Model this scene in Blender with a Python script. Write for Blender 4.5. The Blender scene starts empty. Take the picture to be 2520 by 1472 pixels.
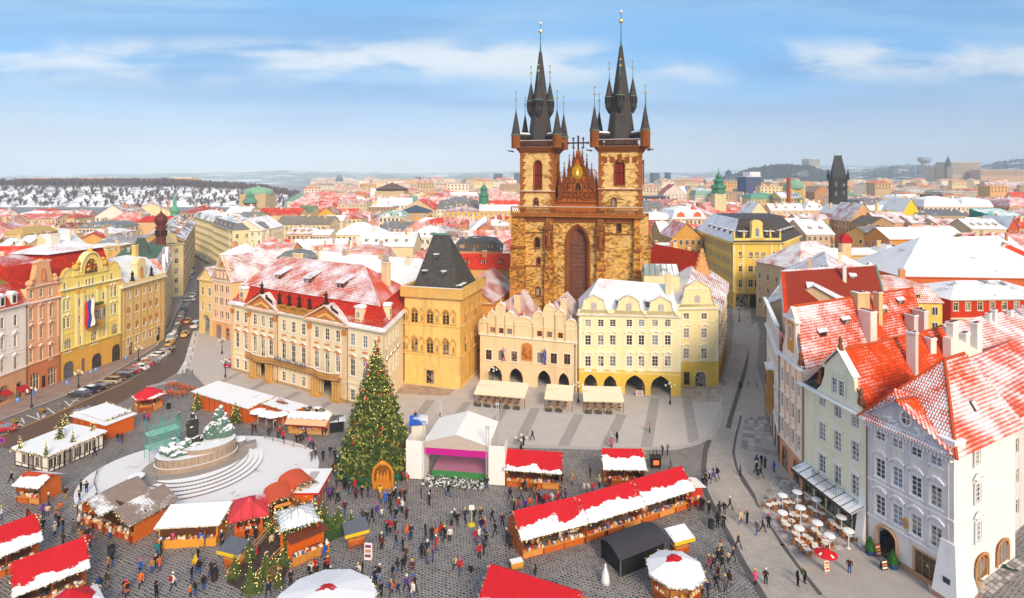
import bpy,bmesh,math,random
from math import sin,cos,hypot,sqrt,atan2,pi as PI
import numpy as np
from mathutils import Vector as VC,Matrix as MX
rnd=random.Random(7);RU=rnd.uniform;RR=rnd.random;RC=rnd.choice
R=math.radians
C=bpy.context.scene.collection
SC=bpy.context.scene
def IV(n,k,v):n.inputs[k].default_value=v
LK='None'
HXF=[(0,1,5,4),(1,2,6,5),(2,3,7,6),(3,0,4,7),(4,5,6,7),(0,3,2,1)];En=enumerate;Rg=range;NO=False;NA=None
F,CX,CY,EYE=1408,1260,435,44
cam=bpy.data.cameras.new('camera');camo=bpy.data.objects.new('camera',cam);C.objects.link(camo)
camo.location=(0,0,EYE);camo.rotation_euler=(R(90),0,0)
cam.sensor_width=36;cam.lens=36*F/2520;cam.shift_y=-(736-CY)/2520
cam.clip_start=.5;cam.clip_end=40000
SC.camera=camo
SUN_EL,SUN_AZ=31,160
w=bpy.data.worlds.new('World');SC.world=w;w.use_nodes=True
nt=w.node_tree;N=nt.nodes;Lk=nt.links
bg=N['Background'];IV(bg,'Strength',.1)
sky=N.new('ShaderNodeTexSky');sky.sky_type='NISHITA';sky.sun_disc=NO
sky.sun_elevation=R(SUN_EL);sky.sun_rotation=R(SUN_AZ);sky.altitude=200;sky.dust_density=1.2;sky.ozone_density=2.2
tc=N.new('ShaderNodeTexCoord');sx=N.new('ShaderNodeSeparateXYZ');Lk.new(tc.outputs['Generated'],sx.inputs[0])
MUL=lambda a,b:mth('MULTIPLY',a,b)
def mth(op,a,b=NA,c=NA,clamp=NO,tree=NA):
 n=(tree or nt).nodes.new('ShaderNodeMath');n.operation=op;n.use_clamp=clamp
 for i,x in En((a,b,c)):
  if x is NA:continue
  if isinstance(x,(int,float)):n.inputs[i].default_value=x
  else:(tree or nt).links.new(x,n.inputs[i])
 return n.outputs[0]
yy=mth('MAXIMUM',mth('ABSOLUTE',sx.outputs[1]),.15);cb=N.new('ShaderNodeCombineXYZ');AL=mth('DIVIDE',sx.outputs[2],yy)
Lk.new(mth('DIVIDE',sx.outputs[0],yy),cb.inputs[0]);Lk.new(AL,cb.inputs[1])
def wn_(sc,det,off,rG=.55):
 mp=N.new('ShaderNodeMapping');IV(mp,'Location',off);IV(mp,'Scale',sc)
 Lk.new(cb.outputs[0],mp.inputs[0]);n=N.new('ShaderNodeTexNoise');IV(n,'Scale',1);IV(n,'Detail',det)
 IV(n,'Distortion',.35);IV(n,'Roughness',rG)
 Lk.new(mp.outputs[0],n.inputs['Vector']);return n.outputs[0]
def ramp(x,lo,hi):
 n=N.new('ShaderNodeMapRange');n.interpolation_type='SMOOTHSTEP';IV(n,'From Min',lo);IV(n,'From Max',hi)
 Lk.new(x,n.inputs['Value']);return n.outputs[0]
def wmix(f,a,b):
 n=N.new('ShaderNodeMix');n.data_type='RGBA'
 if isinstance(f,(int,float)):IV(n,0,f)
 else:Lk.new(f,n.inputs[0])
 for i,x in((6,a),(7,b)):
  if isinstance(x,tuple):n.inputs[i].default_value=(*x,1)
  else:Lk.new(x,n.inputs[i])
 return n.outputs[2]
Z=sx.outputs[2]
c1=wmix(.8,sky.outputs[0],(.42,2.2,4.7))
c1=wmix(MUL(ramp(wn_((1.3,6,1),5,(2.3,.4,0)),.36,.7),.7),c1,(2.2,3.3,4.4))
c1=wmix(MUL(ramp(wn_((1.1,11,1),6,(5.2,1.1,0)),.42,.58),.75),c1,(.75,2.1,4.1))
bn_=MUL(ramp(AL,.14,.2),ramp(AL,.255,.215))
c1=wmix(MUL(MUL(ramp(wn_((4.2,13,1),6,(5.4,2.9,0),.55),.4,.62),bn_),.8),c1,(4.5,4.75,5))
c1=wmix(MUL(ramp(AL,.36,.75),.75),c1,(3.3,3.5,3.8))  # unseen pale cloud deck above the view, added to make the fill less blue
c1=wmix(MUL(ramp(Z,.17,-.01),.85),c1,(3.55,3.8,4.45))
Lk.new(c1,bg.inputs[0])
sd=bpy.data.lights.new('sun','SUN');sun=bpy.data.objects.new('sun',sd);C.objects.link(sun)
sd.energy=2.15;sd.angle=R(20);sd.color=(1,.8,.56)
a=R(SUN_AZ);e=R(SUN_EL)
sv=VC((sin(a)*cos(e),cos(a)*cos(e),sin(e)))
sun.rotation_euler=sv.to_track_quat('Z','Y').to_euler();sun.location=sv*300
SC.view_settings.view_transform='Standard';SC.view_settings.look=LK;SC.view_settings.gamma=1
SC.view_settings.use_curve_mapping=NO;SC.view_settings.exposure=1
SC.cycles.max_bounces=5;SC.cycles.diffuse_bounces=3;SC.cycles.glossy_bounces=2;SC.cycles.volume_bounces=1
SC.cycles.transparent_max_bounces=6;SC.cycles.use_denoising=True;SC.cycles.sample_clamp_indirect=4
def ZC(x0,y0,s):return lambda x,y:((x0+x/s)*.984375,(y0+y/s)*.984375)
ZA=ZC(0,380,3.873);ZB=ZC(0,600,2.944);ZX=ZC(440,600,3.505);ZD=ZC(1180,0,3.505);ZE=ZC(1220,330,3.271)
ZF=ZC(980,560,3.067);ZG=ZC(1400,620,3.505);ZH=ZC(1720,380,3);ZI=ZC(1880,640,2.944);ZJ=ZC(1880,1000,2.974)
ZK=ZC(0,950,4.748);ZL=ZC(0,1180,4.673);ZM=ZC(360,940,4.6);ZN=ZC(400,1180,4.5);ZO=ZC(820,840,3.505)
ZP=ZC(1200,1080,3.547);ZQ=ZC(860,1080,3.548);ZR=ZC(1440,1040,3.235);ZT=ZC(560,400,3.405);ZU=ZC(1560,420,4.667)
def G(px,py,z=0):
 d=F*(EYE-z)/(py-CY)
 return VC(((px-CX)/F*d,d,z))
def ZV(py,d):
 if isinstance(py,tuple):py=py[1]
 return EYE-(py-CY)*d/F
def XAT(px,d):
 if isinstance(px,tuple):px=px[0]
 return(px-CX)/F*d
class MB:
 def __init__(s):s.v=[];s.f=[];s.m=[];s.M=NA
 def add(s,vs,fs,mat=0):
  o=len(s.v)
  if s.M is not NA:vs=[s.M@VC(p)for p in vs]
  s.v+=[tuple(p)for p in vs]
  for f in fs:s.f.append(tuple(i+o for i in f));s.m.append(mat)
  return s
 def pg(s,pp,mat=0):return s.add(pp,[tuple(Rg(len(pp)))],mat)
 def bX(s,x0,y0,z0,x1,y1,z1,mat=0):
  return s.add([(x0,y0,z0),(x1,y0,z0),(x1,y1,z0),(x0,y1,z0),(x0,y0,z1),(x1,y0,z1),(x1,y1,z1),(x0,y1,z1)],[(0,3,2,1),(4,5,6,7),(0,1,5,4),(1,2,6,5),(2,3,7,6),(3,0,4,7)],mat)
 def pm_(s,pg,z0,z1,mat=0,topmat=NA,cap=True):
  n=len(pg);vs=[(p[0],p[1],z0)for p in pg]+[(p[0],p[1],z1)for p in pg]
  s.add(vs,[(i,(i+1)%n,n+(i+1)%n,n+i)for i in Rg(n)],mat)
  if cap:s.add(vs[n:],[tuple(Rg(n))],mat if topmat is NA else topmat)
  return s
 def slab(s,pg,y0,y1,mat=0):
  n=len(pg);vs=[(p[0],y0,p[1])for p in pg]+[(p[0],y1,p[1])for p in pg]
  return s.add(vs,[tuple(Rg(n)),tuple(Rg(2*n-1,n-1,-1))]+[(i,n+i,n+(i+1)%n,(i+1)%n)for i in Rg(n)],mat)
 def tu(s,p0,p1,r0,r1=NA,n=6,mat=0,cap=True):
  p0=VC(p0);p1=VC(p1);r1=r0 if r1 is NA else r1
  q=(p1-p0).to_track_quat('Z','Y');vs=[]
  for p,r in((p0,r0),(p1,r1)):
   for i in Rg(n):
    a=2*PI*i/n;vs.append(p+q@VC((r*cos(a),r*sin(a),0)))
  fs=[(i,(i+1)%n,n+(i+1)%n,n+i)for i in Rg(n)]
  if cap:fs+=[tuple(Rg(n-1,-1,-1)),tuple(Rg(n,2*n))]
  return s.add(vs,fs,mat)
 def path(s,pp,r,n=5,mat=0):
  for a,b in zip(pp,pp[1:]):s.tu(a,b,r,r,n,mat)
  return s
 def lh(s,pf,n=8,c=(0,0,0),mat=0,rot=0,sq=NA):
  vs=[];fs=[]
  for r,z in pf:
   for i in Rg(n):
    a=2*PI*i/n+rot;vs.append((c[0]+r*cos(a),c[1]+r*sin(a),c[2]+z))
  for k in Rg(len(pf)-1):
   for i in Rg(n):fs.append((k*n+i,k*n+(i+1)%n,(k+1)*n+(i+1)%n,(k+1)*n+i))
  if pf[-1][0]>.001:fs.append(tuple((len(pf)-1)*n+i for i in Rg(n)))
  return s.add(vs,fs,mat)
 def ba(s,c,r,n=6,m=4,mat=0,sz=1):
  return s.lh([(max(.0005,r*sin(PI*k/m)),-r*sz*cos(PI*k/m))for k in Rg(m+1)],n,c,mat)
 def bd(s,name,mts,parent=NA,loc=NA,rz=0,smo=NO,shift=NA):
  me=MN(name)
  vs=s.v if shift is NA else[(p[0]-shift[0],p[1]-shift[1],p[2]-shift[2])for p in s.v]
  me.from_pydata(vs,[],s.f)
  if not isinstance(mts,(list,tuple)):mts=[mts]
  for m in mts:me.materials.append(m)
  if len(mts)>1:me.polygons.foreach_set('material_index',s.m)
  if smo:me.polygons.foreach_set('use_smooth',[True]*len(me.polygons))
  Au(me)
  return link(name,me,parent,loc,rz)
MN=bpy.data.meshes.new
def Au(me):
 nl=len(me.loops)
 if not nl:return
 uv=me.uv_layers.new(name='UVMap')
 co=np.empty(len(me.vertices)*3,'f');me.vertices.foreach_get('co',co);co=co.reshape(-1,3)
 vi=np.empty(nl,'i');me.loops.foreach_get('vertex_index',vi)
 nr=np.empty(len(me.polygons)*3,'f');me.polygons.foreach_get('normal',nr);nr=nr.reshape(-1,3)
 lt=np.empty(len(me.polygons),'i');me.polygons.foreach_get('loop_total',lt)
 e1=np.stack([-nr[:,1],nr[:,0],np.zeros(len(nr))],1);ln=np.linalg.norm(e1,axis=1)
 fl=ln<.05;e1[fl]=(1,0,0);ln[fl]=1;e1/=ln[:,NA]
 e2=np.cross(nr,e1);e2[fl]=(0,1,0)
 E1=np.repeat(e1,lt,0);E2=np.repeat(e2,lt,0);p=co[vi]
 out=np.stack([(p*E1).sum(1),(p*E2).sum(1)],1).astype('f')
 uv.data.foreach_set('uv',out.ravel())
def link(name,me,parent=NA,loc=NA,rz=0):
 o=bpy.data.objects.new(name,me);C.objects.link(o)
 if parent is not NA:o.parent=parent
 if loc is not NA:o.location=loc
 if rz:o.rotation_euler[2]=rz
 return o
def Tg(o,label=NA,cat=NA,grp=NA,kn=NA):
 if label:o['label']=label
 if cat:o['category']=cat
 if grp:o['group']=grp
 if kn:o['kind']=kn
 return o
def Th(name,label,cat,loc=(0,0,0),rz=0,grp=NA):
 return Tg(link(name,NA,NA,loc,rz),label,cat,grp)
def Sf(o):o['kind']='stuff';return o
KIDS={};DEL=bpy.data.objects.remove
def Ct(o,parent=NA):
 if not KIDS:
  for q in bpy.data.objects:
   if q.parent is not NA:KIDS.setdefault(q.parent.name,[]).append(q)
 c=o.copy();C.objects.link(c)
 if parent is not NA:c.parent=parent
 for ch in[q for q in KIDS.get(o.name,[])]:Ct(ch,c)
 return c
def li(h):
 h=h.lstrip('#');o=[]
 for i in(0,2,4):
  x=int(h[i:i+2],16)/255;o.append(x/12.92 if x<=.04045 else((x+.055)/1.055)**2.4)
 return tuple(o)
class NT:
 def __init__(s,name):
  s.mat=bpy.data.materials.new(name);s.mat.use_nodes=True;s.t=s.mat.node_tree;s.b=s.t.nodes['Principled BSDF']
  s._uv=s._pos=NA
 def new(s,typ,**kw):
  n=s.t.nodes.new(typ)
  for k,v in kw.items():
   if k in n.inputs:s.pu_(n.inputs[k],v)
   else:setattr(n,k,v)
  return n
 def pu_(s,sock,v):
  if isinstance(v,bpy.types.NodeSocket):s.t.links.new(v,sock)
  elif isinstance(v,tuple)and len(v)==3 and sock.type=='RGBA':sock.default_value=(*v,1)
  else:sock.default_value=v
 def mu(s,*a):return s.math('MULTIPLY',*a)
 def su(s,*a):return s.math('SUBTRACT',*a)
 def ad(s,*a):return s.math('ADD',*a)
 def ma(s,*a):return s.math('MULTIPLY_ADD',*a)
 def fr(s,*a):return s.math('FRACT',*a)
 def di(s,*a):return s.math('DIVIDE',*a)
 def fo(s,*a):return s.math('FLOOR',*a)
 def ab_(s,*a):return s.math('ABSOLUTE',*a)
 def math(s,op,a,b=NA,c=NA,clamp=NO):return mth(op,a,b,c,clamp,s.t)
 @property
 def uv(s):
  if s._uv is NA:s._uv=s.new('ShaderNodeUVMap',uv_map='UVMap').outputs[0]
  return s._uv
 @property
 def pos(s):
  if s._pos is NA:s._pos=s.new('ShaderNodeNewGeometry').outputs['Position']
  return s._pos
 def xyz(s,v):n=s.new('ShaderNodeSeparateXYZ');s.pu_(n.inputs[0],v);return n.outputs
 def map(s,v,sc,loc=(0,0,0)):
  n=s.new('ShaderNodeMapping');s.pu_(n.inputs[0],v);IV(n,'Scale',sc);IV(n,'Location',loc);return n.outputs[0]
 def nZ(s,sc,det=3,v=NA,rG=.55,dist=0):
  n=s.new('ShaderNodeTexNoise');s.pu_(n.inputs['Vector'],s.pos if v is NA else v)
  IV(n,'Scale',sc);IV(n,'Detail',det);IV(n,'Roughness',rG);IV(n,'Distortion',dist)
  return n.outputs[0]
 def step(s,x,lo,hi):
  n=s.new('ShaderNodeMapRange',interpolation_type='SMOOTHSTEP');s.pu_(n.inputs['Value'],x)
  s.pu_(n.inputs['From Min'],lo);s.pu_(n.inputs['From Max'],hi);return n.outputs[0]
 def mix(s,f,a,b,mode='MIX'):
  n=s.new('ShaderNodeMix',data_type='RGBA',blend_type=mode);s.pu_(n.inputs[0],f);s.pu_(n.inputs[6],a);s.pu_(n.inputs[7],b);return n.outputs[2]
 def vr(s,col,amt,*noises):
  x=noises[0]
  for y in noises[1:]:x=s.math('ADD',x,y)
  k=s.math('MULTIPLY_ADD',s.math('SUBTRACT',x,.5*len(noises)),amt*2,1)
  n=s.new('ShaderNodeVectorMath',operation='SCALE');s.pu_(n.inputs[0],col);s.pu_(n.inputs['Scale'],k);return n.outputs[0]
 def bump(s,h,dist=.02,strength=.6):
  n=s.new('ShaderNodeBump');IV(n,'Strength',strength);IV(n,'Distance',dist);s.pu_(n.inputs['Height'],h)
  s.t.links.new(n.outputs[0],s.b.inputs['Normal'])
 def out(s,col,rG=.85,spec=.3,metal=0):
  s.pu_(s.b.inputs['Base Color'],col);s.pu_(s.b.inputs['Roughness'],rG);s.pu_(s.b.inputs['Specular IOR Level'],spec);s.pu_(s.b.inputs['Metallic'],metal)
  return s.mat
def Ci(n,c):
 r=n.new('ShaderNodeRGB');r.outputs[0].default_value=(*c,1);return r.outputs[0]
MC={}
def mem(fn):
 def g(*a,**k):
  key=(fn.__name__,a,tuple(sorted(k.items())))
  if key not in MC:MC[key]=fn(*a,**k)
  return MC[key]
 return g
@mem
def Pn(h,rG=.75,amt=.12,sc=1.5,metal=0,spec=.3):
 n=NT('paint_'+h.strip('#'));c=Ci(n,li(h))
 return n.out(n.vr(c,amt,n.nZ(sc,4)),rG,spec,metal)
@mem
def Wl(h,amt=.13,stain=.25):
 n=NT('plaster_'+h.strip('#'));c=Ci(n,li(h))
 st=n.nZ(1,4,n.map(n.pos,(.9,.9,.12)))
 c=n.vr(c,amt,n.nZ(.35,4),n.nZ(2.6,5))
 c=n.mix(n.mu(n.step(st,.5,.72),stain*1.2),c,tuple(x*.55 for x in li(h)))
 n.bump(n.nZ(9,4),.01,.35)
 return n.out(c,.9,.15)
@mem
def Ti(h,snow=.5,pu=.3,pv=.4,sd_=0,rws=0,shade=1):
 """clay roof tiles; snow 0..1 lies in the pans and leaves the ridges bare"""
 n=NT('roof_tile');c=Ci(n,li(h));u,v,_=n.xyz(n.uv)
 pan=n.ab_(n.su(n.fr(n.di(u,pu)),.5))
 row=n.fr(n.di(v,pv))
 cell=n.new('ShaderNodeTexWhiteNoise',noise_dimensions='2D');cv=n.new('ShaderNodeCombineXYZ')
 n.pu_(cv.inputs[0],n.fo(n.di(u,pu)));n.pu_(cv.inputs[1],n.fo(n.di(v,pv)));n.pu_(cell.inputs['Vector'],cv.outputs[0])
 red=n.vr(c,.22,cell.outputs['Value'],n.nZ(.8,4))
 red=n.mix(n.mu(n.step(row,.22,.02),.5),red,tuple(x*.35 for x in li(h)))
 red=n.mix(n.mu(n.step(n.nZ(2.2,5),.55,.75),.45),red,tuple(x*.5 for x in li(h)))
 big=n.nZ(.22,5,n.map(n.pos,(1,1,1.4),(sd_,sd_*2,0)),.6)
 cover=n.ad(n.ma(n.su(big,.5),2.1,snow-.06),n.mu(n.su(cell.outputs['Value'],.5),.16))
 pf=n.ma(pan,1.2,n.mu(n.su(.6,row),.6))
 m=n.step(n.su(cover,pf),.02,.14)
 col=n.mix(m,red,(.83,.85,.9))
 n.bump(n.ad(n.mu(pan,1),n.mu(row,-.35)),.08,.8)
 return n.out(col,.75,.3)
@mem
def Sr(under='6b6a70',cover=.8,seam=.6,sd_=0,seams_v=0):
 n=NT('snowy_roof');u,v,_=n.xyz(n.uv)
 ln=n.ab_(n.su(n.fr(n.di(u,seam)),.5))
 row=n.fr(n.di(v,.5))
 big=n.nZ(.16,6,n.map(n.pos,(1,1,1.6),(sd_,sd_,0)),.62)
 cov=n.ad(n.ma(n.su(big,.5),1.6,cover),n.mu(n.step(ln,.43,.49),-.28))
 cov=n.ad(cov,n.mu(n.step(row,.12,.02),-.14))
 base=n.vr(Ci(n,li(under)),.25,n.nZ(1.5,4))
 m=n.step(n.ad(cov,n.mu(n.su(n.nZ(3.5,4),.5),.25)),.42,.6)
 n.bump(n.ad(m,n.nZ(2,4)),.05,.4)
 return n.out(n.mix(m,base,(.84,.86,.91)),.8,.25)
@mem
def Sl(h,snow=0):
 n=NT('slate');u,v,_=n.xyz(n.uv)
 b=n.new('ShaderNodeTexBrick');n.pu_(b.inputs['Vector'],n.uv);IV(b,'Scale',1);IV(b,'Brick Width',.4)
 IV(b,'Row Height',.28);IV(b,'Mortar Size',.02);c=li(h)
 n.pu_(b.inputs['Color1'],tuple(x*1.35 for x in c));n.pu_(b.inputs['Color2'],tuple(x*.7 for x in c));n.pu_(b.inputs['Mortar'],tuple(x*.4 for x in c))
 col=n.vr(b.outputs[0],.3,n.nZ(.5,5),n.nZ(4,4))
 m=n.step(n.ma(n.su(n.nZ(.4,5),.5),1.4,snow),.42,.6)
 n.bump(b.outputs['Fac'],-.03,.5)
 return n.out(n.mix(m,col,(.84,.86,.9)),.65,.4)
@mem
def Ash(light='d9a75a',dark='4a2a12',bw=.75,bh=.36,plaster=.35,sd_=0):
 """uneven old stone courses with pale rendered patches"""
 n=NT('old_stone');b=n.new('ShaderNodeTexBrick');n.pu_(b.inputs['Vector'],n.map(n.uv,(1,1,1),(sd_,0,0)))
 IV(b,'Scale',1);IV(b,'Brick Width',bw);IV(b,'Row Height',bh)
 IV(b,'Mortar Size',.022);IV(b,'Bias',-.1);b.offset_frequency=2;b.squash=1.3;b.squash_frequency=3
 n.pu_(b.inputs['Color1'],(0,0,0));n.pu_(b.inputs['Color2'],(1,1,1));n.pu_(b.inputs['Mortar'],(.55,.55,.55))
 sep=n.new('ShaderNodeSeparateColor');n.pu_(sep.inputs[0],b.outputs[0])
 big=n.nZ(.16,5,n.pos,.6);mid=n.nZ(.9,4)
 t=n.ad(n.mu(sep.outputs[0],.62),n.ad(n.ma(n.su(big,.5),.9,.24),n.mu(n.su(mid,.5),.6)))
 r=n.new('ShaderNodeValToRGB');n.pu_(r.inputs[0],t);el=r.color_ramp.elements
 l,d=li(light),li(dark)
 el[0].position=.05;el[0].color=(*d,1);el[1].position=.85;el[1].color=(*l,1)
 x=el.new(.36);x.color=(*[.72*q+.28*p for p,q in zip(l,d)],1)
 x=el.new(.6);x.color=(*[.25*q+.75*p for p,q in zip(l,d)],1)
 pm=n.step(n.ad(n.nZ(.3,6,n.map(n.pos,(1,1,1.7),(3,8,sd_))),n.mu(n.su(n.nZ(1.7,3),.5),.25)),.74-plaster*.55,.8-plaster*.55)
 col=n.mix(n.mu(pm,.6),r.outputs[0],n.vr(Ci(n,li('efc985')),.2,n.nZ(1.2,5)))
 n.bump(n.ad(b.outputs['Fac'],n.mu(n.nZ(5,4),-.8)),-.06,.7)
 return n.out(col,.9,.15)
@mem
def stone(h,amt=.3,sc=.7,snow=0):
 n=NT('carved_stone');c=n.vr(Ci(n,li(h)),amt,n.nZ(sc,5),n.nZ(sc*6,4))
 if snow:
  gn=n.new('ShaderNodeNewGeometry');z=n.xyz(gn.outputs['Normal'])[2]
  c=n.mix(n.step(n.ad(z,n.mu(n.su(n.nZ(1.5,4),.5),.8)),.62-snow*.3,.8-snow*.3),c,(.86,.88,.92))
 n.bump(n.nZ(4,5),.05,.6)
 return n.out(c,.9,.15)
@mem
def Cb(a='5d585c',b_='8d8582',size=.34,snow=0,rG=.5,sd_=0,sn=.12,rws=.8):
 n=NT('cobbles');rot=n.new('ShaderNodeMapping');n.pu_(rot.inputs[0],n.pos);IV(rot,'Rotation',(0,0,sd_))
 wob=n.new('ShaderNodeVectorMath',operation='SCALE');nz=n.new('ShaderNodeTexNoise');n.pu_(nz.inputs['Vector'],n.pos);IV(nz,'Scale',.5)
 n.pu_(wob.inputs[0],nz.outputs['Color']);IV(wob,'Scale',.7)
 ad=n.new('ShaderNodeVectorMath',operation='ADD');n.pu_(ad.inputs[0],rot.outputs[0]);n.pu_(ad.inputs[1],wob.outputs[0])
 b=n.new('ShaderNodeTexBrick');n.pu_(b.inputs['Vector'],ad.outputs[0]);IV(b,'Scale',1)
 IV(b,'Brick Width',size);IV(b,'Row Height',size*rws);IV(b,'Mortar Size',size*.13);IV(b,'Mortar Smooth',.6)
 n.pu_(b.inputs['Color1'],li(a));n.pu_(b.inputs['Color2'],tuple(.6*x+.4*y for x,y in zip(li(a),li(b_))));n.pu_(b.inputs['Mortar'],li(b_))
 col=n.vr(b.outputs[0],.3,n.nZ(.09,4),n.nZ(.6,4))
 m=n.step(n.ad(n.ma(n.su(n.nZ(.13,7,NA,.68),.5),2,snow),n.mu(b.outputs['Fac'],.08)),.5,.72)
 col=n.mix(n.mu(m,.85),col,(.8,.81,.85))
 n.bump(b.outputs['Fac'],-.03,.7)
 rg=n.ma(n.nZ(.2,4),.5,rG-.2)
 return n.out(col,rg,.4)
@mem
def Fl(h,amt=.18,snow=0,rG=.8,sc=.5):
 n=NT('paving');c=n.vr(Ci(n,li(h)),amt,n.nZ(sc,5),n.nZ(sc*9,3))
 m=n.step(n.ma(n.su(n.nZ(.25,7,NA,.65),.5),2,snow),.5,.75)
 c=n.mix(n.mu(m,.85),c,(.82,.83,.88))
 n.bump(n.nZ(6,4),.02,.4)
 return n.out(c,rG,.3)
@mem
def snowm(amt=.06):
 n=NT('snow');c=n.vr(Ci(n,(.85,.87,.92)),amt,n.nZ(.6,5),n.nZ(5,3));n.bump(n.nZ(1.6,5),.08,.5)
 return n.out(c,.75,.25)
@mem
def Gl(h='2b2320',rG=.12,spec=.6):
 n=NT('window_glass');c=n.vr(Ci(n,li(h)),.6,n.nZ(.45,3),n.nZ(1.3,2));rd=n.new('ShaderNodeObjectInfo').outputs['Random'];v=n.xyz(n.uv)[1]
 c=n.mix(n.mu(n.step(rd,.55,.6),n.step(n.nZ(.9,2),.42,.5)),c,(.33,.29,.25));c=n.mix(n.mu(n.step(rd,.2,.12),.75),c,(.3,.34,.42))  # some panes get a curtain tone, others a painted sky reflection
 return n.out(c,rG,spec)
@mem
def attr(name,rG=.8,spec=.3,coat=0):
 """colour read from the object's own property"""
 n=NT('own_colour_'+name);at=n.new('ShaderNodeAttribute',attribute_type='OBJECT',attribute_name=name)
 m=n.out(n.vr(at.outputs['Color'],.18,n.nZ(5,3)),rG,spec);IV(n.b,'Coat Weight',coat);return m
@mem
def glow(h,strength=2):
 n=NT('lamp_glow');IV(n.b,'Emission Color',(*li(h),1));IV(n.b,'Emission Strength',strength);return n.out(li(h),.5)
@mem
def Fs(h,snow=.3,sd_=0):
 """tent cloth with snow that has slid towards the low edge (v falls down the slope)"""
 n=NT('tent_cloth');u,v,_=n.xyz(n.uv);at=n.new('ShaderNodeAttribute',attribute_name='drop').outputs['Fac']
 c=n.vr(Ci(n,li(h)),.12,n.nZ(.7,3),n.nZ(3,3))
 seam=n.step(n.ab_(n.su(n.fr(n.di(u,1.4)),.5)),.47,.5)
 c=n.mix(n.mu(seam,.35),c,tuple(x*.45 for x in li(h)))
 edge=n.ad(at,n.ad(n.mu(n.su(n.nZ(.35,2,n.map(n.pos,(1,1,1),(sd_,sd_,0))),.5),.9),n.mu(n.su(n.nZ(2.2,3),.5),.28)))
 m=n.step(edge,1-snow,1.04-snow)
 n.bump(n.ad(m,n.nZ(1.5,3)),.08,.4)
 return n.out(n.mix(m,c,(.86,.87,.92)),.6,.3)
WF=Pn('efe9df',.6,.05);DW=Pn('4a2a18',.7);GS=Gl();Sw=snowm();IR=Pn('2c2b2d',.5);SE=Pn('9b9da0',.4,.05,1,.6)
WM={}
def Wm(w_,h,nx=2,rws=(.62,),aC=0,tr_='efe6d2',fm='efe9df',tw=.14,hd_='',sl_=True,hc=NA,gC='2b2320'):
 key=(round(w_,2),round(h,2),nx,rws,aC,tr_,fm,tw,hd_,sl_,hc,gC)
 if key in WM:return WM[key]
 m=MB();hw=w_/2;fw=min(.075,w_*.07)
 def top(x):
  if not aC:return h
  t=min(1,abs(x)/hw)
  return h-aC*w_+aC*w_*sqrt(max(0,1-t**(2 if aC<=.51 else 1.35)))
 if aC:
  xs=[-hw+w_*i/8 for i in Rg(9)]
  for x0,x1 in zip(xs,xs[1:]):m.add([(x0,0,top(x0)),(x1,0,top(x1)),(x1,0,h+.005),(x0,0,h+.005),(x0,.22,top(x0)),(x1,.22,top(x1))],[(0,1,2,3),(0,4,5,1)],1)
  for x0,x1 in zip(xs,xs[1:]):
   if tw:m.add([(x0*(1+tw/hw),-.05,top(x0)+tw),(x1*(1+tw/hw),-.05,top(x1)+tw),(x1,-.05,top(x1)),(x0,-.05,top(x0)),(x0,.02,top(x0)),(x1,.02,top(x1))],[(3,2,1,0),(3,4,5,2)],1)
   m.pg([(x0,.1,top(x0)-fw*1.2),(x1,.1,top(x1)-fw*1.2),(x1,.1,top(x1)),(x0,.1,top(x0))],0)
 hs=top(hw*.999)
 m.bX(-hw,.09,0,-hw+fw,.17,hs,0);m.bX(hw-fw,.09,0,hw,.17,hs,0);m.bX(-hw+fw,.09,0,hw-fw,.17,fw,0)
 if not aC:m.bX(-hw+fw,.09,h-fw,hw-fw,.17,h,0)
 for i in Rg(1,nx):
  x=-hw+w_*i/nx;m.bX(x-fw*.5,.095,fw,x+fw*.5,.165,top(x)-fw*.4,0)
 for r in rws:
  z=h*r;m.bX(-hw+fw,.1,z-fw*.42,hw-fw,.16,z+fw*.42,0)
 if tw:
  m.bX(-hw-tw,-.06,-.02,-hw,.03,hs,1);m.bX(hw,-.06,-.02,hw+tw,.03,hs,1)
  if not aC:m.bX(-hw-tw,-.06,h,hw+tw,.03,h+tw,1)
 if sl_:m.bX(-hw-tw-.05,-.14,-.13,hw+tw+.05,.05,-.02,1);m.bX(-hw-tw,-.12,-.02,hw+tw,0,.02,3)
 ht=h+tw
 if hd_=='flat':m.bX(-hw-tw-.12,-.26,ht+.12,hw+tw+.12,0,ht+.24,2);m.bX(-hw-tw-.12,-.26,ht+.24,hw+tw+.12,0,ht+.3,3)
 if hd_ in('tri','arc','wave'):
  W=hw+tw+.16;k=10;rise=.45 if hd_=='tri' else.38
  if hd_=='tri':f=lambda t:rise*(1-abs(t))
  elif hd_=='arc':f=lambda t:rise*(cos(t*PI)*.5+.5)*(1 if abs(t)<1 else 0)
  else:f=lambda t:rise*cos(t*PI/2)**2+.12*sin(abs(t)*PI)
  b0=ht+(.25 if hd_!='tri' else.15)
  for i in Rg(k):
   t0,t1=-1+2*i/k,-1+2*(i+1)/k
   for(dz0,dz1,y,mm)in((0,.15,-.26,2),(.15,.23,-.28,3)):
    m.add([(t0*W,y,b0+f(t0)+dz0),(t1*W,y,b0+f(t1)+dz0),(t1*W,y,b0+f(t1)+dz1),(t0*W,y,b0+f(t0)+dz1),(t0*W,0,b0+f(t0)+dz0),(t1*W,0,b0+f(t1)+dz0),(t1*W,0,b0+f(t1)+dz1),(t0*W,0,b0+f(t0)+dz1)],[(0,1,2,3),(0,4,5,1),(3,2,6,7)],mm)
  if hc:m.slab([(-hw*.75,ht),(hw*.75,ht),(hw*.45,b0+f(.45)),(0,b0+f(0)),(-hw*.45,b0+f(.45))],-.12,0,4)
  if hc:m.ba((0,-.12,ht+.3),.22,8,5,2)
 me=MN('window');me.from_pydata(m.v,[],m.f)
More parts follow.
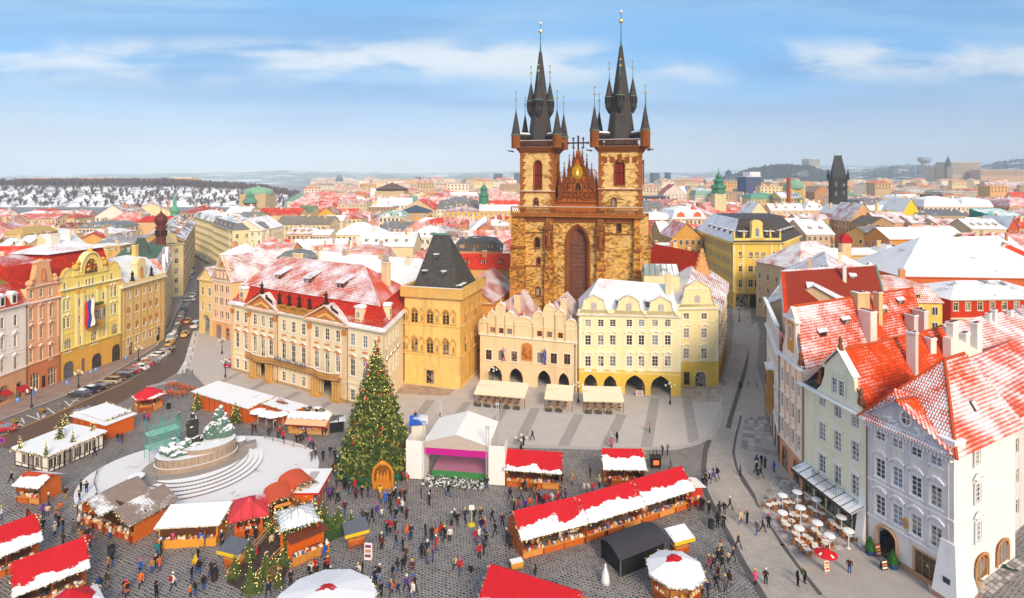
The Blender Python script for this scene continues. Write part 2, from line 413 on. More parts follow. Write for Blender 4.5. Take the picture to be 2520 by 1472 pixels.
 for x in(Pn(fm,.6,.05),Wl(tr_,.06,.1),Wl(hc or tr_,.06,.1),Sw,Wl(hc or tr_)):me.materials.append(x)
 me.polygons.foreach_set('material_index',m.m);Au(me)
 pn=MB()
 if aC:
  xs=[-hw+w_*i/8 for i in Rg(9)];pn.pg([(-hw,.135,0),(hw,.135,0)]+[(x,.135,top(x))for x in reversed(xs)])
 else:pn.pg([(-hw,.135,0),(hw,.135,0),(hw,.135,h),(-hw,.135,h)])
 pm=MN('pane');pm.from_pydata(pn.v,[],pn.f);pm.materials.append(Gl(gC));Au(pm)
 WM[key]=(me,pm);return WM[key]
class Bld:
 """a building with its front foot on the line A-B; local x along the front, y into the building, z up"""
 def __init__(s,name,label,A,B,cat='building',grp=NA):
  s.A=VC((A[0],A[1],0));s.B=VC((B[0],B[1],0));d=s.B-s.A;s.L=d.length
  s.dir=d.normalized();s.rz=atan2(d.y,d.x);s.nrm=VC((-s.dir.y,s.dir.x,0))
  s.o=Th(name,label,cat,s.A,s.rz,grp);s.holes=[];s.Mi=MX.Translation(s.A)@MX.Rotation(s.rz,4,'Z');s.Mi=s.Mi.inverted()
 def lo(s,p):return s.Mi@VC(p)
 def u(s,px,y=0):
  if isinstance(px,tuple):px=px[0]
  k=(px-CX)/F;P=s.A+s.nrm*y
  return(k*P.y-P.x)/(s.dir.x-k*s.dir.y)
 def d(s,u,y=0):return(s.A+s.dir*u+s.nrm*y).y
 def uz(s,p,y=0):u=s.u(p[0],y);return u,ZV(p[1],s.d(u,y))
 def z(s,p,y=0):return s.uz(p,y)[1]
 def wp(s,p,z):return s.lo(G(p[0],p[1],z))
 def pt(s,name,mb,mts,parent=NA,**k):return mb.bd(name,mts,parent or s.o,**k)
 def wN(s,u,z,w_,h,y=0,hole=True,name='window',parent=NA,**k):
  me,pm=Wm(w_,h,**k)
  if hole:s.holes.append((u-w_/2,z,u+w_/2,z+h))
  o=link(name,me,parent or s.o,(u,y,z));link('pane',pm,o);return o
 def grid(s,us,zs,w_,h,**k):
  for z in zs:
   for u in us:s.wN(u,z,w_,h,**k)
 def front(s,z0,z1,mat,x0=0,x1=NA,dp_=.24,name='front_wall',back=NA):
  x1=s.L if x1 is NA else x1
  m=MB();Gw(m,x0,x1,z0,z1,s.holes,dp_)
  o=s.pt(name,m,mat);s.holes=[];return o
def Gw(m,x0,x1,z0,z1,holes,dp_=.24,y=0):
 hs=[(max(x0,a),max(z0,b),min(x1,c),min(z1,d))for a,b,c,d in holes if a<x1 and c>x0 and b<z1 and d>z0]
 xs=sorted({x0,x1,*[h[0]for h in hs],*[h[2]for h in hs]});zs=sorted({z0,z1,*[h[1]for h in hs],*[h[3]for h in hs]})
 xs=[x for i,x in En(xs)if i==0 or x-xs[i-1]>1e-4];zs=[z for i,z in En(zs)if i==0 or z-zs[i-1]>1e-4]
 for j in Rg(len(zs)-1):
  run=NA
  for i in Rg(len(xs)):
   solid=i<len(xs)-1 and not any(h[0]<(xs[i]+xs[i+1])/2<h[2]and h[1]<(zs[j]+zs[j+1])/2<h[3]for h in hs)
   if solid and run is NA:run=xs[i]
   if not solid and run is not NA:
    m.pg([(run,y,zs[j]),(xs[i],y,zs[j]),(xs[i],y,zs[j+1]),(run,y,zs[j+1])]);run=NA
 for a,b,c,d in hs:
  m.add([(a,y,b),(c,y,b),(c,y,d),(a,y,d),(a,y+dp_,b),(c,y+dp_,b),(c,y+dp_,d),(a,y+dp_,d)],[(0,4,7,3),(1,2,6,5),(0,1,5,4),(3,7,6,2)])
def She(m,x0,x1,y1,z0,z1,sh=0):
 """side and back walls; sh shears the depth direction"""
 m.pg([(x1,0,z0),(x1+sh,y1,z0),(x1+sh,y1,z1),(x1,0,z1)]);m.pg([(x1+sh,y1,z0),(x0+sh,y1,z0),(x0+sh,y1,z1),(x1+sh,y1,z1)])
 m.pg([(x0+sh,y1,z0),(x0,0,z0),(x0,0,z1),(x0+sh,y1,z1)])
def Cn(m,x0,x1,z,h=.4,out=.45,mat=0,y1=0,steps=3,snow=True,sm=1):
 for i in Rg(steps):
  o=out*(i+1)/steps;m.bX(x0-o*.6,-o,z+h*i/steps,x1+o*.6,y1,z+h*(i+1)/steps-.002,mat)
 if snow:m.bX(x0-out*.6,-out,z+h,x1+out*.6,y1-.01,z+h+.07,sm)
def bn_(m,x0,x1,z,h=.18,out=.08,mat=0):m.bX(x0,-out,z,x1,.02,z+h,mat)
def Cy(parent,x,y,z0,z1,w_=1,d=.7,mat=NA,cap='c9a47c',rz=0):
 m=MB();m.bX(-w_/2,-d/2,0,w_/2,d/2,z1-z0,0);m.bX(-w_/2-.08,-d/2-.08,z1-z0-.22,w_/2+.08,d/2+.08,z1-z0,0)
 m.bX(-w_/2-.05,-d/2-.05,z1-z0,w_/2+.05,d/2+.05,z1-z0+.09,1)
 n=max(1,int(w_/.5))
 for i in Rg(n):m.bX(-w_/2+w_*(i+.25)/n,-d*.25,z1-z0+.09,-w_/2+w_*(i+.75)/n,d*.25,z1-z0+.22,2)
 return m.bd('chimney',[mat or Wl('e6cfa6'),Sw,Pn('7a3d28')],parent,(x,y,z0),rz)
def roof_quad(m,a,b,c,d,mat=0):return m.pg([a,b,c,d],mat)
def Ar(cx,z0,w_,h,n=10,point=NO):
 """outline points of an arch from right foot to left foot"""
 o=[]
 for i in Rg(n+1):
  t=i/n
  if point:
   s_=1-2*t;x=s_*w_/2;r=w_*.98;xx=abs(x);zz=sqrt(max(0,r*r-(xx+r-w_/2)**2))/sqrt(r*r-(r-w_/2)**2)*h
   o.append((cx+x,z0+zz))
  else:o.append((cx+w_/2*cos(PI*t),z0+h*sin(PI*t)))
 return o
def Af(m,u,z0,spring,w_,top,point=NO,dp_=.6,mat=0,y=0):
 """spandrel that turns a square hole (u, z0..top) into an arch springing at z 'spring'"""
 pp=Ar(u,spring,w_,top-spring,12,point)
 for(xa,za),(xb,zb)in zip(pp,pp[1:]):
  m.add([(xb,y,zb),(xa,y,za),(xa,y,top+.004),(xb,y,top+.004),(xb,y+dp_,zb),(xa,y+dp_,za)],[(0,1,2,3),(0,4,5,1)],mat)
def She_(name,pp,mat,lvl=1,z=NA):
 z=.004*lvl if z is NA else z
 m=MB();m.pg([G(x,y,0)*1+VC((0,0,z))for x,y in pp]);return Tg(m.bd(name,mat),kn='structure')
def Rb(name,pp,wid,mat,lvl=2,offs=0):
 """a strip of constant width along ground points given in the picture"""
 P=[G(x,y)for x,y in pp];m=MB();L_=[];
 for i,p in En(P):
  d=(P[min(i+1,len(P)-1)]-P[max(i-1,0)]).normalized();n_=VC((-d.y,d.x,0));z=VC((0,0,.004*lvl))
  L_.append((p+n_*(offs-wid/2)+z,p+n_*(offs+wid/2)+z))
 for(a,b),(c,d)in zip(L_,L_[1:]):m.pg([a,c,d,b])
 return Tg(m.bd(name,mat),kn='structure')
gm=MB();gm.pg([(-8800,-500,0),(8800,-500,0),(8800,9100,0),(-8800,9100,0)])
Tg(gm.bd('ground',Cb('3d3e47','a8a19d',.44,-.03,.5,.42)),kn='structure')
LIGHT=Fl('bdb6b3',.16,.06);MIDG=Fl('a09a98',.16,-.02)
She_('plaza',[(497,780),(478,850),(462,905),(505,950),(600,975),(700,1012),(830,1050),(1000,1087),(1220,1097),(1500,1104),(1660,1104),(1710,1092),(1746,1075),(1767,1042),(1776,1010),(1786,985),(1768,930),(1560,930),(1180,890),(1000,900),(570,830)],LIGHT,1)
for a_,b_,wd in[((590,918),(515,955),1.3),((655,940),(570,983),1.6),((735,965),(650,1012),1.6),((812,990),(735,1040),1.6),((1060,985),(985,1080),1.8),((1150,990),(1078,1088),1.6),((1240,1005),(1185,1092),1.7),((1318,1005),(1272,1098),1.8),((1425,1020),(1385,1100),1.8),((1530,1020),(1492,1102),1.8),((1612,980),(1590,1103),1.8),((1690,980),(1708,1090),1.8)]:
 Rb('paving_stripe',[a_,b_],wd,MIDG,2)
Rb('paving_border',[(505,950),(600,975),(700,1012),(830,1050),(1000,1087),(1220,1097),(1500,1104),(1660,1104),(1710,1092),(1746,1075),(1767,1042),(1776,1010)],1.1,Fl('b3acaa',.12,.1),4)
ROADL=[ZB(-60,1420),ZK(0,670),ZK(600,425),ZK(1560,0),ZB(1050,980),ZB(1200,900),ZB(1290,810),ZB(1300,740),ZB(1330,640),ZB(1390,480),(480,735),(486,700),(484,660),(478,625)]
ROADR=[ZB(-60,1530),ZK(165,820),ZK(1280,340),ZK(1850,60),ZB(1330,960),ZB(1380,830),ZB(1440,680),ZB(1475,560),(501,745),(503,705),(500,665),(490,630)]
She_('road',ROADL+ROADR[::-1],Fl('5e4a40',.2,-.2,.45),1)
KERB=[ZB(-60,1385),ZB(0,1330),ZB(500,1140),ZB(760,1020),ZB(1000,880),ZB(1150,780),ZB(1250,640),ZB(1300,520),ZB(1375,400)]
She_('parking_bay',KERB+ROADL[:9][::-1],Cb('5d5654','8a817c',.4,.02,.6,.2),1)
WALK=[ZB(-120,1330),ZB(-60,1240),ZB(65,1190),ZB(440,1035),ZB(912,872),ZB(1195,725),ZB(1262,520),ZB(1330,405)]
She_('pavement',KERB[::-1][:8]+[KERB[0]]+WALK,Cb('86706a','a8948b',.5,0,.75,.1),0,.12)
Rb('kerb',KERB,.35,Fl('b8b2b0',.12,.35),0).location.z=.125
Rb('road_line',[ZK(0,670),ZK(600,425),ZK(1560,0)],.22,Fl('c9992b',.15),3)
Rb('snow_bank',[ZB(1330,985),ZB(1385,890),ZB(1420,760),ZB(1445,670)],1.6,Fl('c9c4c4',.15,.5),3)
Rb('snow_bank',[ZB(1080,1085),ZB(1180,1060),ZB(1300,1035)],1.5,Fl('a8a3a3',.15,.32),3)
WHITE=Fl('d9d6d2',.1)
mk=[(K0,K1)for K0,K1 in[((930,210),(830,300)),((850,240),(935,250)),((770,250),(840,320)),((690,275),(770,340)),((760,330),(690,280)),((560,330),(650,400)),((440,390),(465,450)),((320,420),(470,470)),((255,450),(290,515)),((130,480),(280,545)),((210,520),(250,480)),((520,410),(500,450)),((540,420),(515,445))]]
for p,q in mk:Rb('road_marking',[ZK(*p),ZK(*q)],.2,WHITE,3)
She_('street',[(1776,1010),(1767,1042),(1746,1075),ZR(1080,195),ZR(1050,270),ZR(1035,400),ZR(1045,600),ZR(1120,750),ZR(1230,950),ZR(1350,1180),ZR(1530,1472),ZR(1600,1600),ZJ(640,1560),ZJ(520,1440),ZJ(350,1230),ZJ(170,990),ZJ(60,820),ZJ(0,700),ZR(1450,640),ZR(1360,530),ZR(1310,420),ZR(1283,300),ZR(1300,180),ZR(1330,80),ZR(1350,-20),(1845,900),(1852,850),(1850,800),(1846,750),(1800,745),(1806,800),(1800,860),(1776,950)],Cb('9a928d','b8b0ab',.4,-.05,.75,.75),2)
DK=Fl('5a5658',.15,-.2)
Rb('kerb_band',[ZR(1345,0),ZR(1325,90),ZR(1300,180),ZR(1283,300),ZR(1310,420),ZR(1360,530),ZR(1450,660),ZR(1560,840),ZR(1682,1050),ZJ(230,1072),ZJ(350,1232),ZJ(520,1450)],.75,DK,5)
Rb('kerb_band',[ZR(1080,195),ZR(1045,280),ZR(1033,400),ZR(1042,600),ZR(1120,760),ZR(1230,960),ZR(1350,1190),ZR(1530,1490)],.75,DK,5)
Rb('kerb_band',[(1850,850),(1828,930),ZR(1255,0),ZR(1230,100)],.8,DK,6)
She_('pavement',[ZR(1350,-20),ZR(1300,180),ZR(1283,300),ZR(1310,420),ZR(1450,640),ZJ(60,820),ZJ(350,1230),ZJ(520,1440),ZJ(640,1560),ZJ(1500,1560),ZJ(1200,1310),ZJ(850,1095),ZJ(430,740),ZJ(205,430),ZJ(95,100),(1880,960),(1862,900),(1870,820),(1862,790),(1850,800)],Fl('aaa3a0',.18,.02),0,.03)
She_('forecourt',[ZJ(620,1410),ZJ(900,1240),ZJ(1350,1330),ZJ(1500,1500),ZJ(1400,1640),ZJ(760,1640)],Fl('aaa3a0',.15,.12),0,.036)
def Pv(name,corner,nu,nv,gap,mat,th=.05,skip=NA,parent=NA):
 """slabs, each its own piece, laid in a quad whose corners are ground points of the picture"""
 a,b,c,d=[G(*p)for p in corner];o=Th(name,NA,NA,a);o['kind']='structure'
 for i in Rg(nu):
  for j in Rg(nv):
   if skip and skip(i,j):continue
   def P(s_,t):return a*(1-s_)*(1-t)+b*s_*(1-t)+c*s_*t+d*(1-s_)*t
   e_=gap/2;q=[P((i+e_)/nu,(j+e_)/nv),P((i+1-e_)/nu,(j+e_)/nv),P((i+1-e_)/nu,(j+1-e_)/nv),P((i+e_)/nu,(j+1-e_)/nv)]
   ctr=sum(q,VC())/4;m=MB();m.pm_([(p-ctr)for p in q],0,th+RR()*.015)
   mm=mat[rnd.randrange(len(mat))]if isinstance(mat,list)else mat
   m.bd('paving_slab',mm,o,ctr-a+VC((0,0,.03)))
 return o
SL=[Fl('b9b2b0',.15,.05),Fl('aaa3a2',.15,.15),Fl('c2bcba',.12,.2)];SD=[Fl('8f8886',.15,-.05),Fl('989190',.15,.05)]
Pv('pavement_slabs',[ZR(1600,480),ZJ(330,600),ZJ(405,745),ZJ(60,790)],9,10,.1,SL+SD[:1])
Pv('pavement_slabs',[ZR(1365,10),ZR(1530,0),ZR(1640,330),ZR(1330,260)],5,9,.1,SL[:2]+SD)
Pv('pavement_slabs',[ZJ(60,800),ZJ(410,760),ZJ(800,1085),ZJ(330,1180)],8,14,.12,SL+SD)
Pv('pavement_slabs',[ZJ(1640,1400),ZJ(1960,1180),ZJ(2040,1230),ZJ(1760,1480)],10,3,.14,[SL[0],SD[0]])
Pv('pavement_slabs',[ZF(110,1225),ZF(480,1275),ZF(430,1320),ZF(10,1300)],9,4,.1,[Fl('a58d78',.15,-.1),Fl('b39c88',.15,0)])
Pv('pavement_slabs',[ZG(1080,1215),ZG(1425,1215),ZG(1400,1350),ZG(1070,1345)],8,6,.12,[Fl('a89a8e',.15,-.05),Fl('bcaea2',.15,.05)])
CREAM=Wl('efddb8');PINK=Wl('e9c39c');OCHRE=Wl('c9803f',.25);GOLD=stone('b9853c',.25);STAT=stone('3d2318',.3,1,0)
k=Bld('palace','cream rococo palace with two pediments under a snow-dusted red mansard roof',(-63.7,130.2),(-24.05,106.5),'palace')
EV=15.3
ku=[k.u(ZX(x,800))for x in(540,612,692,762,832,945,1030,1117,1233,1325,1418,1548,1657,1752)]
W1=dict(nx=2,rws=(.36,.68),tr_='f1e4c8',tw=.16)
for i,u in En(ku):
 k.wN(u,11.4,1.25,2.3,**W1)
 k.wN(u,5.5 if i not in(3,6,9)else 4.8,1.3,3.3 if i not in(3,6,9)else 4,hd_='wave',hc='d08a4c',**W1)
for i in(0,1,5,6,7,11,12,13):k.wN(ku[i],.8,1.2,2,hd_='flat' if i in(0,1,11,12,13)else '',**W1)
por=[(k.u(ZX(770,1200)),2.6),(k.u(ZX(1335,1200)),3.2)]
m=MB()
for u,w_ in por:
 k.holes.append((u-w_/2,0,u+w_/2,4.15));Af(m,u,0,4.15-w_/2,w_,4.15,NO,.5)
 for s_ in(-1,1):
  for j,du in En((w_/2+.55,w_/2+1.35,w_/2+2.1)):
   m.lh([(.42,0),(.42,.5),(.3,.6),(.28,3.4),(.38,3.6),(.42,3.8)],8,(u+s_*du,-.75,0));m.bX(u+s_*du-.45,-1.25,0,u+s_*du+.45,0,.45)
 m.slab([(u+w_/2+.25,0),(u+w_/2+.25,4.15-w_/2)]+Ar(u,4.15-w_/2,w_+.5,w_/2+.25)[1:-1]+[(u-w_/2-.25,4.15-w_/2),(u-w_/2-.25,0),(u-w_/2,0)]+[(p[0],p[1])for p in Ar(u,4.15-w_/2,w_,w_/2)[::-1]]+[(u+w_/2,0)],-.18,0)
k.pt('portal',m,stone('c79a58',.25))
m=MB();bu0,bu1=k.u(ZX(635,1000)),k.u(ZX(1455,1100))
NB=60;outl=[]
for i in Rg(NB+1):
 u=bu0+(bu1-bu0)*i/NB;o=.9+.75*sum(math.exp(-((u-p[0])/2.6)**4)for p in por);outl.append((u,-o))
for(u0,o0),(u1,o1)in zip(outl,outl[1:]):
 m.add([(u0,0,4.2),(u1,0,4.2),(u1,o1,4.2),(u0,o0,4.2),(u0,0,4.55),(u1,0,4.55),(u1,o1,4.55),(u0,o0,4.55)],[(0,1,2,3),(4,7,6,5),(3,2,6,7)],0)
 m.add([(u0,o0,5.4),(u1,o1,5.4),(u1,o1+.2,5.4),(u0,o0+.2,5.4),(u0,o0,5.58),(u1,o1,5.58),(u1,o1+.2,5.58),(u0,o0+.2,5.58)],[(0,1,5,4),(0,3,2,1),(2,3,7,6)],0)
 m.add([(u0,o0-.02,5.585),(u1,o1-.02,5.585),(u1,o1+.22,5.65),(u0,o0+.22,5.65)],[(0,1,2,3)],1)
 for t in(.25,.75):m.lh([(.06,0),(.12,.3),(.06,.85)],5,(u0*(1-t)+u1*t,o0*(1-t)+o1*t+.1,4.55))
for i in Rg(0,NB,3):m.bX(outl[i][0]-.2,-.6,3.8,outl[i][0]+.2,0,4.2)
k.pt('balcony',m,[stone('b98d52',.25),Sw])
k.front(0,EV,CREAM)
m=MB();Cn(m,0,k.L,EV-.55,.5,.7,0,.02);bn_(m,0,k.L,4,.3,.15);bn_(m,0,k.L,0,.6,.12,2)
for p in(.35,*[k.u(ZX(x,800))for x in(648,872,1175,1475,1770)]):
 m.bX(p-.42,-.14,.6,p+.42,.02,EV-.6,3);m.bX(p-.55,-.3,EV-2.2,p+.55,.02,EV-1.2,4);m.bX(p-.5,-.25,4.3,p+.5,.02,4.8,3)
for u in ku:
 m.ba((u,-.06,10.55),.34,8,4,4,.4);m.bX(u-.7,-.08,10.4,u+.7,0,10.65,4)
k.pt('mouldings',m,[Wl('f0e2c6'),Sw,stone('b79a72'),PINK,OCHRE])
m=MB();KS=-.53;m.pg([(k.L,0,0),(k.L+KS*20,20,0),(k.L+KS*20,20,EV),(k.L,0,EV)]);m.pg([(k.L+KS*20,20,0),(0,20,0),(0,20,EV),(k.L+KS*20,20,EV)]);m.pg([(0,20,0),(0,0,0),(0,0,EV),(0,20,EV)]);k.pt('side_walls',m,CREAM)
for t,z,h in[(2,11.4,2.3),(4.6,11.4,2.3),(7,11.4,2.3),(9.4,11.4,2.3),(2,5.5,3.3),(4.6,5.5,3.3),(7,5.5,3.3),(9.4,5.5,3.3),(2.2,.8,2),(7,.8,2)]:
 o=k.wN(k.L+.15+KS*t,z,1.15,h,t+.08,NO,hd_='wave' if z==5.5 else '',hc='d08a4c' if z==5.5 else NA,**W1);o.rotation_euler[2]=R(90)+math.atan(.53)
m=MB();pf=[(-.75,EV+.02),(-.1,EV+.55),(.7,EV+1.5),(1.3,EV+2.9),(1.6,EV+4.2)]
def ringpt(o,z):return[(o,o,z),(k.L-o*1.6,o,z),(k.L+KS*20-o*.7,20-o,z),(o,20-o,z)]
for i,((o0,z0),(o1,z1))in En(zip(pf,pf[1:])):
 r0,r1=ringpt(o0,z0),ringpt(o1,z1)
 for j in Rg(4):m.pg([r0[j],r0[(j+1)%4],r1[(j+1)%4],r1[j]],0 if i<1 else(1 if i<2 else 2))
r0=ringpt(1.3,EV+4.1);za=EV+9.6;ra=(k.u(ZX(940,175),10),10,za);rb=(k.u(ZX(1620,235),9),10,za)
m.pg([r0[0],r0[1],rb,ra],3);m.pg([r0[1],r0[2],rb],4);m.pg([r0[2],r0[3],ra,rb],3);m.pg([r0[3],r0[0],ra],3)
TRED='b8391b'
kr=k.pt('roof',m,[Ti(TRED,.85,.34,.42,1),Ti(TRED,.15,.34,.42,2),Ti('c8290e',-.5,.3,.4),Ti('cf5434',.48,.34,.42,1),Ti('dd4a1c',.2,.34,.42,5)])
m=MB()
for p,q in((r0[0],ra),(r0[1],rb),(ra,rb)):m.tu(p,q,.16,.16,5)
m.bd('ridge_cap',[Ti('c9603e',.6)],kr)
for x,y0 in((925,330),(1180,375),(1470,405)):
 u=k.u(ZX(x-30,y0),4);m=MB();zb=EV+4.1+(4-1.3)*5.5/8.7
 m.bX(u-.9,4,zb-.3,u+.9,5.5,zb+1,0);m.add([(u-1.15,3.7,zb+1.02),(u+1.15,3.7,zb+1.02),(u+1.15,7.2,zb+2.25),(u-1.15,7.2,zb+2.25),(u-1.15,3.7,zb+1.16),(u+1.15,3.7,zb+1.16),(u+1.15,7.2,zb+2.4),(u-1.15,7.2,zb+2.4)],[(0,1,5,4),(4,5,6,7),(1,2,6,5),(0,4,7,3)],1)
 m.bX(u-.55,3.93,zb+.05,u+.55,3.99,zb+.85,2);m.bX(u-.03,3.9,zb+.05,u+.03,3.95,zb+.85,3)
 m.bd('dormer',[Pn('6b3a24'),Ti('c05a42',.8),GS,WF],kr)
def oxeye(p,y,rz=0,x=NA):
 u=p;m=MB();z=EV+.5
 m.slab([(-1.1,0),(1.1,0),(.85,.5),(.8,2.6),(.55,3.1),(-.55,3.1),(-.8,2.6),(-.85,.5)],-.3,1.3,0);m.slab([(-1.05,3),(1.05,3),(.7,3.45),(0,3.6),(-.7,3.45)],-.5,1.4,1)
 m.slab(Ar(0,1.7,.9,.6,10)+[(q[0],3.4-q[1])for q in Ar(0,1.7,.9,.6,10)[::-1][1:-1]],-.36,-.28,2);m.bX(-.03,-.4,1.1,.03,-.36,2.3,0);m.bX(-.45,-.4,1.68,.45,-.36,1.74,0);m.bX(-.6,-.4,.5,.6,-.3,.8,3)
 m.bd('dormer',[CREAM,Sw,GS,OCHRE],kr,(u,y,z),rz)
oxeye(k.u(ZX(585,480),.4),.4);oxeye(k.u(ZX(1605,640),.4),.4);oxeye(k.L-.4+KS*5,5,R(90)+math.atan(.53))
Cy(kr,k.L-10.5,12,EV+5.5,EV+10.5,1.7,1.1);Cy(kr,6.2,13,EV+6,EV+10.2,2.6,.9)
def Sm(h=2.3,lean=0,wings=0):
 m=MB();m.lh([(.34*h/2.3,0),(.36,.15*h),(.27,.45*h),(.33,.62*h),(.3,.74*h),(.1,.82*h),(.13,.86*h),(.15,.92*h),(.05,h)],8)
 m.tu((.28,0,.7*h),(.5,-.2,.5*h),.09,.06,5);m.tu((-.28,0,.7*h),(-.45,-.25,.6*h),.09,.07,5);m.tu((-.45,-.25,.6*h),(-.3,-.4,.78*h),.07,.05,5)
 m.bX(-.4,-.4,-.35,.4,.4,0)
 return m
st_me=Sm().bd('statue',STAT,k.o,(0,0,-50));stm=st_me.data;DEL(st_me)
for(x0,yb,x1,yb1,xa,ya)in((595,585,890,650,760,480),(1115,690,1500,745,1310,560)):
 a0,a1=k.u(ZX(x0,yb),-.9),k.u(ZX(x1,yb1),-.9);ax=(a0+a1)/2;zb=EV-.05;zt=zb+3.1
 m=MB();m.slab([(a0+.3,zb),(a1-.3,zb),(ax,zt-.2)],-.5,0,0)
 for(p,q)in(((a0,zb),(ax,zt)),((ax,zt),(a1,zb))):
  m.slab([p,q,(q[0],q[1]+.38),(p[0],p[1]+.38)],-1,0,1)
  m.pg([(p[0],-1.1,p[1]+.4),(q[0],-1.1,q[1]+.4),(q[0],3 if q[1]>zb+1 else.2,q[1]+.4),(p[0],3 if p[1]>zb+1 else.2,p[1]+.4)],2)
 m.bX(a0,-1,zb-.3,a1,0,zb,1)
 for i in Rg(7):
  m.ba((ax+(i-3)*.7,-.55,zb+.6+.8*(1-abs(i-3)/3.2)),.42,7,5,3,.8)
 k.pt('pediment',m,[OCHRE,PINK,Ti('c05a42',.8,.34,.42),stone('d9ab6c',.25)])
 link('statue',stm,k.o,(ax,-.5,zt+.65))
 for s_ in(-1,1):
  m=MB();bx=ax+s_*2.2;bz=zt-1
  m.tu((bx-.5*s_,-.5,bz+.4),(bx+.9*s_,-.5,bz-.1),.4,.3,7);m.ba((bx-.7*s_,-.5,bz+1.05),.22,6,5);m.tu((bx-.6*s_,-.5,bz+.3),(bx-.7*s_,-.5,bz+1),.32,.2,7);m.tu((bx-.6*s_,-.6,bz+.7),(bx+.3*s_,-.8,bz+.5),.11,.08,5);m.tu((bx+.8*s_,-.5,bz),(bx+1.5*s_,-.6,bz-.7),.2,.12,6)
  m.bd('statue',STAT,k.o)
m=MB();q0,q1=k.u(ZX(888,600),-.3),k.u(ZX(1178,640),-.3)
m.bX(q0,-.5,EV+.1,q1,.3,EV+.5);m.bX(q0,-.5,EV+1.35,q1,.3,EV+1.6)
for i in Rg(4):u=q0+(q1-q0)*(i+.15)/3.3;m.bX(u-.4,-.6,EV,u+.4,.35,EV+1.7);link('statue',stm,k.o,(u,-.1,EV+2))
for i in Rg(16):u=q0+(q1-q0)*(i+.5)/16;m.bX(u-.13,-.3,EV+.5,u+.13,.1,EV+1.35)
k.pt('balustrade',m,GOLD)
def Gt(s_,size,parent,loc,rx=R(90),rz=0,mat=NA,name='lettering',dp_=.04,ax='CENTER'):
 cu=bpy.data.curves.new(name,'FONT');cu.body=s_;cu.size=size;cu.extrude=dp_;cu.align_x=ax;cu.resolution_u=2
 cu.materials.append(mat or IR);o=link(name,cu);bpy.context.view_layer.update();me=bpy.data.meshes.new_from_object(o.evaluated_get(bpy.context.evaluated_depsgraph_get()));DEL(o);o=link(name,me,parent,loc);o.rotation_euler=(rx,0,rz);return Sf(o)
Gt('NÁRODNÍ GALERIE',1.15,k.o,(k.u(ZX(1000,1050),-1.7),-1.75,5.65),mat=Pn('6b6f80'))
SAND=Wl('ecc678',.24,.4)
b=Bld('gothic_house','tall ochre gothic stone house with traceried windows and dark hipped roof',(-22.9,122),(-10.7,118.6))
SH=Wl('ecc679',.2,.35)
def gothic(u,z,w_,h,y=0,rz=0,hole=True,bl_=NO):
 if hole:b.holes.append((u-w_/2,z,u+w_/2,z+h))
 m=MB();sp=h*.58
 Af(m,0,0,sp,w_,h,True,.3)
 for(xa,za),(xb,zb)in zip(Ar(0,sp,w_+.5,h-sp+.3,10,True),Ar(0,sp,w_+.5,h-sp+.3,10,True)[1:]):m.tu((xa,-.05,za),(xb,-.05,zb),.13,.13,4)
 m.bX(-w_/2-.28,-.16,-.2,w_/2+.28,.05,0)
 if not bl_:
  m.bX(-.05,.1,0,.05,.2,h*.95)
  for sx_ in(-1,1):
   pp=Ar(sx_*w_/4,sp*.96,w_/2-.06,.45,8,True)
   for(xa,za),(xb,zb)in zip(pp,pp[1:]):m.tu((xa,.13,za),(xb,.13,zb),.06,.06,4)
  for i in Rg(10):a0,a1=i*.628,(i+1)*.628;rr=w_*.19;m.tu((rr*cos(a0),.13,h*.79+rr*sin(a0)),(rr*cos(a1),.13,h*.79+rr*sin(a1)),.05,.05,4)
  for zz in(.2,.4):m.bX(-w_/2,.15,h*zz,w_/2,.19,h*zz+.05)
 me=m.bd('window',stone('dcae62',.2),b.o,(u,y,z),rz)
 MB().pg([(-w_/2,.24,0),(w_/2,.24,0),(w_/2,.24,h),(-w_/2,.24,h)]).bd('pane',GS if not bl_ else SH,me)
 if bl_:MB().lh([(.2,0),(.2,.5),(.16,1),(.05,1.25)],6,(0,.12,.3)).bd('carving',stone('b98a48'),me)
for y0,y1 in((762,655),(990,872)):
 zb=b.z(ZF(290,y0));h=b.z(ZF(290,y1))-zb
 for x in(172,290,412):gothic(b.u(ZF(x,800)),zb,1.5,h)
 for x in(112,228,345,470):gothic(b.u(ZF(x,800)),zb+.2,.95,h*.9,bl_=True)
 for t,bl in((3.2,NO),(6.2,True),(9.5,NO),(12.2,True)):
  gothic(b.L+.26,zb+.1,1.2 if not bl else.9,h*.92,t,R(90),NO,bl)
du=b.u(ZF(293,1200));b.holes.append((du-.85,0,du+.85,3.3))
m=MB();m.bX(du-.85,.1,0,du-.75,.3,3.3);m.bX(du+.75,.1,0,du+.85,.3,3.3);m.bX(du-.04,.15,0,du+.04,.25,3.3);m.bX(du-.85,.1,2.5,du+.85,.3,2.62)
dr=b.pt('door',m,DW);MB().pg([(du-.85,.3,0),(du+.85,.3,0),(du+.85,.3,3.3),(du-.85,.3,3.3)]).bd('pane',Gl('1c1512'),dr)
m=MB();m.bX(du-1.3,-.2,0,du-.87,.02,3.5);m.bX(du+.87,-.2,0,du+1.3,.02,3.5);m.bX(du-1.3,-.2,3.32,du+1.3,.02,3.62);m.slab(Ar(du,3.62,2.5,1.9,12,True),-.15,0)
b.pt('door_surround',m,stone('e3bd7a',.2))
b.front(0,18.7,SAND,dp_=.3)
m=MB();She(m,0,b.L,14,0,18.7);b.pt('side_walls',m,Wl('e0ae5c',.26,.45))
m=MB()
for zz in(b.z(ZF(300,775)),b.z(ZF(300,1000))):m.bX(-.15,-.2,zz-.15,b.L+.2,.02,zz+.12);m.bX(b.L-.02,-.2,zz-.15,b.L+.2,14,zz+.12)
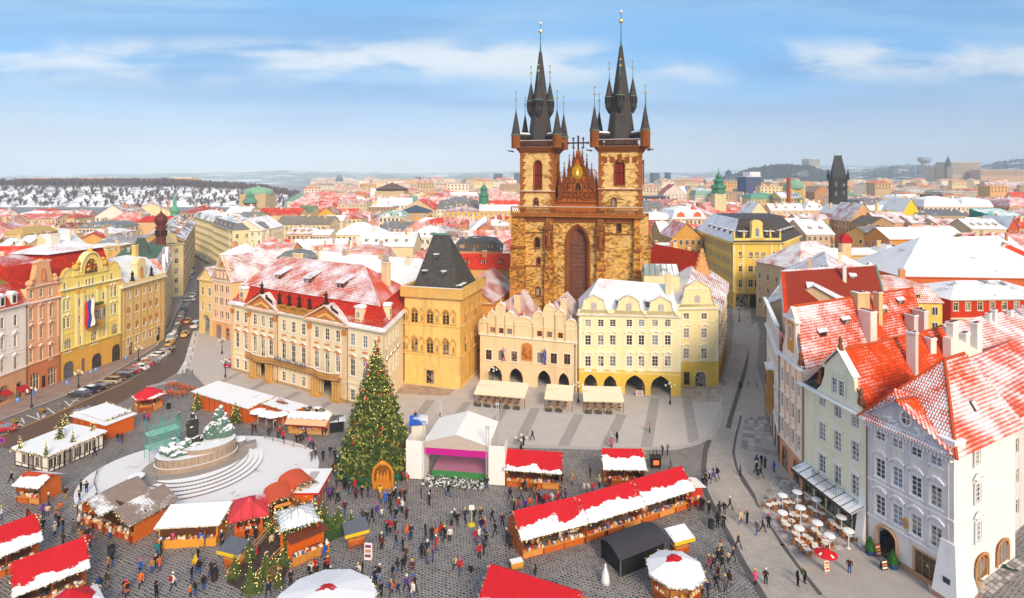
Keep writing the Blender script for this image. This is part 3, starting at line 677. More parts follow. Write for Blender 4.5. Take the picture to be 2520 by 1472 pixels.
m.bX(-.1,-.15,0,b.L+.15,.02,.5);m.bX(b.L,-.15,0,b.L+.16,14,.5)
b.pt('string_course',m,SH)
m=MB()
for x0,y0,x1,y1 in((-.7,-.7,b.L+.7,0),(b.L,0,b.L+.7,14.7),(-.7,0,0,14.7),(-.7,14,b.L+.7,14.7)):
 m.bX(x0,y0,18.6,x1,y1,20.7,0);m.bX(x0-.08,y0-.08,20.55,x1+.08,y1+.08,20.75,0)
for i in Rg(14):u=-.5+(b.L+1)*i/13;m.bX(u-.06,-.78,18.75,u+.06,-.7,20.5,0)
for i in Rg(15):t=i;m.bX(b.L+.7,t-.06,18.75,b.L+.78,t+.06,20.5,0)
m.bX(-.55,-.55,20.75,b.L+.55,-.2,20.82,1)
b.pt('parapet',m,[Wl('dcb266',.2),Sw])
m=MB();zr=31.2;m.bX(0,0,18.7,b.L,14,18.72)
q=[(.9,.9,18.8),(b.L-.5,.9,18.8),(b.L-.5,13.4,18.8),(.9,13.4,18.8)];t0,t1=(b.u(ZF(318,95),7),7,zr),(b.u(ZF(440,95),7),7,zr)
m.pg([q[0],q[1],t1,t0]);m.pg([q[1],q[2],t1]);m.pg([q[2],q[3],t0,t1]);m.pg([q[3],q[0],t0])
br=b.pt('roof',m,Sl('4b4744',.05))
MB().tu(t0,t1,.28,.28,5).tu((t0[0]-.5,7,zr),(t0[0]+.4,7,zr+.1),.35,.35,5).bd('ridge_cap',Pn('5f8f7c'),br)
for x,y in((342,235),(255,350),(400,355),(303,478),(515,470),(570,435)):
 if x<480:yy=.9+6.1*(b.z(ZF(x,y),4)-18.8)/12.4;yy=max(.8,yy-.2);pos=(b.u(ZF(x,y),yy),yy,18.8+12.4*(yy-.9)/6.1)
 else:pos=(b.L-1.2,2.5 if x<540 else 4.6,20.6)
 MB().bX(-.45,-.5,-.4,.45,.9,.35,0).bX(-.55,-.6,.35,.55,.9,.52,1).bX(-.35,-.53,-.15,.35,-.5,.25,2).bd('dormer',[Sl('4b4744'),Sw,GS],br,pos)
s=Bld('gabled_house','peach arcaded house with two rounded lobed gables and pointed arches',(-6.9,123.6),(13.3,116.9))
PE=Wl('f0d3a6',.12);WOODW='a8672c'
WS=dict(nx=2,rws=(.66,),tr_='f4e6cf',fm=WOODW,tw=.2)
for x in(742,838,938,1137,1240,1343):
 zb=s.z(ZF(x,1042+(x-742)*.06));s.wN(s.u(ZF(x,1000)),zb,1.35,2.15,**WS)
for x in(772,838,902):s.wN(s.u(ZF(x,815)),10.6,.9,1.05,nx=2,rws=(.5,),tr_='d08a44',fm=WOODW,tw=.12,sl_=NO)
for x in(1132,1208,1292):s.wN(s.u(ZF(x,835)),10.7,.9,1.05,nx=2,rws=(.5,),tr_='d08a44',fm=WOODW,tw=.12,sl_=NO)
am=MB()
for x,w_,top in((788,3.3,3.5),(950,3.1,3.5),(1165,3,3.7),(1316,2.4,3.6)):
 u=s.u(ZF(x,1200));s.holes.append((u-w_/2,0,u+w_/2,top));Af(am,u,0,1.5,w_,top,True,.8)
s.pt('arch',am,PE)
s.front(0,9.9,PE,dp_=.8)
m=MB();Gw(m,0,s.L,9.9,12.6,[(s.u(ZF(x,815))-.45,10.6 if x<1000 else 10.7,s.u(ZF(x,815))+.45,11.65 if x<1000 else 11.75)for x in(772,838,902,1132,1208,1292)]);s.pt('attic_wall',m,PE)
m=MB();g=MB()
for x0,x1,yt in((668,735,722),(735,797,668),(797,867,605),(867,937,672),(937,1080,712),(1080,1162,668),(1162,1250,615),(1250,1328,660),(1328,1415,730)):
 a0,a1=s.u(ZF(x0,800)),s.u(ZF(x1,800));zt=s.z(ZF((x0+x1)/2,yt));r=(a1-a0)/2;ac=(a0+a1)/2;rise=min(r,1.3)
 m.slab([(a0,12.6),(a1,12.6)]+Ar(ac,zt-rise,2*r,rise,10),0,.55,0)
 pp=Ar(ac,zt-rise,2*r-.1,rise,10)
 for(xa,za),(xb,zb)in zip(pp,pp[1:]):g.add([(xb,-.18,zb-.22),(xa,-.18,za-.22),(xa,-.18,za+.05),(xb,-.18,zb+.05),(xb,.65,zb+.05),(xa,.65,za+.05),(xb,0,zb-.22),(xa,0,za-.22)],[(0,1,2,3),(3,2,5,4),(0,6,7,1)],0);g.add([(xb,-.16,zb+.06),(xa,-.16,za+.06),(xa,.6,za+.09),(xb,.6,zb+.09)],[(0,1,2,3)],1)
 for p in(a0,a1):g.bX(p-.1,-.12,10.1,p+.1,.02,zt-rise,0)
 g.bX(a0,-.12,zt-rise-.12,a1,.02,zt-rise+.1,0);g.bX(a0,-.12,12.5,a1,.02,12.68,0)
 if yt<740:g.lh([(.12,0),(.2,.2),(.1,.4),(.16,.55),(.02,.85)],6,(ac,.2,zt))
Cn(g,0,s.L,9.75,.3,.3,0,.02);bn_(g,0,s.L,4.6,.12,.1)
s.pt('gable',m,PE);s.pt('mouldings',g,[Wl('f1dbb4'),Sw])
u=s.u(ZF(1035,1000));m=MB();zb=s.z(ZF(1035,1050));m.slab([(u-1.25,zb),(u+1.25,zb),(u+1.25,zb+2.9)]+Ar(u,zb+2.9,2.5,.9,8)[1:-1]+[(u-1.25,zb+2.9)],-.1,0,0)
for i in Rg(14):m.ba((u+(RR()-.5)*1.7,-.1,zb+.5+RR()*2.3),.2+.15*RR(),6,4,1,1.2)
m.bX(u-1.4,-.14,zb-.15,u+1.4,0,zb,2);m.bX(u-1.4,-.14,zb,u-1.25,0,zb+3,2);m.bX(u+1.25,-.14,zb,u+1.4,0,zb+3,2)
s.pt('relief_panel',m,[stone('c9823f',.25),stone('b06a2c',.3),Wl('f1dbb4')])
m=MB();She(m,0,s.L,17,0,11);s.pt('side_walls',m,PE)
for a0,a1,zt in((.2,s.u(ZF(1005,800)),17),(s.u(ZF(1005,800)),s.L-.2,17)):
 m=MB();c_=(a0+a1)/2
 m.pg([(a0,.4,11),(a0,17,11),(c_,17,zt),(c_,.4,zt)],0);m.pg([(a1,17,11),(a1,.4,11),(c_,.4,zt),(c_,17,zt)],1);m.pg([(a1,17,11),(c_,17,zt),(a0,17,11)],2)
 o=s.pt('roof',m,[Ti('b5462c',.35,.4,.45,a0),Ti('b5462c',.55,.4,.45,a0+3),PE]);Cy(o,c_+2,5,14,17.8,1.4,.9)
YEL=Wl('f1e4b4',.1);YEL2=Wl('efdfab',.1);TRIMW=Wl('f4ecd0',.08)
def Cg(m,c_,w_,z0,zt,flatw=.5,mat=0,kn=0):
 sh=(zt-z0)*.72;hw=w_/2
 left=[(-hw-1.6,0),(-hw-1,.12*sh),(-hw-.45,.45*sh),(-hw-.15,sh),]
 top=[(-hw,sh)]+([(0,zt-z0)]if kn==0 else[(-hw*.55,sh+(zt-z0-sh)*.75),(0,zt-z0),(hw*.55,sh+(zt-z0-sh)*.75)])+[(hw,sh)]
 pp=left+top+[(-x,z)for x,z in left[::-1]]
 pp=[(c_+x,z0+z)for x,z in pp];m.slab(pp[::-1],0,.5,mat)
 for p,q in zip(pp,pp[1:]):m.pg([(p[0],-.2,p[1]),(q[0],-.2,q[1]),(q[0],-.2,q[1]+.14),(p[0],-.2,p[1]+.14),(p[0],.6,p[1]+.16),(q[0],.6,q[1]+.16)],1);m.pg([(p[0],-.2,p[1]+.14),(q[0],-.2,q[1]+.14),(q[0],.6,q[1]+.18),(p[0],.6,p[1]+.18)],2)
y_=Bld('arcade_house','pale yellow house with four arcade arches and three curly gables under snowy roof',(13.45,116.85),(33.8,114.6))
WY=dict(nx=2,rws=(.34,.66),tr_='f6eeda',fm='f0e8dc',tw=.16,gC='33231c')
for x in(245,357,462,607,713,832,944):
 u=y_.u(ZG(x,800))
 for y0,y1,hd in((690,628,''),(852,765,'arc'),(1038,948,'arc')):
  zb=y_.z(ZG(x,y0));zt=y_.z(ZG(x,y1));y_.wN(u,zb,1.15,zt-zb,hd_=hd,**WY)
am=MB()
for x,w_,top in((268,2.75,3.75),(439,2.7,3.6),(657,4,3.9),(883,4,3.95)):
 u=y_.u(ZG(x,1200));y_.holes.append((u-w_/2,0,u+w_/2,top));Af(am,u,0,1.6,w_,top,True,.9)
y_.pt('arch',am,Wl('e9c252'))
hs=list(y_.holes);m=MB();Gw(m,0,y_.L,0,4.9,hs,.9);y_.pt('arcade_wall',m,Wl('e9c252'));y_.front(4.9,15.8,YEL)
m=MB()
for x in(297,603,885):Cg(m,y_.u(ZG(x,500)),3.7,16.1,19.9,kn=0 if x!=603 else 1)
m.bX(0,0,15.8,y_.L,.45,16.9,0);Cn(m,0,y_.L,15.6,.35,.45,1,.02,sm=2);bn_(m,0,y_.L,13,.15,.08,1);bn_(m,0,y_.L,4.9,.15,.12,1);bn_(m,0,y_.L,3.95+.25,.1,.06,1)
for i in Rg(30):zz=5.2+i*.35;m.bX(-.02,-.08,zz,.5+.2*(i%2),.02,zz+.3,1);m.bX(y_.L-.5-.2*(i%2),-.08,zz,y_.L+.02,.02,zz+.3,1)
for x in(297,603,885):u=y_.u(ZG(x,500));m.slab([(u-.55,17),(u+.55,17),(u+.55,18.1)]+Ar(u,18.1,1.1,.3,6)[1:-1]+[(u-.55,18.1)],-.06,0,3);m.bX(u-.03,-.09,17,u+.03,-.06,18.3,1)
for x in(245,357,462,607,713,832,944):u=y_.u(ZG(x,800));m.bX(u-.75,-.06,y_.z(ZG(x,1085)),u+.75,.02,y_.z(ZG(x,1060)),1)
y_.pt('gable',m,[YEL,TRIMW,Ti('b5462c',.75),Pn('b9aeb0')])
m=MB();She(m,0,y_.L,15,0,15.8);y_.pt('side_walls',m,YEL)
m=MB();zr=22;e0,e1=(.2,.5,15.9),(y_.L-.2,.5,15.9);r0_,r1_=(4.5,7.5,zr),(y_.L-.6,7.5,zr-1)
m.pg([e0,e1,r1_,r0_],0);m.pg([(.2,15,15.9),e0,r0_],0);m.pg([(y_.L-.2,15,15.9),(.2,15,15.9),r0_,r1_],0);m.pg([e1,(y_.L-.2,15,15.9),r1_],0)
yr=y_.pt('roof',m,Ti('9c3d2c',1.05,.4,.5,8.3));Cy(yr,y_.L-1.6,5.5,19,23.6,1.2,.9)
for x in(520,775):
 u=y_.u(ZG(x,462),2.5);MB().bX(u-.5,2.2,17.3,u+.5,3.2,18.4,0).bX(u-.6,2.1,18.4,u+.6,3.6,18.6,1).bX(u-.35,2.15,17.7,u+.35,2.2,18.3,2).bd('dormer',[Pn('4a4344'),Sw,GS],yr)
m=MB();u0,u1=y_.u(ZG(735,280),12),y_.u(ZG(1045,280),12);m.bX(u0,11.5,17,u1,16,22.2,0);m.add([(u0-.2,11.3,22.2),(u1+.2,11.3,22.2),(u1-.3,14,24.4),(u0+.3,14,24.4)],[(0,1,2,3)],1);m.add([(u0-.2,16.3,22.2),(u1+.2,16.3,22.2),(u1-.3,14,24.4),(u0+.3,14,24.4)],[(3,2,1,0)],1)
for i in Rg(7):uu=u0+(u1-u0)*i/6;m.tu((uu,11.25,22.25),(uu*.96+(u0+u1)*.02,13.95,24.45),.06,.06,4,2)
m.bd('attic_room',[Wl('ead9ad'),Sr('8f9a98',.5,.6),Pn('6f7f78')],yr)
n_=Bld('corner_house','narrow pale yellow corner house with triangular gable and arched street door',(34.2,120),(43.4,120.3))
for x in(1107,1263):
 for y0,y1,hd in((625,572,''),(790,705,'arc'),(972,880,'wave')):
  zb=n_.z(ZG(x,y0));n_.wN(n_.u(ZG(x,800)),zb,1.2,n_.z(ZG(x,y1))-zb,hd_=hd,**WY)
u=n_.u(ZG(1230,1100));n_.wN(u,0,2.2,3.1,aC=.5,nx=2,rws=(.55,),tr_='f0dc9a',fm='4a2a18',sl_=NO,tw=.25)
n_.wN(n_.u(ZG(1110,1140)),.3,1.2,2.7,nx=1,rws=(.5,),tr_='d9a94a',fm='8a7a5a',sl_=NO)
m=MB();Gw(m,0,n_.L,0,5.2,n_.holes);n_.pt('ground_floor_wall',m,Wl('e9c458'));n_.front(5.2,16.2,YEL2)
m=MB();c_=n_.u(ZG(1203,400));Cg(m,c_,5.2,16.6,22.3);m.bX(0,0,16.2,n_.L,.45,17.2,0);Cn(m,0,n_.L,16,.35,.45,1,.02,sm=2);bn_(m,0,n_.L,13.6,.15,.08,1);bn_(m,0,n_.L,5.2,.15,.1,1)
m.slab([(c_-.6,17.6),(c_+.6,17.6),(c_+.6,18.8),(c_,19.2),(c_-.6,18.8)],-.06,0,3);bn_(m,c_-2.6,c_+2.6,20.4,.2,.1,1)
for i in Rg(30):zz=5.5+i*.35;m.bX(n_.L-.5-.2*(i%2),-.08,zz,n_.L+.02,.02,zz+.3,1)
n_.pt('gable',m,[YEL2,TRIMW,Ti('b5462c',.75),Pn('b9aeb0')])
SD_=[(n_.L,0),(n_.L+10.6,21.7),(n_.L+15.5,33)]
m=MB();
for p,q in zip(SD_,SD_[1:]):m.pg([(p[0],p[1],0),(q[0],q[1],0),(q[0],q[1],15.6),(p[0],p[1],15.6)])
m.pg([(0,0,0),(0,20,0),(0,20,16),(0,0,16)]);n_.pt('side_walls',m,Wl('d9a75a',.15));ang=atan2(21.7,10.6)
sdv=VC((10.6,21.7,0)).normalized();sno=VC((sdv.y,-sdv.x,0))
for t in(2.5,5.5,9,12.5,16,19.5,22.6):
 for z in(5.9,9.4,12.8):
  p=VC((n_.L,0,z))+sdv*t+sno*.17;o=n_.wN(p.x,z,1,1.9,p.y,NO,**WY);o.rotation_euler[2]=ang
for t in(4,10,16,21):
 p=VC((n_.L,0,0))+sdv*t+sno*.17;o=n_.wN(p.x,0,1.8,3,p.y,NO,aC=.5,nx=2,rws=(.6,),tr_='c98f3c',fm='3a2216',sl_=NO);o.rotation_euler[2]=ang
m=MB();z0=15.7;rg=[(3,9,21.5),(n_.L+6,26,21.5)]
m.pg([(-.2,.4,16),(n_.L+.3,.4,16),(5.2,6,21.5)],0);m.pg([(n_.L+.6,-.1,15.5),(SD_[1][0]+.6,21.7,15.5),(n_.L+4,27,21.5),(5.2,6,21.5)],1);m.pg([(-.2,20,16),(-.2,.4,16),(5.2,6,21.5),(n_.L+4,27,21.5)],0)
m.pg([(SD_[1][0]+.6,21.7,15.5),(SD_[2][0]+.6,33,15.5),(n_.L+8,38,21.5),(n_.L+4,27,21.5)],1)
n_.pt('roof',m,[Sr('7a4a44',.8,.5),Ti('b0503c',.55,.4,.45,3)])
c=Bld('church','huge gothic church of brown and ochre stone with twin dark spires',(.2,141.2),(32.7,133.1),'church')
CS=Ash('f0bd66','6b3b15',.62,.34,.42,1);CS2=Ash('e5a347','5a3213',.6,.33,.05,5);BR=stone('8a5028',.45,.5);BRD=stone('5c3422',.4,.6);SPIRE=Sl('45403f',-.12)
PIN=stone('7d4527',.4);BALL=Pn('e8cf8a',.25,.1,1,.8)
def cu(x):return c.u(ZE(x,600))
GA,GZ1=c.z(ZE(735,682)),c.z(ZE(735,612))
ub=[cu(x)for x in(205,310,470,540,890,955,1188,1250,1340)]
PW=cu(828)-cu(638);pu=(cu(638)+cu(828))/2;pz1=c.z(ZE(735,757));psp=c.z(ZE(735,900))
def slit(x,y0,y1,w_,red=NO,y=0,u=NA,z=NA,h=NA,rz=0,hole=True):
 z=c.z(ZE(x,y1))if z is NA else z;h=c.z(ZE(x,y0))-z if h is NA else h;u=cu(x)if u is NA else u
 m=MB();Af(m,0,0,h-w_*.62,w_,h,True,.5)
 f=.22;pp=[(w_/2+f/2,0)]+[(p[0],p[1])for p in Ar(0,h-w_*.62,w_+f,w_*.62+f*.6,10,True)]+[(-w_/2-f/2,0)]
 for p,q in zip(pp,pp[1:]):m.tu((p[0],-.06,p[1]),(q[0],-.06,q[1]),f*.75,f*.75,4)
 m.bX(-w_/2-f,-.25,-.3,w_/2+f,.1,0)
 if hole:c.holes.append((u-w_/2,z,u+w_/2,z+h))
 o=m.bd('window',BR,c.o,(u,y,z),rz);p=MB();p.pg([(-w_/2,.32,0),(w_/2,.32,0),(w_/2,.32,h),(-w_/2,.32,h)])
 pn=p.bd('shutter' if red else 'pane',Pn('7d2412',.8,.3,3)if red else Gl('241a14'),o)
 if red:MB().bX(-.06,.24,0,.06,.3,h*.97).bX(-w_/2,.24,h*.45,w_/2,.3,h*.5).bd('batten',Pn('4d1408'),o)
 return o
for x,y0,y1,w_ in((403,862,945,1.2),(413,1028,1080,.8),(410,1268,1335,.9),(1072,740,812,.8)):slit(x,y0,y1,w_)
c.holes.append((pu-PW/2,0,pu+PW/2,pz1))
m=MB();Af(m,pu,0,psp,PW,pz1,True,1.5);c.pt('portal_arch',m,CS)
m=MB()
for i,dy in En((0,.35,.7)):
 w2=PW-i*.55;pp=[(pu+w2/2,0)]+Ar(pu,psp,w2,(pz1-psp)*w2/PW,14,True)+[(pu-w2/2,0)]
 for p,q in zip(pp,pp[1:]):m.tu((p[0],dy-.1,p[1]),(q[0],dy-.1,q[1]),.3,.3,6)
po=c.pt('portal_frame',m,stone('8a4e26',.35))
m=MB();iw=PW-1.5;m.pg([(pu-PW/2,1.45,0),(pu+PW/2,1.45,0),(pu+PW/2,1.45,pz1),(pu-PW/2,1.45,pz1)],0);m.bd('pane',Gl('4b3a36',.3),po)
m=MB();zt=psp-.4
for i in Rg(8):u=pu-iw/2+iw*i/7;m.bX(u-.09,1.2,0,u+.09,1.4,zt if 0<i<7 else zt+1.5)
for i in Rg(17):z=zt-i*1.05;m.bX(pu-iw/2,1.22,z-.1,pu+iw/2,1.38,z+.1)
for i in Rg(7):
 u=pu-iw/2+iw*(i+.5)/7
 for j in Rg(17):
  z=zt-j*1.05-.52;m.bX(u-.03,1.27,z-.5,u+.03,1.34,z+.5);m.bX(u-iw/14,1.27,z-.03,u+iw/14,1.34,z+.03)
for k_ in Rg(46):
 a0=RR()*6.28;rr=.35+.55*RR();x=pu+(RR()-.5)*iw*.8;z=zt+.6+RR()*(pz1-zt-2)*(1-abs(x-pu)/iw*1.3)
 for j in Rg(5):t0,t1=a0+j*.75,a0+(j+1)*.75;m.tu((x+rr*cos(t0),1.25,z+rr*sin(t0)),(x+rr*cos(t1),1.25,z+rr*sin(t1)),.12,.12,4)
m.bd('tracery',stone('8b5a48',.3),po)
c.front(0,GA,CS,ub[0],ub[8]-.8,.7,'west_wall')
m=MB();x0,x1,y1=ub[0],ub[8]-.8,12;She(m,x0,x1,y1,0,GA);c.pt('body_walls',m,CS2)
m=MB();g=MB()
for i,(p,q)in En(((ub[0]-.4,ub[1]),(ub[2],ub[3]),(ub[4],ub[5]),(ub[6],ub[7]))):
 pr=1.5 if i in(0,3)else 1.2
 hts=[0,c.z(ZE(735,1108)),c.z(ZE(735,940)),c.z(ZE(735,700))]
 for j in Rg(3):
  o=pr*(1.3-j*.28);a_,b_=p+.12*j,q-.12*j
  m.bX(a_,-o,hts[j],b_,0,hts[j+1]-.5,0);o2=pr*(1.3-(j+1)*.28)
  m.add([(a_,-o,hts[j+1]-.5),(b_,-o,hts[j+1]-.5),(b_,-o2,hts[j+1]),(a_,-o2,hts[j+1]),(a_,0,hts[j+1]-.5),(b_,0,hts[j+1]-.5),(b_,0,hts[j+1]),(a_,0,hts[j+1])],[(0,1,2,3),(0,3,7,4),(1,5,6,2)],1)
 for zz in hts[1:3]:g.bX(p-.1,-pr*1.35,zz-.55,q+.1,0,zz-.35)
c.pt('buttress',m,[CS2,BR])
m=MB();m.bX(ub[7],.5,0,ub[8]-.3,5,GA-5.5,0);m.add([(ub[7],.5,GA-5.5),(ub[8]-.3,.5,GA-5.5),(ub[8]-.3,5,GA-5.5),(ub[7],5,GA-5.5),(ub[7],.5,GA),(ub[7],5,GA)],[(0,1,4),(1,2,5,4),(2,3,5)],0)
m.add([(ub[7],.2,GA+.15),(ub[8]-.1,.2,GA-5.4),(ub[8]-.1,5.2,GA-5.4),(ub[7],5.2,GA+.15)],[(0,1,2,3)],1);c.pt('buttress',m,[Ash('e0a550','5a3416',.6,.33,.1,2),stone('b58a5c',.3,.7,.6)])
for x0_,x1_,yy in((310,470,830),(955,1188,828),(310,470,1108)):z=c.z(ZE(735,yy));g.bX(cu(x0_),-.22,z-.15,cu(x1_),.1,z+.12)
for x0_,x1_ in((540,890),(310,470),(955,1188)):g.bX(cu(x0_),-.5,GA-1,cu(x1_),.1,GA-.4);g.bX(cu(x0_),-.25,GA-1.7,cu(x1_),.1,GA-1)
for x in(500,922):
 u=cu(x);z0,z1=c.z(ZE(735,940)),c.z(ZE(735,760));g.bX(u-1,-1.35,z1-1.2,u+1,0,z1);g.lh([(.7,0),(.6,1),(.45,2.6),(.2,3.1),(.25,3.5),(.05,3.9)],7,(u,-1.1,z0));g.bX(u-1,-1.3,z0-.6,u+1,0,z0);g.bX(u-1,-1.25,z0,u-.8,0,z1);g.bX(u+.8,-1.25,z0,u+1,0,z1);g.lh([(.9,0),(.3,1.2),(.05,2.2)],4,(u,-.7,z1),rot=R(45))
c.pt('mouldings',g,BR)
m=MB();s0,s1=ub[0]-.2,ub[7]+.6
m.bX(s0,-1.2,GA-.4,s1,.4,GA+.15);m.bX(s0,-1.35,GA+.15,s1,.4,GA+.45);m.bX(s0,-1.25,GZ1-.25,s1,-.95,GZ1);m.bX(s0,-1.3,GZ1,s1,-.9,GZ1+.07,1)
n=58
for i in Rg(n):
 a0,a1=s0+(s1-s0)*i/n,s0+(s1-s0)*(i+1)/n;zc_,zd=GA+.45,GZ1-.25
 for(p,q)in(((a0,zc_),(a1,zd)),((a0,zd),(a1,zc_))):m.pg([(p[0],-1.15,p[1]-.08),(q[0],-1.15,q[1]-.08),(q[0],-1.15,q[1]+.08),(p[0],-1.15,p[1]+.08)]);m.add([(p[0],-1,p[1]-.08),(q[0],-1,q[1]-.08),(q[0],-1,q[1]+.08),(p[0],-1,p[1]+.08)],[(3,2,1,0)])
 if i%7==0:m.bX(a0-.14,-1.25,zc_,a0+.14,-.92,zd)
c.pt('gallery',m,[stone('a8662f',.35),Sw])
CZ=c.z(ZE(430,140));CZ2=c.z(ZE(430,92));RZ=c.z(ZE(430,72))
TW=[]
for ti,(xa,wd)in En(((262,8.5),(903,10))):
 a0=cu(xa);a1=a0+wd;dp=wd;t=link('tower',NA,c.o);TW.append((a0,a1,dp))
 xb=407 if ti==0 else 1075
 hl=[]
 ww=1.75 if ti==0 else 2.2;wz0,wz1=c.z(ZE(xb,462 if ti==0 else 432)),c.z(ZE(xb,235 if ti==0 else 225));wu=cu(xb)
 slit(0,0,0,ww,True,.15,wu,wz0,wz1-wz0);hl.append(c.holes.pop())
 xs_=392 if ti==0 else 1030;z0=c.z(ZE(xs_,606));slit(0,0,0,.95,NO,.15,cu(xs_),z0,1.9);hl.append(c.holes.pop())
 m=MB();Gw(m,a0,a1,GA,CZ,hl,.7,.15)
 m.pg([(a1,.15,GA),(a1,dp,GA),(a1,dp,CZ),(a1,.15,CZ)],1);m.pg([(a1,dp,GA),(a0,dp,GA),(a0,dp,CZ),(a1,dp,CZ)],1);m.pg([(a0,dp,GA),(a0,.15,GA),(a0,.15,CZ),(a0,dp,CZ)],1)
 m.bd('tower_wall',[Ash('f4cd84','84501f',.62,.34,.62 if ti==0 else.45,3+ti*4),CS2],t)
 o=slit(0,0,0,1.2,True,4.3,a1+.3,wz0+.3,wz1-wz0-.5,R(90),NO)
 q=MB()
 nq=int((CZ-GA)/.62)
 for i in Rg(nq):
  z=GA+i*.62
  for uu,sg in((a0,1),(a1,-1)):
   ln=.7+.7*((i*7+ti)%3)/2;q.bX(min(uu-sg*.05,uu+sg*ln),.07,z+.02,max(uu-sg*.05,uu+sg*ln),.3,z+.58,0)
  q.bX(a1-.2,.3,z+.02,a1+.06,1+.6*(i%2),z+.58,0)
 q.bd('quoin',stone('9c5c2a',.5,.9),t)
 q=MB();z=c.z(ZE(430,492 if ti==0 else 470));q.bX(a0-.2,-.1,z-.15,a1+.2,.3,z+.2,0);q.bX(a0-.2,-.1,z+.2,a1+.2,.3,z+.27,1);q.bX(a1,-.1,z-.15,a1+.2,dp,z+.2,0)
 for i in Rg(4):
  o_=.25+i*.25;q.bX(a0-o_,.15-o_,CZ+(CZ2-CZ)*i/4-.9,a1+o_,dp+o_,CZ+(CZ2-CZ)*(i+1)/4-.9,0)
 zc_=CZ2-.9;o_=1.25
 for(p0,p1,p2,p3)in((a0-o_,.15-o_,a1+o_,.45-o_),(a1+o_-.3,.45-o_,a1+o_,dp+o_),(a0-o_,.45-o_,a0-o_+.3,dp+o_)):
  q.bX(p0,p1,RZ-.3,p2,p3,RZ,2);q.bX(p0,p1,RZ,p2,p3,RZ+.08,1)
  for i in Rg(14):
   f0=i/14+.02;f1=f0+.03
   if p2-p0>2:q.bX(p0+(p2-p0)*f0,p1,zc_,p0+(p2-p0)*f1,p3,RZ-.3,2)
   else:q.bX(p0,p1+(p3-p1)*f0,zc_,p2,p1+(p3-p1)*f1,RZ-.3,2)
 q.bX(a0-.9,-.8,CZ2-.95,a1+.9,dp+.9,CZ2-.85,1)
 if ti==1:
  for i in Rg(5):u=a0+(a1-a0)*(i+.9)/5.8;q.bX(u-.5,-.05,CZ-3.4,u+.5,.2,CZ-2+(.5 if i==2 else 0),0)
 for sx_ in(a0-1.4,a1+1.4):q.tu((sx_,-1,CZ-.6),(sx_+(-1.3 if sx_<a0 else 1.3),-1.8,CZ-.4),.22,.12,5,2)
 q.bd('parapet',[BR,Sw,BRD],t)
 sp0=RZ-1;ctr=((a0+a1)/2,.15+dp/2);st_=c.z(ZD(588 if ti==0 else 1290,455 if ti==0 else 405),dp/2);stp=c.z(ZD(583,205 if ti==0 else 150),dp/2)
 hw=wd*.36
 MB().lh([(hw*1.3,0),(hw*1.06,1.2),(hw*.92,4),(.38,st_-sp0)],8,(*ctr,sp0),0,R(22.5)).bd('spire',SPIRE,t)
 MB().lh([(.3,0),(.12,2.5),(.09,stp-st_)],6,(*ctr,st_-.3),0).ba((*ctr,st_+(stp-st_)*.72),.55,8,6,1).ba((*ctr,stp),.42,8,6,2).bd('spire_tip',[Pn('3f7f92',.5),BALL,Pn('dfe3e6',.3)],t)
 def turret(x,y,z0,z1,z2,r,cb_):
  q=MB()
  if cb_:q.lh([(.1,-1.7),(r*.6,-.9),(r,-.05),(r,0)],8,(x,y,z0),0,R(22.5))
  q.lh([(r,0),(r,z1-z0)],8,(x,y,z0),3 if not cb_ else 0,R(22.5));q.lh([(r*1.15,0),(r*.95,.35),(.09,z2-z1)],8,(x,y,z1),0,R(22.5))
  q.lh([(r*1.18,-.12),(r*1.18,.02)],8,(x,y,z1),4,R(22.5))
  for i in Rg(8):
   a_=i*PI/4+R(22.5)+PI/8
   if cb_:q.bX(x+r*.93*cos(a_)-.14,y+r*.93*sin(a_)-.14,z0+(z1-z0)*.4,x+r*.93*cos(a_)+.14,y+r*.93*sin(a_)+.14,z1-.35,2)
  if cb_:q.lh([(r*1.1,0),(r*1.1,.15)],8,(x,y,z0+(z1-z0)*.32),0,R(22.5))
  q.tu((x,y,z2-.3),(x,y,z2+4.2*(r/1.1)),.09,.05,5,1);q.ba((x,y,z2+2.7*(r/1.1)),.32,7,5,5);q.ba((x,y,z2+4.3*(r/1.1)),.25,7,5,5)
  q.bd('turret',[SPIRE,Pn('3f7f92',.5),Pn('171314'),BR,Pn('6f9a86'),BALL],t)
 zz=lambda yD:c.z(ZD(588 if ti==0 else 1290,yD),dp/2)
 oy=0 if ti==0 else-38
 mr=hw*.76
 for dx,dy in((0,-1),(1,0),(-1,0),(0,1)):turret(ctr[0]+dx*(mr+.1),ctr[1]+dy*(mr+.1),zz(975+oy),zz(885+oy),zz(722+oy),1.02,True)
 ko=wd/2+.85
 for dx,dy in((-1,-1),(1,-1),(1,1),(-1,1)):
  turret(ctr[0]+dx*ko,ctr[1]+dy*ko,CZ2-1.2,zz(1192+oy),zz(985+oy),1.15,NO)
  q=MB();a_,b_=(ctr[0]+dx*ko,ctr[1]+dy*ko),(ctr[0]+dx*hw*.75,ctr[1]+dy*hw*.75);zq=RZ+1.2
  q.tu((*a_,zq),(*b_,zq),.75,.75,4,0);q.tu((a_[0],a_[1],zq+.55),(b_[0],b_[1],zq+.55),.35,.35,4,1);q.bd('walkway_roof',[SPIRE,Sw],t)
ga0,ga1=cu(560),cu(905);gz0=GA+.4;gzt=c.z(ZE(735,185));gc=(ga0+ga1)/2
m=MB();y0,y1=.9,2.4
m.slab([(ga0-1.5,GA),(ga1+1.5,GA),(ga1+1,c.z(ZE(735,575))),(ga1+.2,c.z(ZE(735,570))),(gc+.8,gzt-1),(gc,gzt),(gc-.8,gzt-1),(ga0-.2,c.z(ZE(735,570))),(ga0-1,c.z(ZE(735,575)))],y0,y1,0)
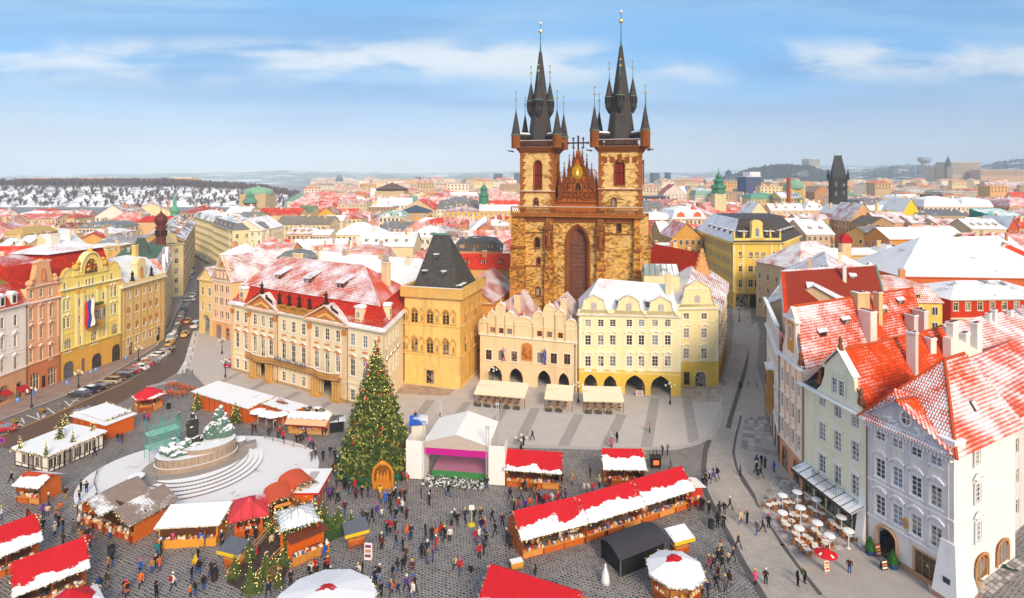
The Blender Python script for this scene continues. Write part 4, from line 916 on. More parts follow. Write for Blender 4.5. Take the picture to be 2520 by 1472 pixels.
m.slab([(gc-.7,gzt-2),(gc+.7,gzt-2),(gc+.45,gzt+1),(gc-.45,gzt+1)],y0+.1,y1-.1,0)
for s_ in(-1,1):
 p,q_=(gc+s_*(ga1-gc),c.z(ZE(735,570))),(gc,gzt);
 m.tu((p[0],y0-.1,p[1]),(q_[0],y0-.1,q_[1]),.28,.22,5,1)
 for i in Rg(16):t_=(i+.5)/16;m.ba((p[0]*(1-t_)+q_[0]*t_,y0-.1,p[1]*(1-t_)+q_[1]*t_+.3),.26,5,4,1)
go=c.pt('gable',m,[stone('b0602c',.4,.6),PIN])
m=MB()
def bl_(u,z,w_,h,d_=.18,mm=1):
 pp=[(u-w_/2,z)]+Ar(u,z+h*.65,w_,h*.35,8,True)[::-1]+[(u+w_/2,z)]
 for p,q_ in zip(pp,pp[1:]):m.tu((p[0],y0-.06,p[1]),(q_[0],y0-.06,q_[1]),.16,.16,4,mm)
zr1=c.z(ZE(735,560));zr2=c.z(ZE(735,490));zr3=c.z(ZE(735,440))
for i in Rg(6):u=ga0+1.2+(ga1-ga0-2.4)*(i+.5)/6;bl_(u,zr1,1.25,zr2-zr1-.3);m.ba((u,y0-.02,zr1+1),.45,7,5,1,1.3)
for i in Rg(4):u=gc+(-3.2,-1.9,1.9,3.2)[i];bl_(u,zr2+.2,1.3,2.9);m.ba((u,y0-.02,zr2+1.3),.45,7,5,1,1.2)
bl_(gc,zr2-1.6,1.7,4.2,mm=0);m.slab([(gc-.7,zr2-1.4),(gc+.7,zr2-1.4),(gc+.7,zr2+1.3),(gc,zr2+2.2),(gc-.7,zr2+1.3)],y0-.05,y0,2);m.lh([(.35,0),(.4,.6),(.28,1.6),(.1,1.9),(.18,2.2),(.02,2.5)],7,(gc,y0-.2,zr2-1.3),1)
for i in Rg(3):bl_(gc+(i-1)*1.5,zr3+1,1.1,1.6)
for zz_ in(zr1-.5,zr2,zr3+.7):hwz=(ga1-gc)*(1-(zz_-zr1)/(gzt-zr1)*.96);m.bX(gc-hwz,y0-.3,zz_-.12,gc+hwz,y0,zz_+.12,1)
for i in Rg(30):m.ba((gc+(RR()-.5)*7.5,y0,zr1+RR()*5),.2+.2*RR(),5,4,1)
m.bd('carving',[stone('b8682f',.35),stone('8a4a22',.4),Pn('2a1710')],go)
m=MB();mz=c.z(ZE(730,328));mu=cu(728)
m.slab([(mu+1.25*cos(i*PI/10)*(1 if i%2 else 1.15),mz+1.6*sin(i*PI/10)*(1 if i%2 else 1.15))for i in Rg(20)],y0-.35,y0-.05,0);m.lh([(.45,-.9),(.5,-.4),(.35,.3),(.15,.5),(.22,.75),(.02,1.1)],7,(mu,y0-.5,mz-.1),1);m.bd('medallion',[Pn('e0a51c',.3,.2,2,.7),Pn('f0d27a',.3,.2,2,.5)],go)
def pinnacle(u,y,z0,z1,r=.42):
 m=MB();h=z1-z0;m.bX(u-r,y-r,z0,u+r,y+r,z0+h*.55);m.bX(u-r*1.25,y-r*1.25,z0+h*.5,u+r*1.25,y+r*1.25,z0+h*.56);m.lh([(r*1.1,0),(.06,h*.44)],4,(u,y,z0+h*.56),0,R(45))
 for i in Rg(4):m.lh([(r*(1.1-.25*i)+.12,0),(.05,.25)],4,(u,y,z0+h*(.6+.09*i)),0,0)
 m.bX(u-.06,y-.06,z1-.1,u+.06,y+.06,z1+.5);m.bX(u-.28,y-.06,z1+.12,u+.28,y+.06,z1+.25);m.bd('pinnacle',PIN,go)
for x,yt,yb in((503,390,600),(582,340,560),(617,262,500),(658,198,430),(695,140,360),(765,135,360),(803,195,430),(843,268,500),(880,348,560),(920,390,600)):pinnacle(cu(x),1.3,c.z(ZE(x,yb)),c.z(ZE(x,yt)),.42 if x not in(503,920)else.5)
m=MB();zx0,zx1=gzt+.8,c.z(ZE(732,35));zcx=c.z(ZE(732,87));m.bX(gc-.2,1.5,zx0,gc+.2,1.8,zx1);m.bX(gc-2.4,1.5,zcx-.18,gc+2.4,1.8,zcx+.18)
for dx in(-1.2,1.2):m.bX(gc+dx-.13,1.5,zcx-1.1,gc+dx+.13,1.8,zcx+1.1)
for(dx,z)in((-2.4,zcx),(2.4,zcx),(0,zx1),(-1.2,zcx+1.1),(1.2,zcx+1.1),(-1.2,zcx-1.1),(1.2,zcx-1.1)):m.ba((gc+dx,1.65,z),.3,6,5)
m.bd('cross',Pn('4a3038'),go)
m=MB();nz=gzt-3
m.pg([(ga0-3,3,GA),(gc,3,nz),(gc,45,nz),(ga0-3,45,GA)],0);m.pg([(gc,3,nz),(ga1+3,3,GA),(ga1+3,45,GA),(gc,45,nz)],0);m.pg([(ga0-3,45,0),(ga1+3,45,0),(ga1+3,45,GA),(gc,45,nz),(ga0-3,45,GA)],1);m.pg([(ga1+3,3,0),(ga1+3,45,0),(ga1+3,45,GA),(ga1+3,3,GA)],1);m.pg([(ga0-3,3,0),(ga0-3,45,0),(ga0-3,45,GA),(ga0-3,3,GA)],1)
c.pt('nave_roof',m,[Ti('9a3a22',.45,.4,.5),CS2])
def Ro(m,L,D,ze,zr,kn,sh=0,ov=.4,inset=NA,gm=1,mts=(0,0,0,0)):
 """roof faces in a house's own frame (sheared depth); gm = material of gable walls"""
 P=lambda u,t,z:(u+sh*t,t,z)
 a,b,c_,d=P(-ov,-ov,ze),P(L+ov,-ov,ze),P(L+ov,D+ov,ze),P(-ov,D+ov,ze)
 if kn=='side':
  r0,r1=P(-ov,D/2,zr),P(L+ov,D/2,zr);m.pg([a,b,r1,r0],mts[0]);m.pg([c_,d,r0,r1],mts[2])
  m.pg([P(L,0,ze),P(L,D,ze),P(L,D/2,zr-.15)],gm);m.pg([P(0,D,ze),P(0,0,ze),P(0,D/2,zr-.15)],gm)
 elif kn=='front':
  r0,r1=P(L/2,-ov,zr),P(L/2,D+ov,zr);m.pg([d,a,r0,r1],mts[3]);m.pg([b,c_,r1,r0],mts[1])
  m.pg([P(0,0,ze),P(L,0,ze),P(L/2,0,zr-.15)],gm);m.pg([P(L,D,ze),P(0,D,ze),P(L/2,D,zr-.15)],gm)
 elif kn=='hip':
  i=min(L,D)*.5 if inset is NA else inset
  if L>=D:r0,r1=P(i,D/2,zr),P(L-i+.01,D/2,zr)
  else:r0,r1=P(L/2,i,zr),P(L/2,D-i+.01,zr)
  if L>=D:m.pg([a,b,r1,r0],mts[0]);m.pg([b,c_,r1],mts[1]);m.pg([c_,d,r0,r1],mts[2]);m.pg([d,a,r0],mts[3])
  else:m.pg([a,b,r0],mts[0]);m.pg([b,c_,r1,r0],mts[1]);m.pg([c_,d,r1],mts[2]);m.pg([d,a,r0,r1],mts[3])
 elif kn=='mansard':
  q=1.8;zm=ze+(zr-ze)*.68;e_=[a,b,c_,d];f=[P(q,q,zm),P(L-q,q,zm),P(L-q,D-q,zm),P(q,D-q,zm)]
  for j in Rg(4):m.pg([e_[j],e_[(j+1)%4],f[(j+1)%4],f[j]],mts[0])
  i=min(L,D)/2
  r0,r1=(P(i,D/2,zr),P(L-i+.01,D/2,zr))if L>=D else(P(L/2,i,zr),P(L/2,D-i+.01,zr))
  if L>=D:m.pg([f[0],f[1],r1,r0],mts[1]);m.pg([f[1],f[2],r1],mts[1]);m.pg([f[2],f[3],r0,r1],mts[1]);m.pg([f[3],f[0],r0],mts[1])
  else:m.pg([f[0],f[1],r0],mts[1]);m.pg([f[1],f[2],r1,r0],mts[1]);m.pg([f[2],f[3],r1],mts[1]);m.pg([f[3],f[0],r0,r1],mts[1])
 elif kn=='flat':
  m.pg([a,b,c_,d],mts[0]);o=0
  for p,q in((a,b),(b,c_),(c_,d),(d,a)):m.pg([p,q,(q[0],q[1],ze-.5),(p[0],p[1],ze-.5)][::-1],gm)
 elif kn=='shed':
  m.pg([a,b,P(L+ov,D+ov,zr),P(-ov,D+ov,zr)],mts[0]);m.pg([P(L,0,ze),P(L,D,ze),P(L,D,zr)],gm);m.pg([P(0,D,ze),P(0,0,ze),P(0,D,zr)],gm);m.pg([P(L,D,ze),P(0,D,ze),P(0,D,zr),P(L,D,zr)],gm)
def house(name,label,A,B,D,ze,zr,kn,wallm,rM,wN=NA,near=True,sh=0,chim=2,dorm=0,cat='house',grp=NA,zb=0,side=True,cm=NA,ws=NA,cols2=NA):
 h=Bld(name,label,A,B,cat,grp);L=h.L;r=random.Random(int(A[0]*31+A[1]*17));ws=ws or{}
 mts=rM if isinstance(rM,list)else[rM]
 ls=(A[0]+B[0])/2>0
 if wN:
  nc,nr,ww,wh,z0,dz=wN
  if near:
   for j in Rg(nr):
    for i in Rg(nc):h.wN(L*(i+.5)/nc,z0+dz*j,ww,wh,**ws)
   if side:
    ns=max(1,int(D/3.4));
    for j in Rg(nr):
     for i in Rg(ns):
      t=D*(i+.5)/ns
      o=h.wN((L+.17 if not ls else-.17)+sh*t,z0+dz*j,ww,wh,t,NO,**ws);o.rotation_euler[2]=R(90 if not ls else-90)-(math.atan(sh)if True else 0)
  else:
   m=MB()
   for j in Rg(nr):
    z=z0+dz*j
    for i in Rg(nc):
     u=L*(i+.5)/nc;m.bX(u-ww/2-.12,-.1,z-.12,u+ww/2+.12,-0,z+wh+.12,1);m.pg([(u-ww/2,-.12,z),(u+ww/2,-.12,z),(u+ww/2,-.12,z+wh),(u-ww/2,-.12,z+wh)],0);m.bX(u-.05,-.16,z,u+.05,-.12,z+wh,1)
    if side:
     ns=max(1,int(D/3.6));x=L if not ls else 0;sg=1 if not ls else-1
     for i in Rg(ns):
      t=D*(i+.5)/ns;xs_=x+sh*t;m.bX(xs_,t-ww/2-.12,z-.12,xs_+sg*.1,t+ww/2+.12,z+wh+.12,1);m.pg([(xs_+sg*.12,t-ww/2,z),(xs_+sg*.12,t+ww/2,z),(xs_+sg*.12,t+ww/2,z+wh),(xs_+sg*.12,t-ww/2,z+wh)],0)
   Sf(h.pt('window_rows',m,[GS,WF]))
 m=MB()
 if wN and near:Gw(m,0,L,zb,ze,h.holes,.24);h.holes=[]
 else:m.pg([(0,0,zb),(L,0,zb),(L,0,ze),(0,0,ze)])
 She(m,0,L,D,zb,ze,sh*D)
 h.pt('wall',m,wallm)
 m=MB();Ro(m,L,D,ze,zr,kn,sh,mts=(0,1 if len(mts)>1 else 0,0,1 if len(mts)>1 else 0)if kn!='mansard' else(0,1 if len(mts)>1 else 0,0,0),gm=len(mts))
 ro=h.pt('roof',m,mts+[wallm]);h.roof=ro
 if near:
  h.pt('cornice',MB().bX(-.3,-.45,ze-.35,L+.3,-.02,ze-.03,0).bX(-.32,-.5,ze-.03,L+.32,-.3,ze+.05,1),[wallm,Sw])
 def roofz(u,t):
  if kn=='flat':return ze
  if kn=='shed':return ze+(zr-ze)*t/D
  if kn=='front':return zr-abs(u-L/2)/(L/2)*(zr-ze)
  return ze+(zr-ze)*max(0,1-abs(t-D/2)/(D/2))*.97
 for i in Rg(chim):
  u=L*(.12+.76*r.random());t=D*(.3+.4*r.random());z=roofz(u,t)
  Cy(ro,u+sh*t,t,z-.8,max(z+1.2,zr+.3+r.random()),.7+.9*r.random(),.7,cm or Wl(r.choice(['e6cfa6','d9b98c','efe2cb','c98a5c','b5aaa2'])))
 if dorm and kn in('side','hip','mansard'):
  for i in Rg(dorm):
   u=L*(i+.8)/(dorm+.6);t=D*.17;z=roofz(u,t)if kn!='mansard' else ze+.8;m=MB()
   if kn=='mansard':t=.6
   m.bX(u-.65,t-.3,z-.3,u+.65,t+2,z+1.15,0);m.add([(u-.85,t-.5,z+1.12),(u,t-.5,z+1.75),(u,t+2.6,z+1.75),(u-.85,t+2.6,z+1.12),(u+.85,t-.5,z+1.12),(u+.85,t+2.6,z+1.12)],[(0,1,2,3),(1,4,5,2),(0,4,1)],1)
   m.bX(u-.4,t-.34,z+.05,u+.4,t-.3,z+1,2);m.bX(u-.03,t-.37,z+.05,u+.03,t-.34,z+1,3)
   m.bd('dormer',[wallm,mts[0],GS,WF],ro)
 return h
def hp(zf,x0,x1,ye,yr,ze,kn,wallh,rM,label,D=14,wN=(6,3,1,1.7),rot=0,near=NO,chim=2,dorm=0,name='house',cat='house',grp=NA,zmax=NA):
 """house placed from its eave and ridge in the picture and an assumed eave height"""
 p0,p1=zf(x0,ye),zf(x1,ye);d=F*(EYE-ze)/(p0[1]-CY)
 xa,xb=XAT(p0[0],d),XAT(p1[0],d);cx_,hw=(xa+xb)/2,(xb-xa)/2
 A=(cx_-hw*cos(rot),d-hw*sin(rot));B=(cx_+hw*cos(rot),d+hw*sin(rot))
 zr=ZV(zf(x0,yr)[1],d+D/2)if kn!='front' else ZV(zf(x0,yr)[1],d)
 zr=max(ze+1,zr)
 if wN:nc,nr,ww,wh=wN;dz=3.6;w4=(nc,nr,ww,wh,ze-.9-wh-dz*(nr-1),dz)
 FT.append((cx_,d+D/2,hypot(hw,D/2)));EXPL.append((p0[0],p1[0],d,p0[1]+14 if wN else p0[1]))
 return house(name,label,A,B,D,ze,zr,kn,Wl(wallh)if isinstance(wallh,str)else wallh,rM,w4 if wN else NA,near,0,chim,dorm,cat,grp)
FT=[];EXPL=[(2198,2366,247,625),(2270,2520,158,690)]
RT=lambda s_,sd_=0:Ti('b4401f',s_,.34,.42,sd_)
def WC(b,zf,xs,y0f,y1f,wpx,**kk):
 for x in xs:
  u=b.u(zf(x,600));zb=b.z(zf(x,y0f(x)));zt=b.z(zf(x,y1f(x)));w_=b.u(zf(x+wpx/2,600))-b.u(zf(x-wpx/2,600));b.wN(u,zb,w_,zt-zb,**kk)
sl=lambda y,x0,k_:(lambda x:y+(x-x0)*k_)
L1=Bld('town_house','white-walled town house at the picture edge, red-awninged shops below',(-98.2,101.5),(-97.6,115))
WL=dict(nx=2,rws=(.66,),tr_='efe3d6',fm='efe9df',tw=.09)
for y0,y1,hd in((632,552,''),(787,700,'tri'),(952,862,'tri')):
 WC(L1,ZB,(-82,15,112),sl(y0,112,-.22),sl(y1,112,-.22),26,hd_=hd,**WL)
WC(L1,ZB,(25,),sl(1190,25,0),sl(1075,25,0),60,nx=2,rws=(.6,),aC=.4,tr_='c98a5c',fm='5a3020',sl_=NO,tw=.1,gC='6b3526')
WC(L1,ZB,(140,),sl(1160,140,0),sl(1040,140,0),44,nx=1,rws=(.5,),aC=.4,tr_='d9a67c',fm='5a3020',sl_=NO,tw=.1)
m=MB();Gw(m,0,L1.L,0,5.9,L1.holes);L1.pt('ground_floor_wall',m,Wl('dba579'));L1.front(5.9,18.4,Wl('f8ece2',.1))
m=MB();She(m,0,L1.L,13,0,18.4);L1.pt('side_walls',m,Wl('ead9b9'))
m=MB();Cn(m,0,L1.L,18.2,.4,.5,0,.02);bn_(m,0,L1.L,5.8,.3,.2);bn_(m,0,L1.L,9.6,.15,.08)
for i in Rg(9):bn_(m,0,L1.L,6.3+i*.36,.06,.03)
L1.pt('mouldings',m,[Wl('efdccb'),Sw])
m=MB();m.pg([(0,-.3,18.7),(L1.L,-.3,18.7),(L1.L,2.2,22.8),(0,2.2,22.8)],0);m.pg([(0,2.2,22.8),(L1.L,2.2,22.8),(L1.L,8,25.5),(0,8,25.5)],1);m.pg([(0,8,25.5),(L1.L,8,25.5),(L1.L,13,19),(0,13,19)],1);m.pg([(L1.L,0,18.4),(L1.L,13,18.4),(L1.L,8,25.4),(L1.L,2.2,22.7)],2)
lr=L1.pt('roof',m,[Ti('b8351a',.15,.3,.4,2),Sr('8a7a35',.05,.45),Wl('ecd9a2')])
for x in(15,103):
 u=L1.u(ZB(x,430));MB().bX(u-.6,-.1,19,u+.6,1.6,21,0).add([(u-.8,-.3,21),(u+.8,-.3,21),(u,-.3,21.6),(u-.8,1.8,21),(u+.8,1.8,21),(u,1.8,21.6)],[(0,1,2),(0,2,5,3),(2,1,4,5)],1).bX(u-.32,-.14,19.3,u+.32,-.1,20.7,2).bd('dormer',[WF,Sw,GS],lr)
def awning(b,x0,x1,z,out=1.2,mat=NA,zf=ZB):
 a0,a1=b.u(zf(x0,1100)),b.u(zf(x1,1100));m=MB();m.add([(a0,-.02,z),(a1,-.02,z),(a1,-out,z-.7),(a0,-out,z-.7),(a0,-out,z-.95),(a1,-out,z-.95)],[(0,3,2,1),(3,4,5,2)]);m.pg([(a0,-.02,z),(a0,-out,z-.95),(a0,-out,z-.7)]);return b.pt('awning',m,mat or Pn('b31a1e'))
awning(L1,-8,58,L1.z(ZB(25,1110)),1);awning(L1,110,178,L1.z(ZB(140,1078)),1.3)
L2=Bld('town_house','salmon pink town house with statue niche gable beside the yellow one',(-97.6,115),(-97,122.7))
SAL=Wl('eeb184',.12)
for y0,y1,hd in((432,372,''),(592,505,'arc'),(735,645,'tri'),(902,808,'arc')):
 WC(L2,ZB,(228,302,372),sl(y0,228,-.17),sl(y1,228,-.17),24,hd_=hd,hc='dd9966' if hd else NA,nx=2,rws=(.66,),tr_='f3c9a4',tw=.09)
WC(L2,ZB,(256,),sl(1112,256,0),sl(978,256,0),66,nx=3,rws=(.62,),aC=.42,tr_='c9703f',fm='f2e6d8',sl_=NO,tw=.1,gC='7a5a3a');WC(L2,ZB,(384,),sl(1062,384,0),sl(932,384,0),64,nx=3,rws=(.62,),aC=.42,tr_='c9703f',fm='f2e6d8',sl_=NO,tw=.1,gC='7a5a3a')
WC(L2,ZB,(322,),sl(1085,322,0),sl(1000,322,0),30,nx=1,rws=(.5,),tr_='b06038',fm='4a2a18',sl_=NO,tw=.08)
m=MB();Gw(m,0,L2.L,0,6,L2.holes);L2.pt('ground_floor_wall',m,Wl('cf7f4e'));L2.front(6,21.4,SAL)
m=MB();She(m,0,L2.L,13,0,21.4);L2.pt('side_walls',m,Wl('ecc98f'))
m=MB();Cn(m,0,L2.L,18,.35,.4,0,.02);Cn(m,0,L2.L,21.3,.3,.35,0,.02);bn_(m,0,L2.L,5.9,.3,.2);bn_(m,0,L2.L,9.9,.15,.08);u=L2.L*.46
for p in(.3,L2.L-.3,L2.L*.36,L2.L*.66):m.bX(p-.22,-.1,10,p+.22,.02,17.9,0)
m.slab([(u-2.2,21.6),(u+2.2,21.6),(u+2,23.4),(u+1.5,25.6),(u+1.5,26.4),(u,27),(u-1.5,26.4),(u-1.5,25.6),(u-2,23.4)],-.25,.8,2);m.slab([(u-.55,22.4),(u+.55,22.4)]+Ar(u,24.6,1.1,.55,6),-.32,-.25,3);m.lh([(.25,0),(.3,.8),(.2,1.4),(.1,1.6),(.16,1.9),(.02,2.1)],6,(u,-.4,22.5),3);Cn(m,u-1.7,u+1.7,26.2,.3,.3,2,.8)
for s_ in(-1,1):m.ba((u+s_*2.9,0,22.4),.75,7,5,2,.9);m.ba((u+s_*2.6,-.3,23.2),.42,6,5,2);m.tu((u+s_*3.1,0,21.6),(u+s_*3.1,-.5,21.6),.3,.3,5,2)
L2.pt('gable',m,[Wl('f2c59c'),Sw,stone('eaae80',.18),stone('d08a58',.2)])
m=MB();m.pg([(-1.5,1.4,21.5),(L2.L,1.4,21.5),(L2.L,3.2,26),(-1.5,3.2,26)],0);m.pg([(-1.5,3.2,26),(L2.L,3.2,26),(L2.L-2,8,27.6),(.5,8,27.6)],1);m.pg([(-1.5,13,21.5),(-1.5,1.4,21.5),(-1.5,3.2,26),(.5,8,27.6)],0);m.pg([(L2.L,1.4,21.5),(L2.L,13,21.5),(L2.L-2,8,27.6),(L2.L,3.2,26)],0)
L2.pt('roof',m,[Ti('c02c10',-.3,.3,.4,4),Ti('bf3214',.25,.3,.4,5)])
L3=Bld('town_house','bright yellow ornate house with round mosaic gable and flags',(-97,122.7),(-94.3,138))
YO=Wl('f2d878',.12);YS=stone('e3b552',.2);SLY=-.24
def rowz(b,x,y):return b.z(ZB(x,y))
for xs in((472,502),(822,848)):
 for y0,y1 in((525,452),(652,580)):WC(L3,ZB,xs,sl(y0-(xs[0]-472)*.3,xs[0],SLY),sl(y1-(xs[0]-472)*.3,xs[0],SLY),20,nx=2,rws=(.66,),tr_='f7e7a8',tw=.09,hd_='arc')
for x,ys in((475,(385,318)),(822,(292,245)),(582,(365,305)),(758,(320,265)),(585,(495,430)),(762,(440,385)),(765,(560,505)),(583,(610,560))):WC(L3,ZB,(x,),sl(ys[0],x,0),sl(ys[1],x,0),20,nx=2,rws=(.66,),tr_='f7e7a8',tw=.08,aC=.4 if x in(475,822)else 0)
for y0,y1 in((345,285),(478,402),(612,545)):WC(L3,ZB,(636,660,684),sl(y0,660,-.2),sl(y1,660,-.2),18,nx=2,rws=(.66,),tr_='f7e7a8',tw=.06)
for x,y0,y1,w_ in((499,825,725,52),(597,790,705,24),(692,765,672,50),(772,710,645,22),(842,705,615,46)):WC(L3,ZB,(x,),sl(y0,x,0),sl(y1,x,0),w_,nx=3 if w_>30 else 2,rws=(.6,),aC=.42,tr_='f2dc90',tw=.1)
for x,y0,y1,w_ in((505,1028,895,78),(612,985,870,26),(712,955,835,72),(855,895,768,62)):WC(L3,ZB,(x,),sl(y0,x,0),sl(y1,x,0),w_,nx=3,rws=(.62,),aC=.45,tr_='d9a03f',fm='5a3a22',sl_=NO,tw=.15,gC='3a3430')
m=MB();Gw(m,0,L3.L,0,6.4,L3.holes);L3.pt('ground_floor_wall',m,Wl('dfa94a'));L3.front(6.4,22,YO)
m=MB();She(m,0,L3.L,14,0,22);L3.pt('side_walls',m,Wl('e9cf83'))
m=MB();Cn(m,0,L3.L,19.2,.35,.55,0,.02,sm=1);bn_(m,0,L3.L,6.3,.35,.3,0);bn_(m,0,L3.L,9.8,.2,.12,0)
for i in Rg(10):bn_(m,0,L3.L,6.8+i*.3,.05,.03)
u=L3.u(ZB(662,300));hw=L3.u(ZB(735,300))-u
for p in(.35,3.9,u-hw*.75,u+hw*.75,L3.L-4.2,L3.L-.35):m.bX(p-.3,-.18,6.6,p+.3,.02,19.2,3);m.bX(p-.42,-.3,18.2,p+.42,.02,19.2,2)
zt=rowz(L3,662,98);zb_=22
m.slab([(u+hw,zb_)]+Ar(u,zb_+.4,hw*2,zt-zb_-.5,14)+[(u-hw,zb_)],-.3,.9,0);m.slab([(u+hw*.62,zb_+.2)]+Ar(u,zb_+.4,hw*1.24,(zt-zb_)*.66,12)+[(u-hw*.62,zb_+.2)],-.36,-.3,4)
pp=Ar(u,zb_+.4,hw*2.1,zt-zb_-.3,14)
for p,q in zip(pp,pp[1:]):m.add([(q[0],-.6,q[1]),(p[0],-.6,p[1]),(p[0],-.6,p[1]+.35),(q[0],-.6,q[1]+.35),(p[0],1,p[1]+.38),(q[0],1,q[1]+.38)],[(0,1,2,3),(3,2,4,5)],3)
for i in Rg(26):a_=RR()*3.1;rr=RR()*.9;m.ba((u+cos(a_)*rr*hw*.55,-.36,zb_+.7+sin(a_)*rr*(zt-zb_)*.55),.16+.2*RR(),6,4,5+i%3,1.2)
for s_ in(-1,1):
 bx=u+s_*(hw+1);m.bX(bx-.7,-.3,22,bx+.7,.9,23.2,0);m.ba((bx,0,24),.75,7,5,2);m.ba((bx-s_*.4,-.2,25),.45,6,5,2);m.tu((bx,0,24.3),(bx+s_*1,-.3,25.2),.2,.1,5,2)
 ex=.9 if s_<0 else L3.L-1;Cg(m,2 if s_<0 else L3.L-2.1,1.8,21.9,24,mat=0)
m.ba((u,0,zt+.5),.6,7,5,2);m.tu((u,0,zt+.4),(u+.5,0,zt+1.7),.2,.1,5,2)
L3.pt('gable',m,[YO,Sw,YS,Wl('f6e6a6'),Pn('7a4a30',.6,.4,6),Pn('b3402a'),Pn('d9a640'),Pn('4a5a3a')])
bq0,bq1=L3.u(ZB(632,600)),L3.u(ZB(732,600));zb_=rowz(L3,680,640);m=MB();m.bX(bq0,-1.3,zb_,bq1,0,zb_+.3);m.bX(bq0,-1.3,zb_+1,bq1,-1.15,zb_+1.2)
for i in Rg(9):uu=bq0+(bq1-bq0)*(i+.5)/9;m.bX(uu-.07,-1.28,zb_+.3,uu+.07,-1.15,zb_+1)
m.bX(bq0,-1.1,zb_+1,bq1,0,zb_+4.6);m.bX(bq0-.1,-1.3,zb_+4.6,bq1+.1,0,zb_+4.9,0)
for i in Rg(3):uu=bq0+(bq1-bq0)*(i+.5)/3;m.bX(uu-.4,-1.14,zb_+1.6,uu+.4,-1.1,zb_+4.1,1);m.bX(uu-.04,-1.18,zb_+1.6,uu+.04,-1.14,zb_+4.1,2)
for i in Rg(8):m.ba((bq0+(bq1-bq0)*(i+.5)/8,-1,zb_+5.3),.35,6,5,3)
L3.pt('bay',m,[Wl('cf9a52'),GS,WF,Pn('5d6b34',.8,.4,4)])
m=MB();m.pg([(-.2,2,22),(L3.L-1,2,22),(L3.L-1.5,3.6,27.2),(.5,3.6,27.2)],0);m.pg([(-.2,14,22),(-.2,2,22),(.5,3.6,27.2),(.5,12,27.2)],0);m.pg([(L3.L-1,2,22),(L3.L-1,14,22),(L3.L-1.5,12,27.2),(L3.L-1.5,3.6,27.2)],0);c0=(L3.L*.45,8,29.6);e_=[(-.3,2.8,27.2),(L3.L-.8,2.8,27.2),(L3.L-.8,13,27.2),(-.3,13,27.2)]
for j in Rg(4):m.pg([e_[j],e_[(j+1)%4],c0],1)
lr=L3.pt('roof',m,[Ti('c22c0e',-.4,.3,.4),Ti('bb3a1c',.9,.34,.42,6)]);Cy(lr,L3.L*.3,7,28,31.2,2.2,1.4,Wl('efe6d8'))
def flag(p0,p1,drop,wid,cols,label,cat='flag',horiz=NO,grp=NA):
 """a pole with hanging cloth made of colour strips along the drop"""
 p0,p1=VC(p0),VC(p1);o=Th('flag',label,cat,p0,0,grp);MB().tu((0,0,0),p1-p0,.05,.04,5).bd('pole',Pn('d9d2c4'),o)
 d=(p1-p0);dh=VC((d.x,d.y,0)).normalized();m=MB();n,q=10,len(cols)
 for i in Rg(n):
  for j in Rg(q*2):
   def P(a_,b_):s_=b_/(q*2);w_=.16*sin(a_*.9+s_*5)*(a_/n);return(p1-p0)+dh*(-wid*s_)+VC((w_,w_*.6,-drop*a_/n-s_*d.z*wid/max(.4,d.length)))
   m.pg([P(i,j),P(i,j+1),P(i+1,j+1),P(i+1,j)],j//2 if not horiz else min(q-1,int(i/n*q)))
 m.bd('cloth',[Pn(c_,.8,.08)for c_ in cols],o,smo=True);return o
def wpt(b,u,y,z):q=b.A+b.dir*u+b.nrm*y;return VC((q.x,q.y,z))
fu=L3.u(ZB(622,500));flag(wpt(L3,fu-.2,-.1,rowz(L3,610,470)),wpt(L3,fu,-2.6,rowz(L3,612,470)+1.5),6.2,2.3,['e8e4e2','2a3f9c','c41e2a'],'white, blue and red flag hanging from the yellow ornate house front')
L4=Bld('town_house','tan panelled town house with niche dormer and roof statues by the side street',(-94.3,138),(-94,154.3))
TAN=Wl('e6c387',.12)
for y0,y1 in((430,382),(545,488),(665,610),(780,725)):
 WC(L4,ZB,(945,1005,1060,1105,1150),sl(y0,945,-.29 if y0<700 else-.4),sl(y1,945,-.29 if y0<700 else-.4),20,nx=2,rws=(.66,),tr_='f0dcb0',tw=.1,sl_=True)
WC(L4,ZB,(962,),sl(852,962,0),sl(755,962,0),26,nx=1,rws=(.7,),aC=.5,tr_='b98a4e',fm='4a2a18',sl_=NO,tw=.12);WC(L4,ZB,(1165,),sl(742,1165,0),sl(645,1165,0),26,nx=1,rws=(.7,),aC=.5,tr_='b98a4e',fm='4a2a18',sl_=NO,tw=.12)
L4.front(0,17,TAN);m=MB();She(m,0,L4.L,13,0,17);L4.pt('side_walls',m,Wl('dfb873'))
m=MB();Cn(m,0,L4.L,16.8,.4,.8,0,.02);
for x in(918,975,1033,1083,1128,1180):u=L4.u(ZB(x,500));m.bX(u-.35,-.1,4.4,u+.35,.02,16.7,2)
for x in(945,1005,1060,1105,1150):
 u=L4.u(ZB(x,500))
 for z in(6.9,10.6):m.bX(u-.6,-.07,z,u+.6,.02,z+1.1,3)
bn_(m,0,L4.L,4.3,.25,.15);u=L4.u(ZB(1048,200))
m.slab([(u-1.7,17.3),(u+1.7,17.3),(u+1.5,21.5),(u+1.7,22)]+Ar(u,22,3.4,1.3,8)[1:-1]+[(u-1.7,22),(u-1.5,21.5)],.2,1.6,0);m.slab([(u-.5,18.2),(u+.5,18.2)]+Ar(u,20.6,1,.5,6),.14,.2,3);m.lh([(.22,0),(.26,.8),(.2,1.4),(.08,1.6),(.15,1.9),(.02,2.1)],6,(u,.05,18.3),3);m.bX(-.2,-.5,17.3,L4.L+.2,-.2,18.2,0)
L4.pt('mouldings',m,[Wl('efd7a0'),Sw,Wl('d9ae68'),stone('bf8a4c',.2)])
for x in(968,1108):link('statue',stm,L4.o,(L4.u(ZB(x,240)),-.2,18.5))
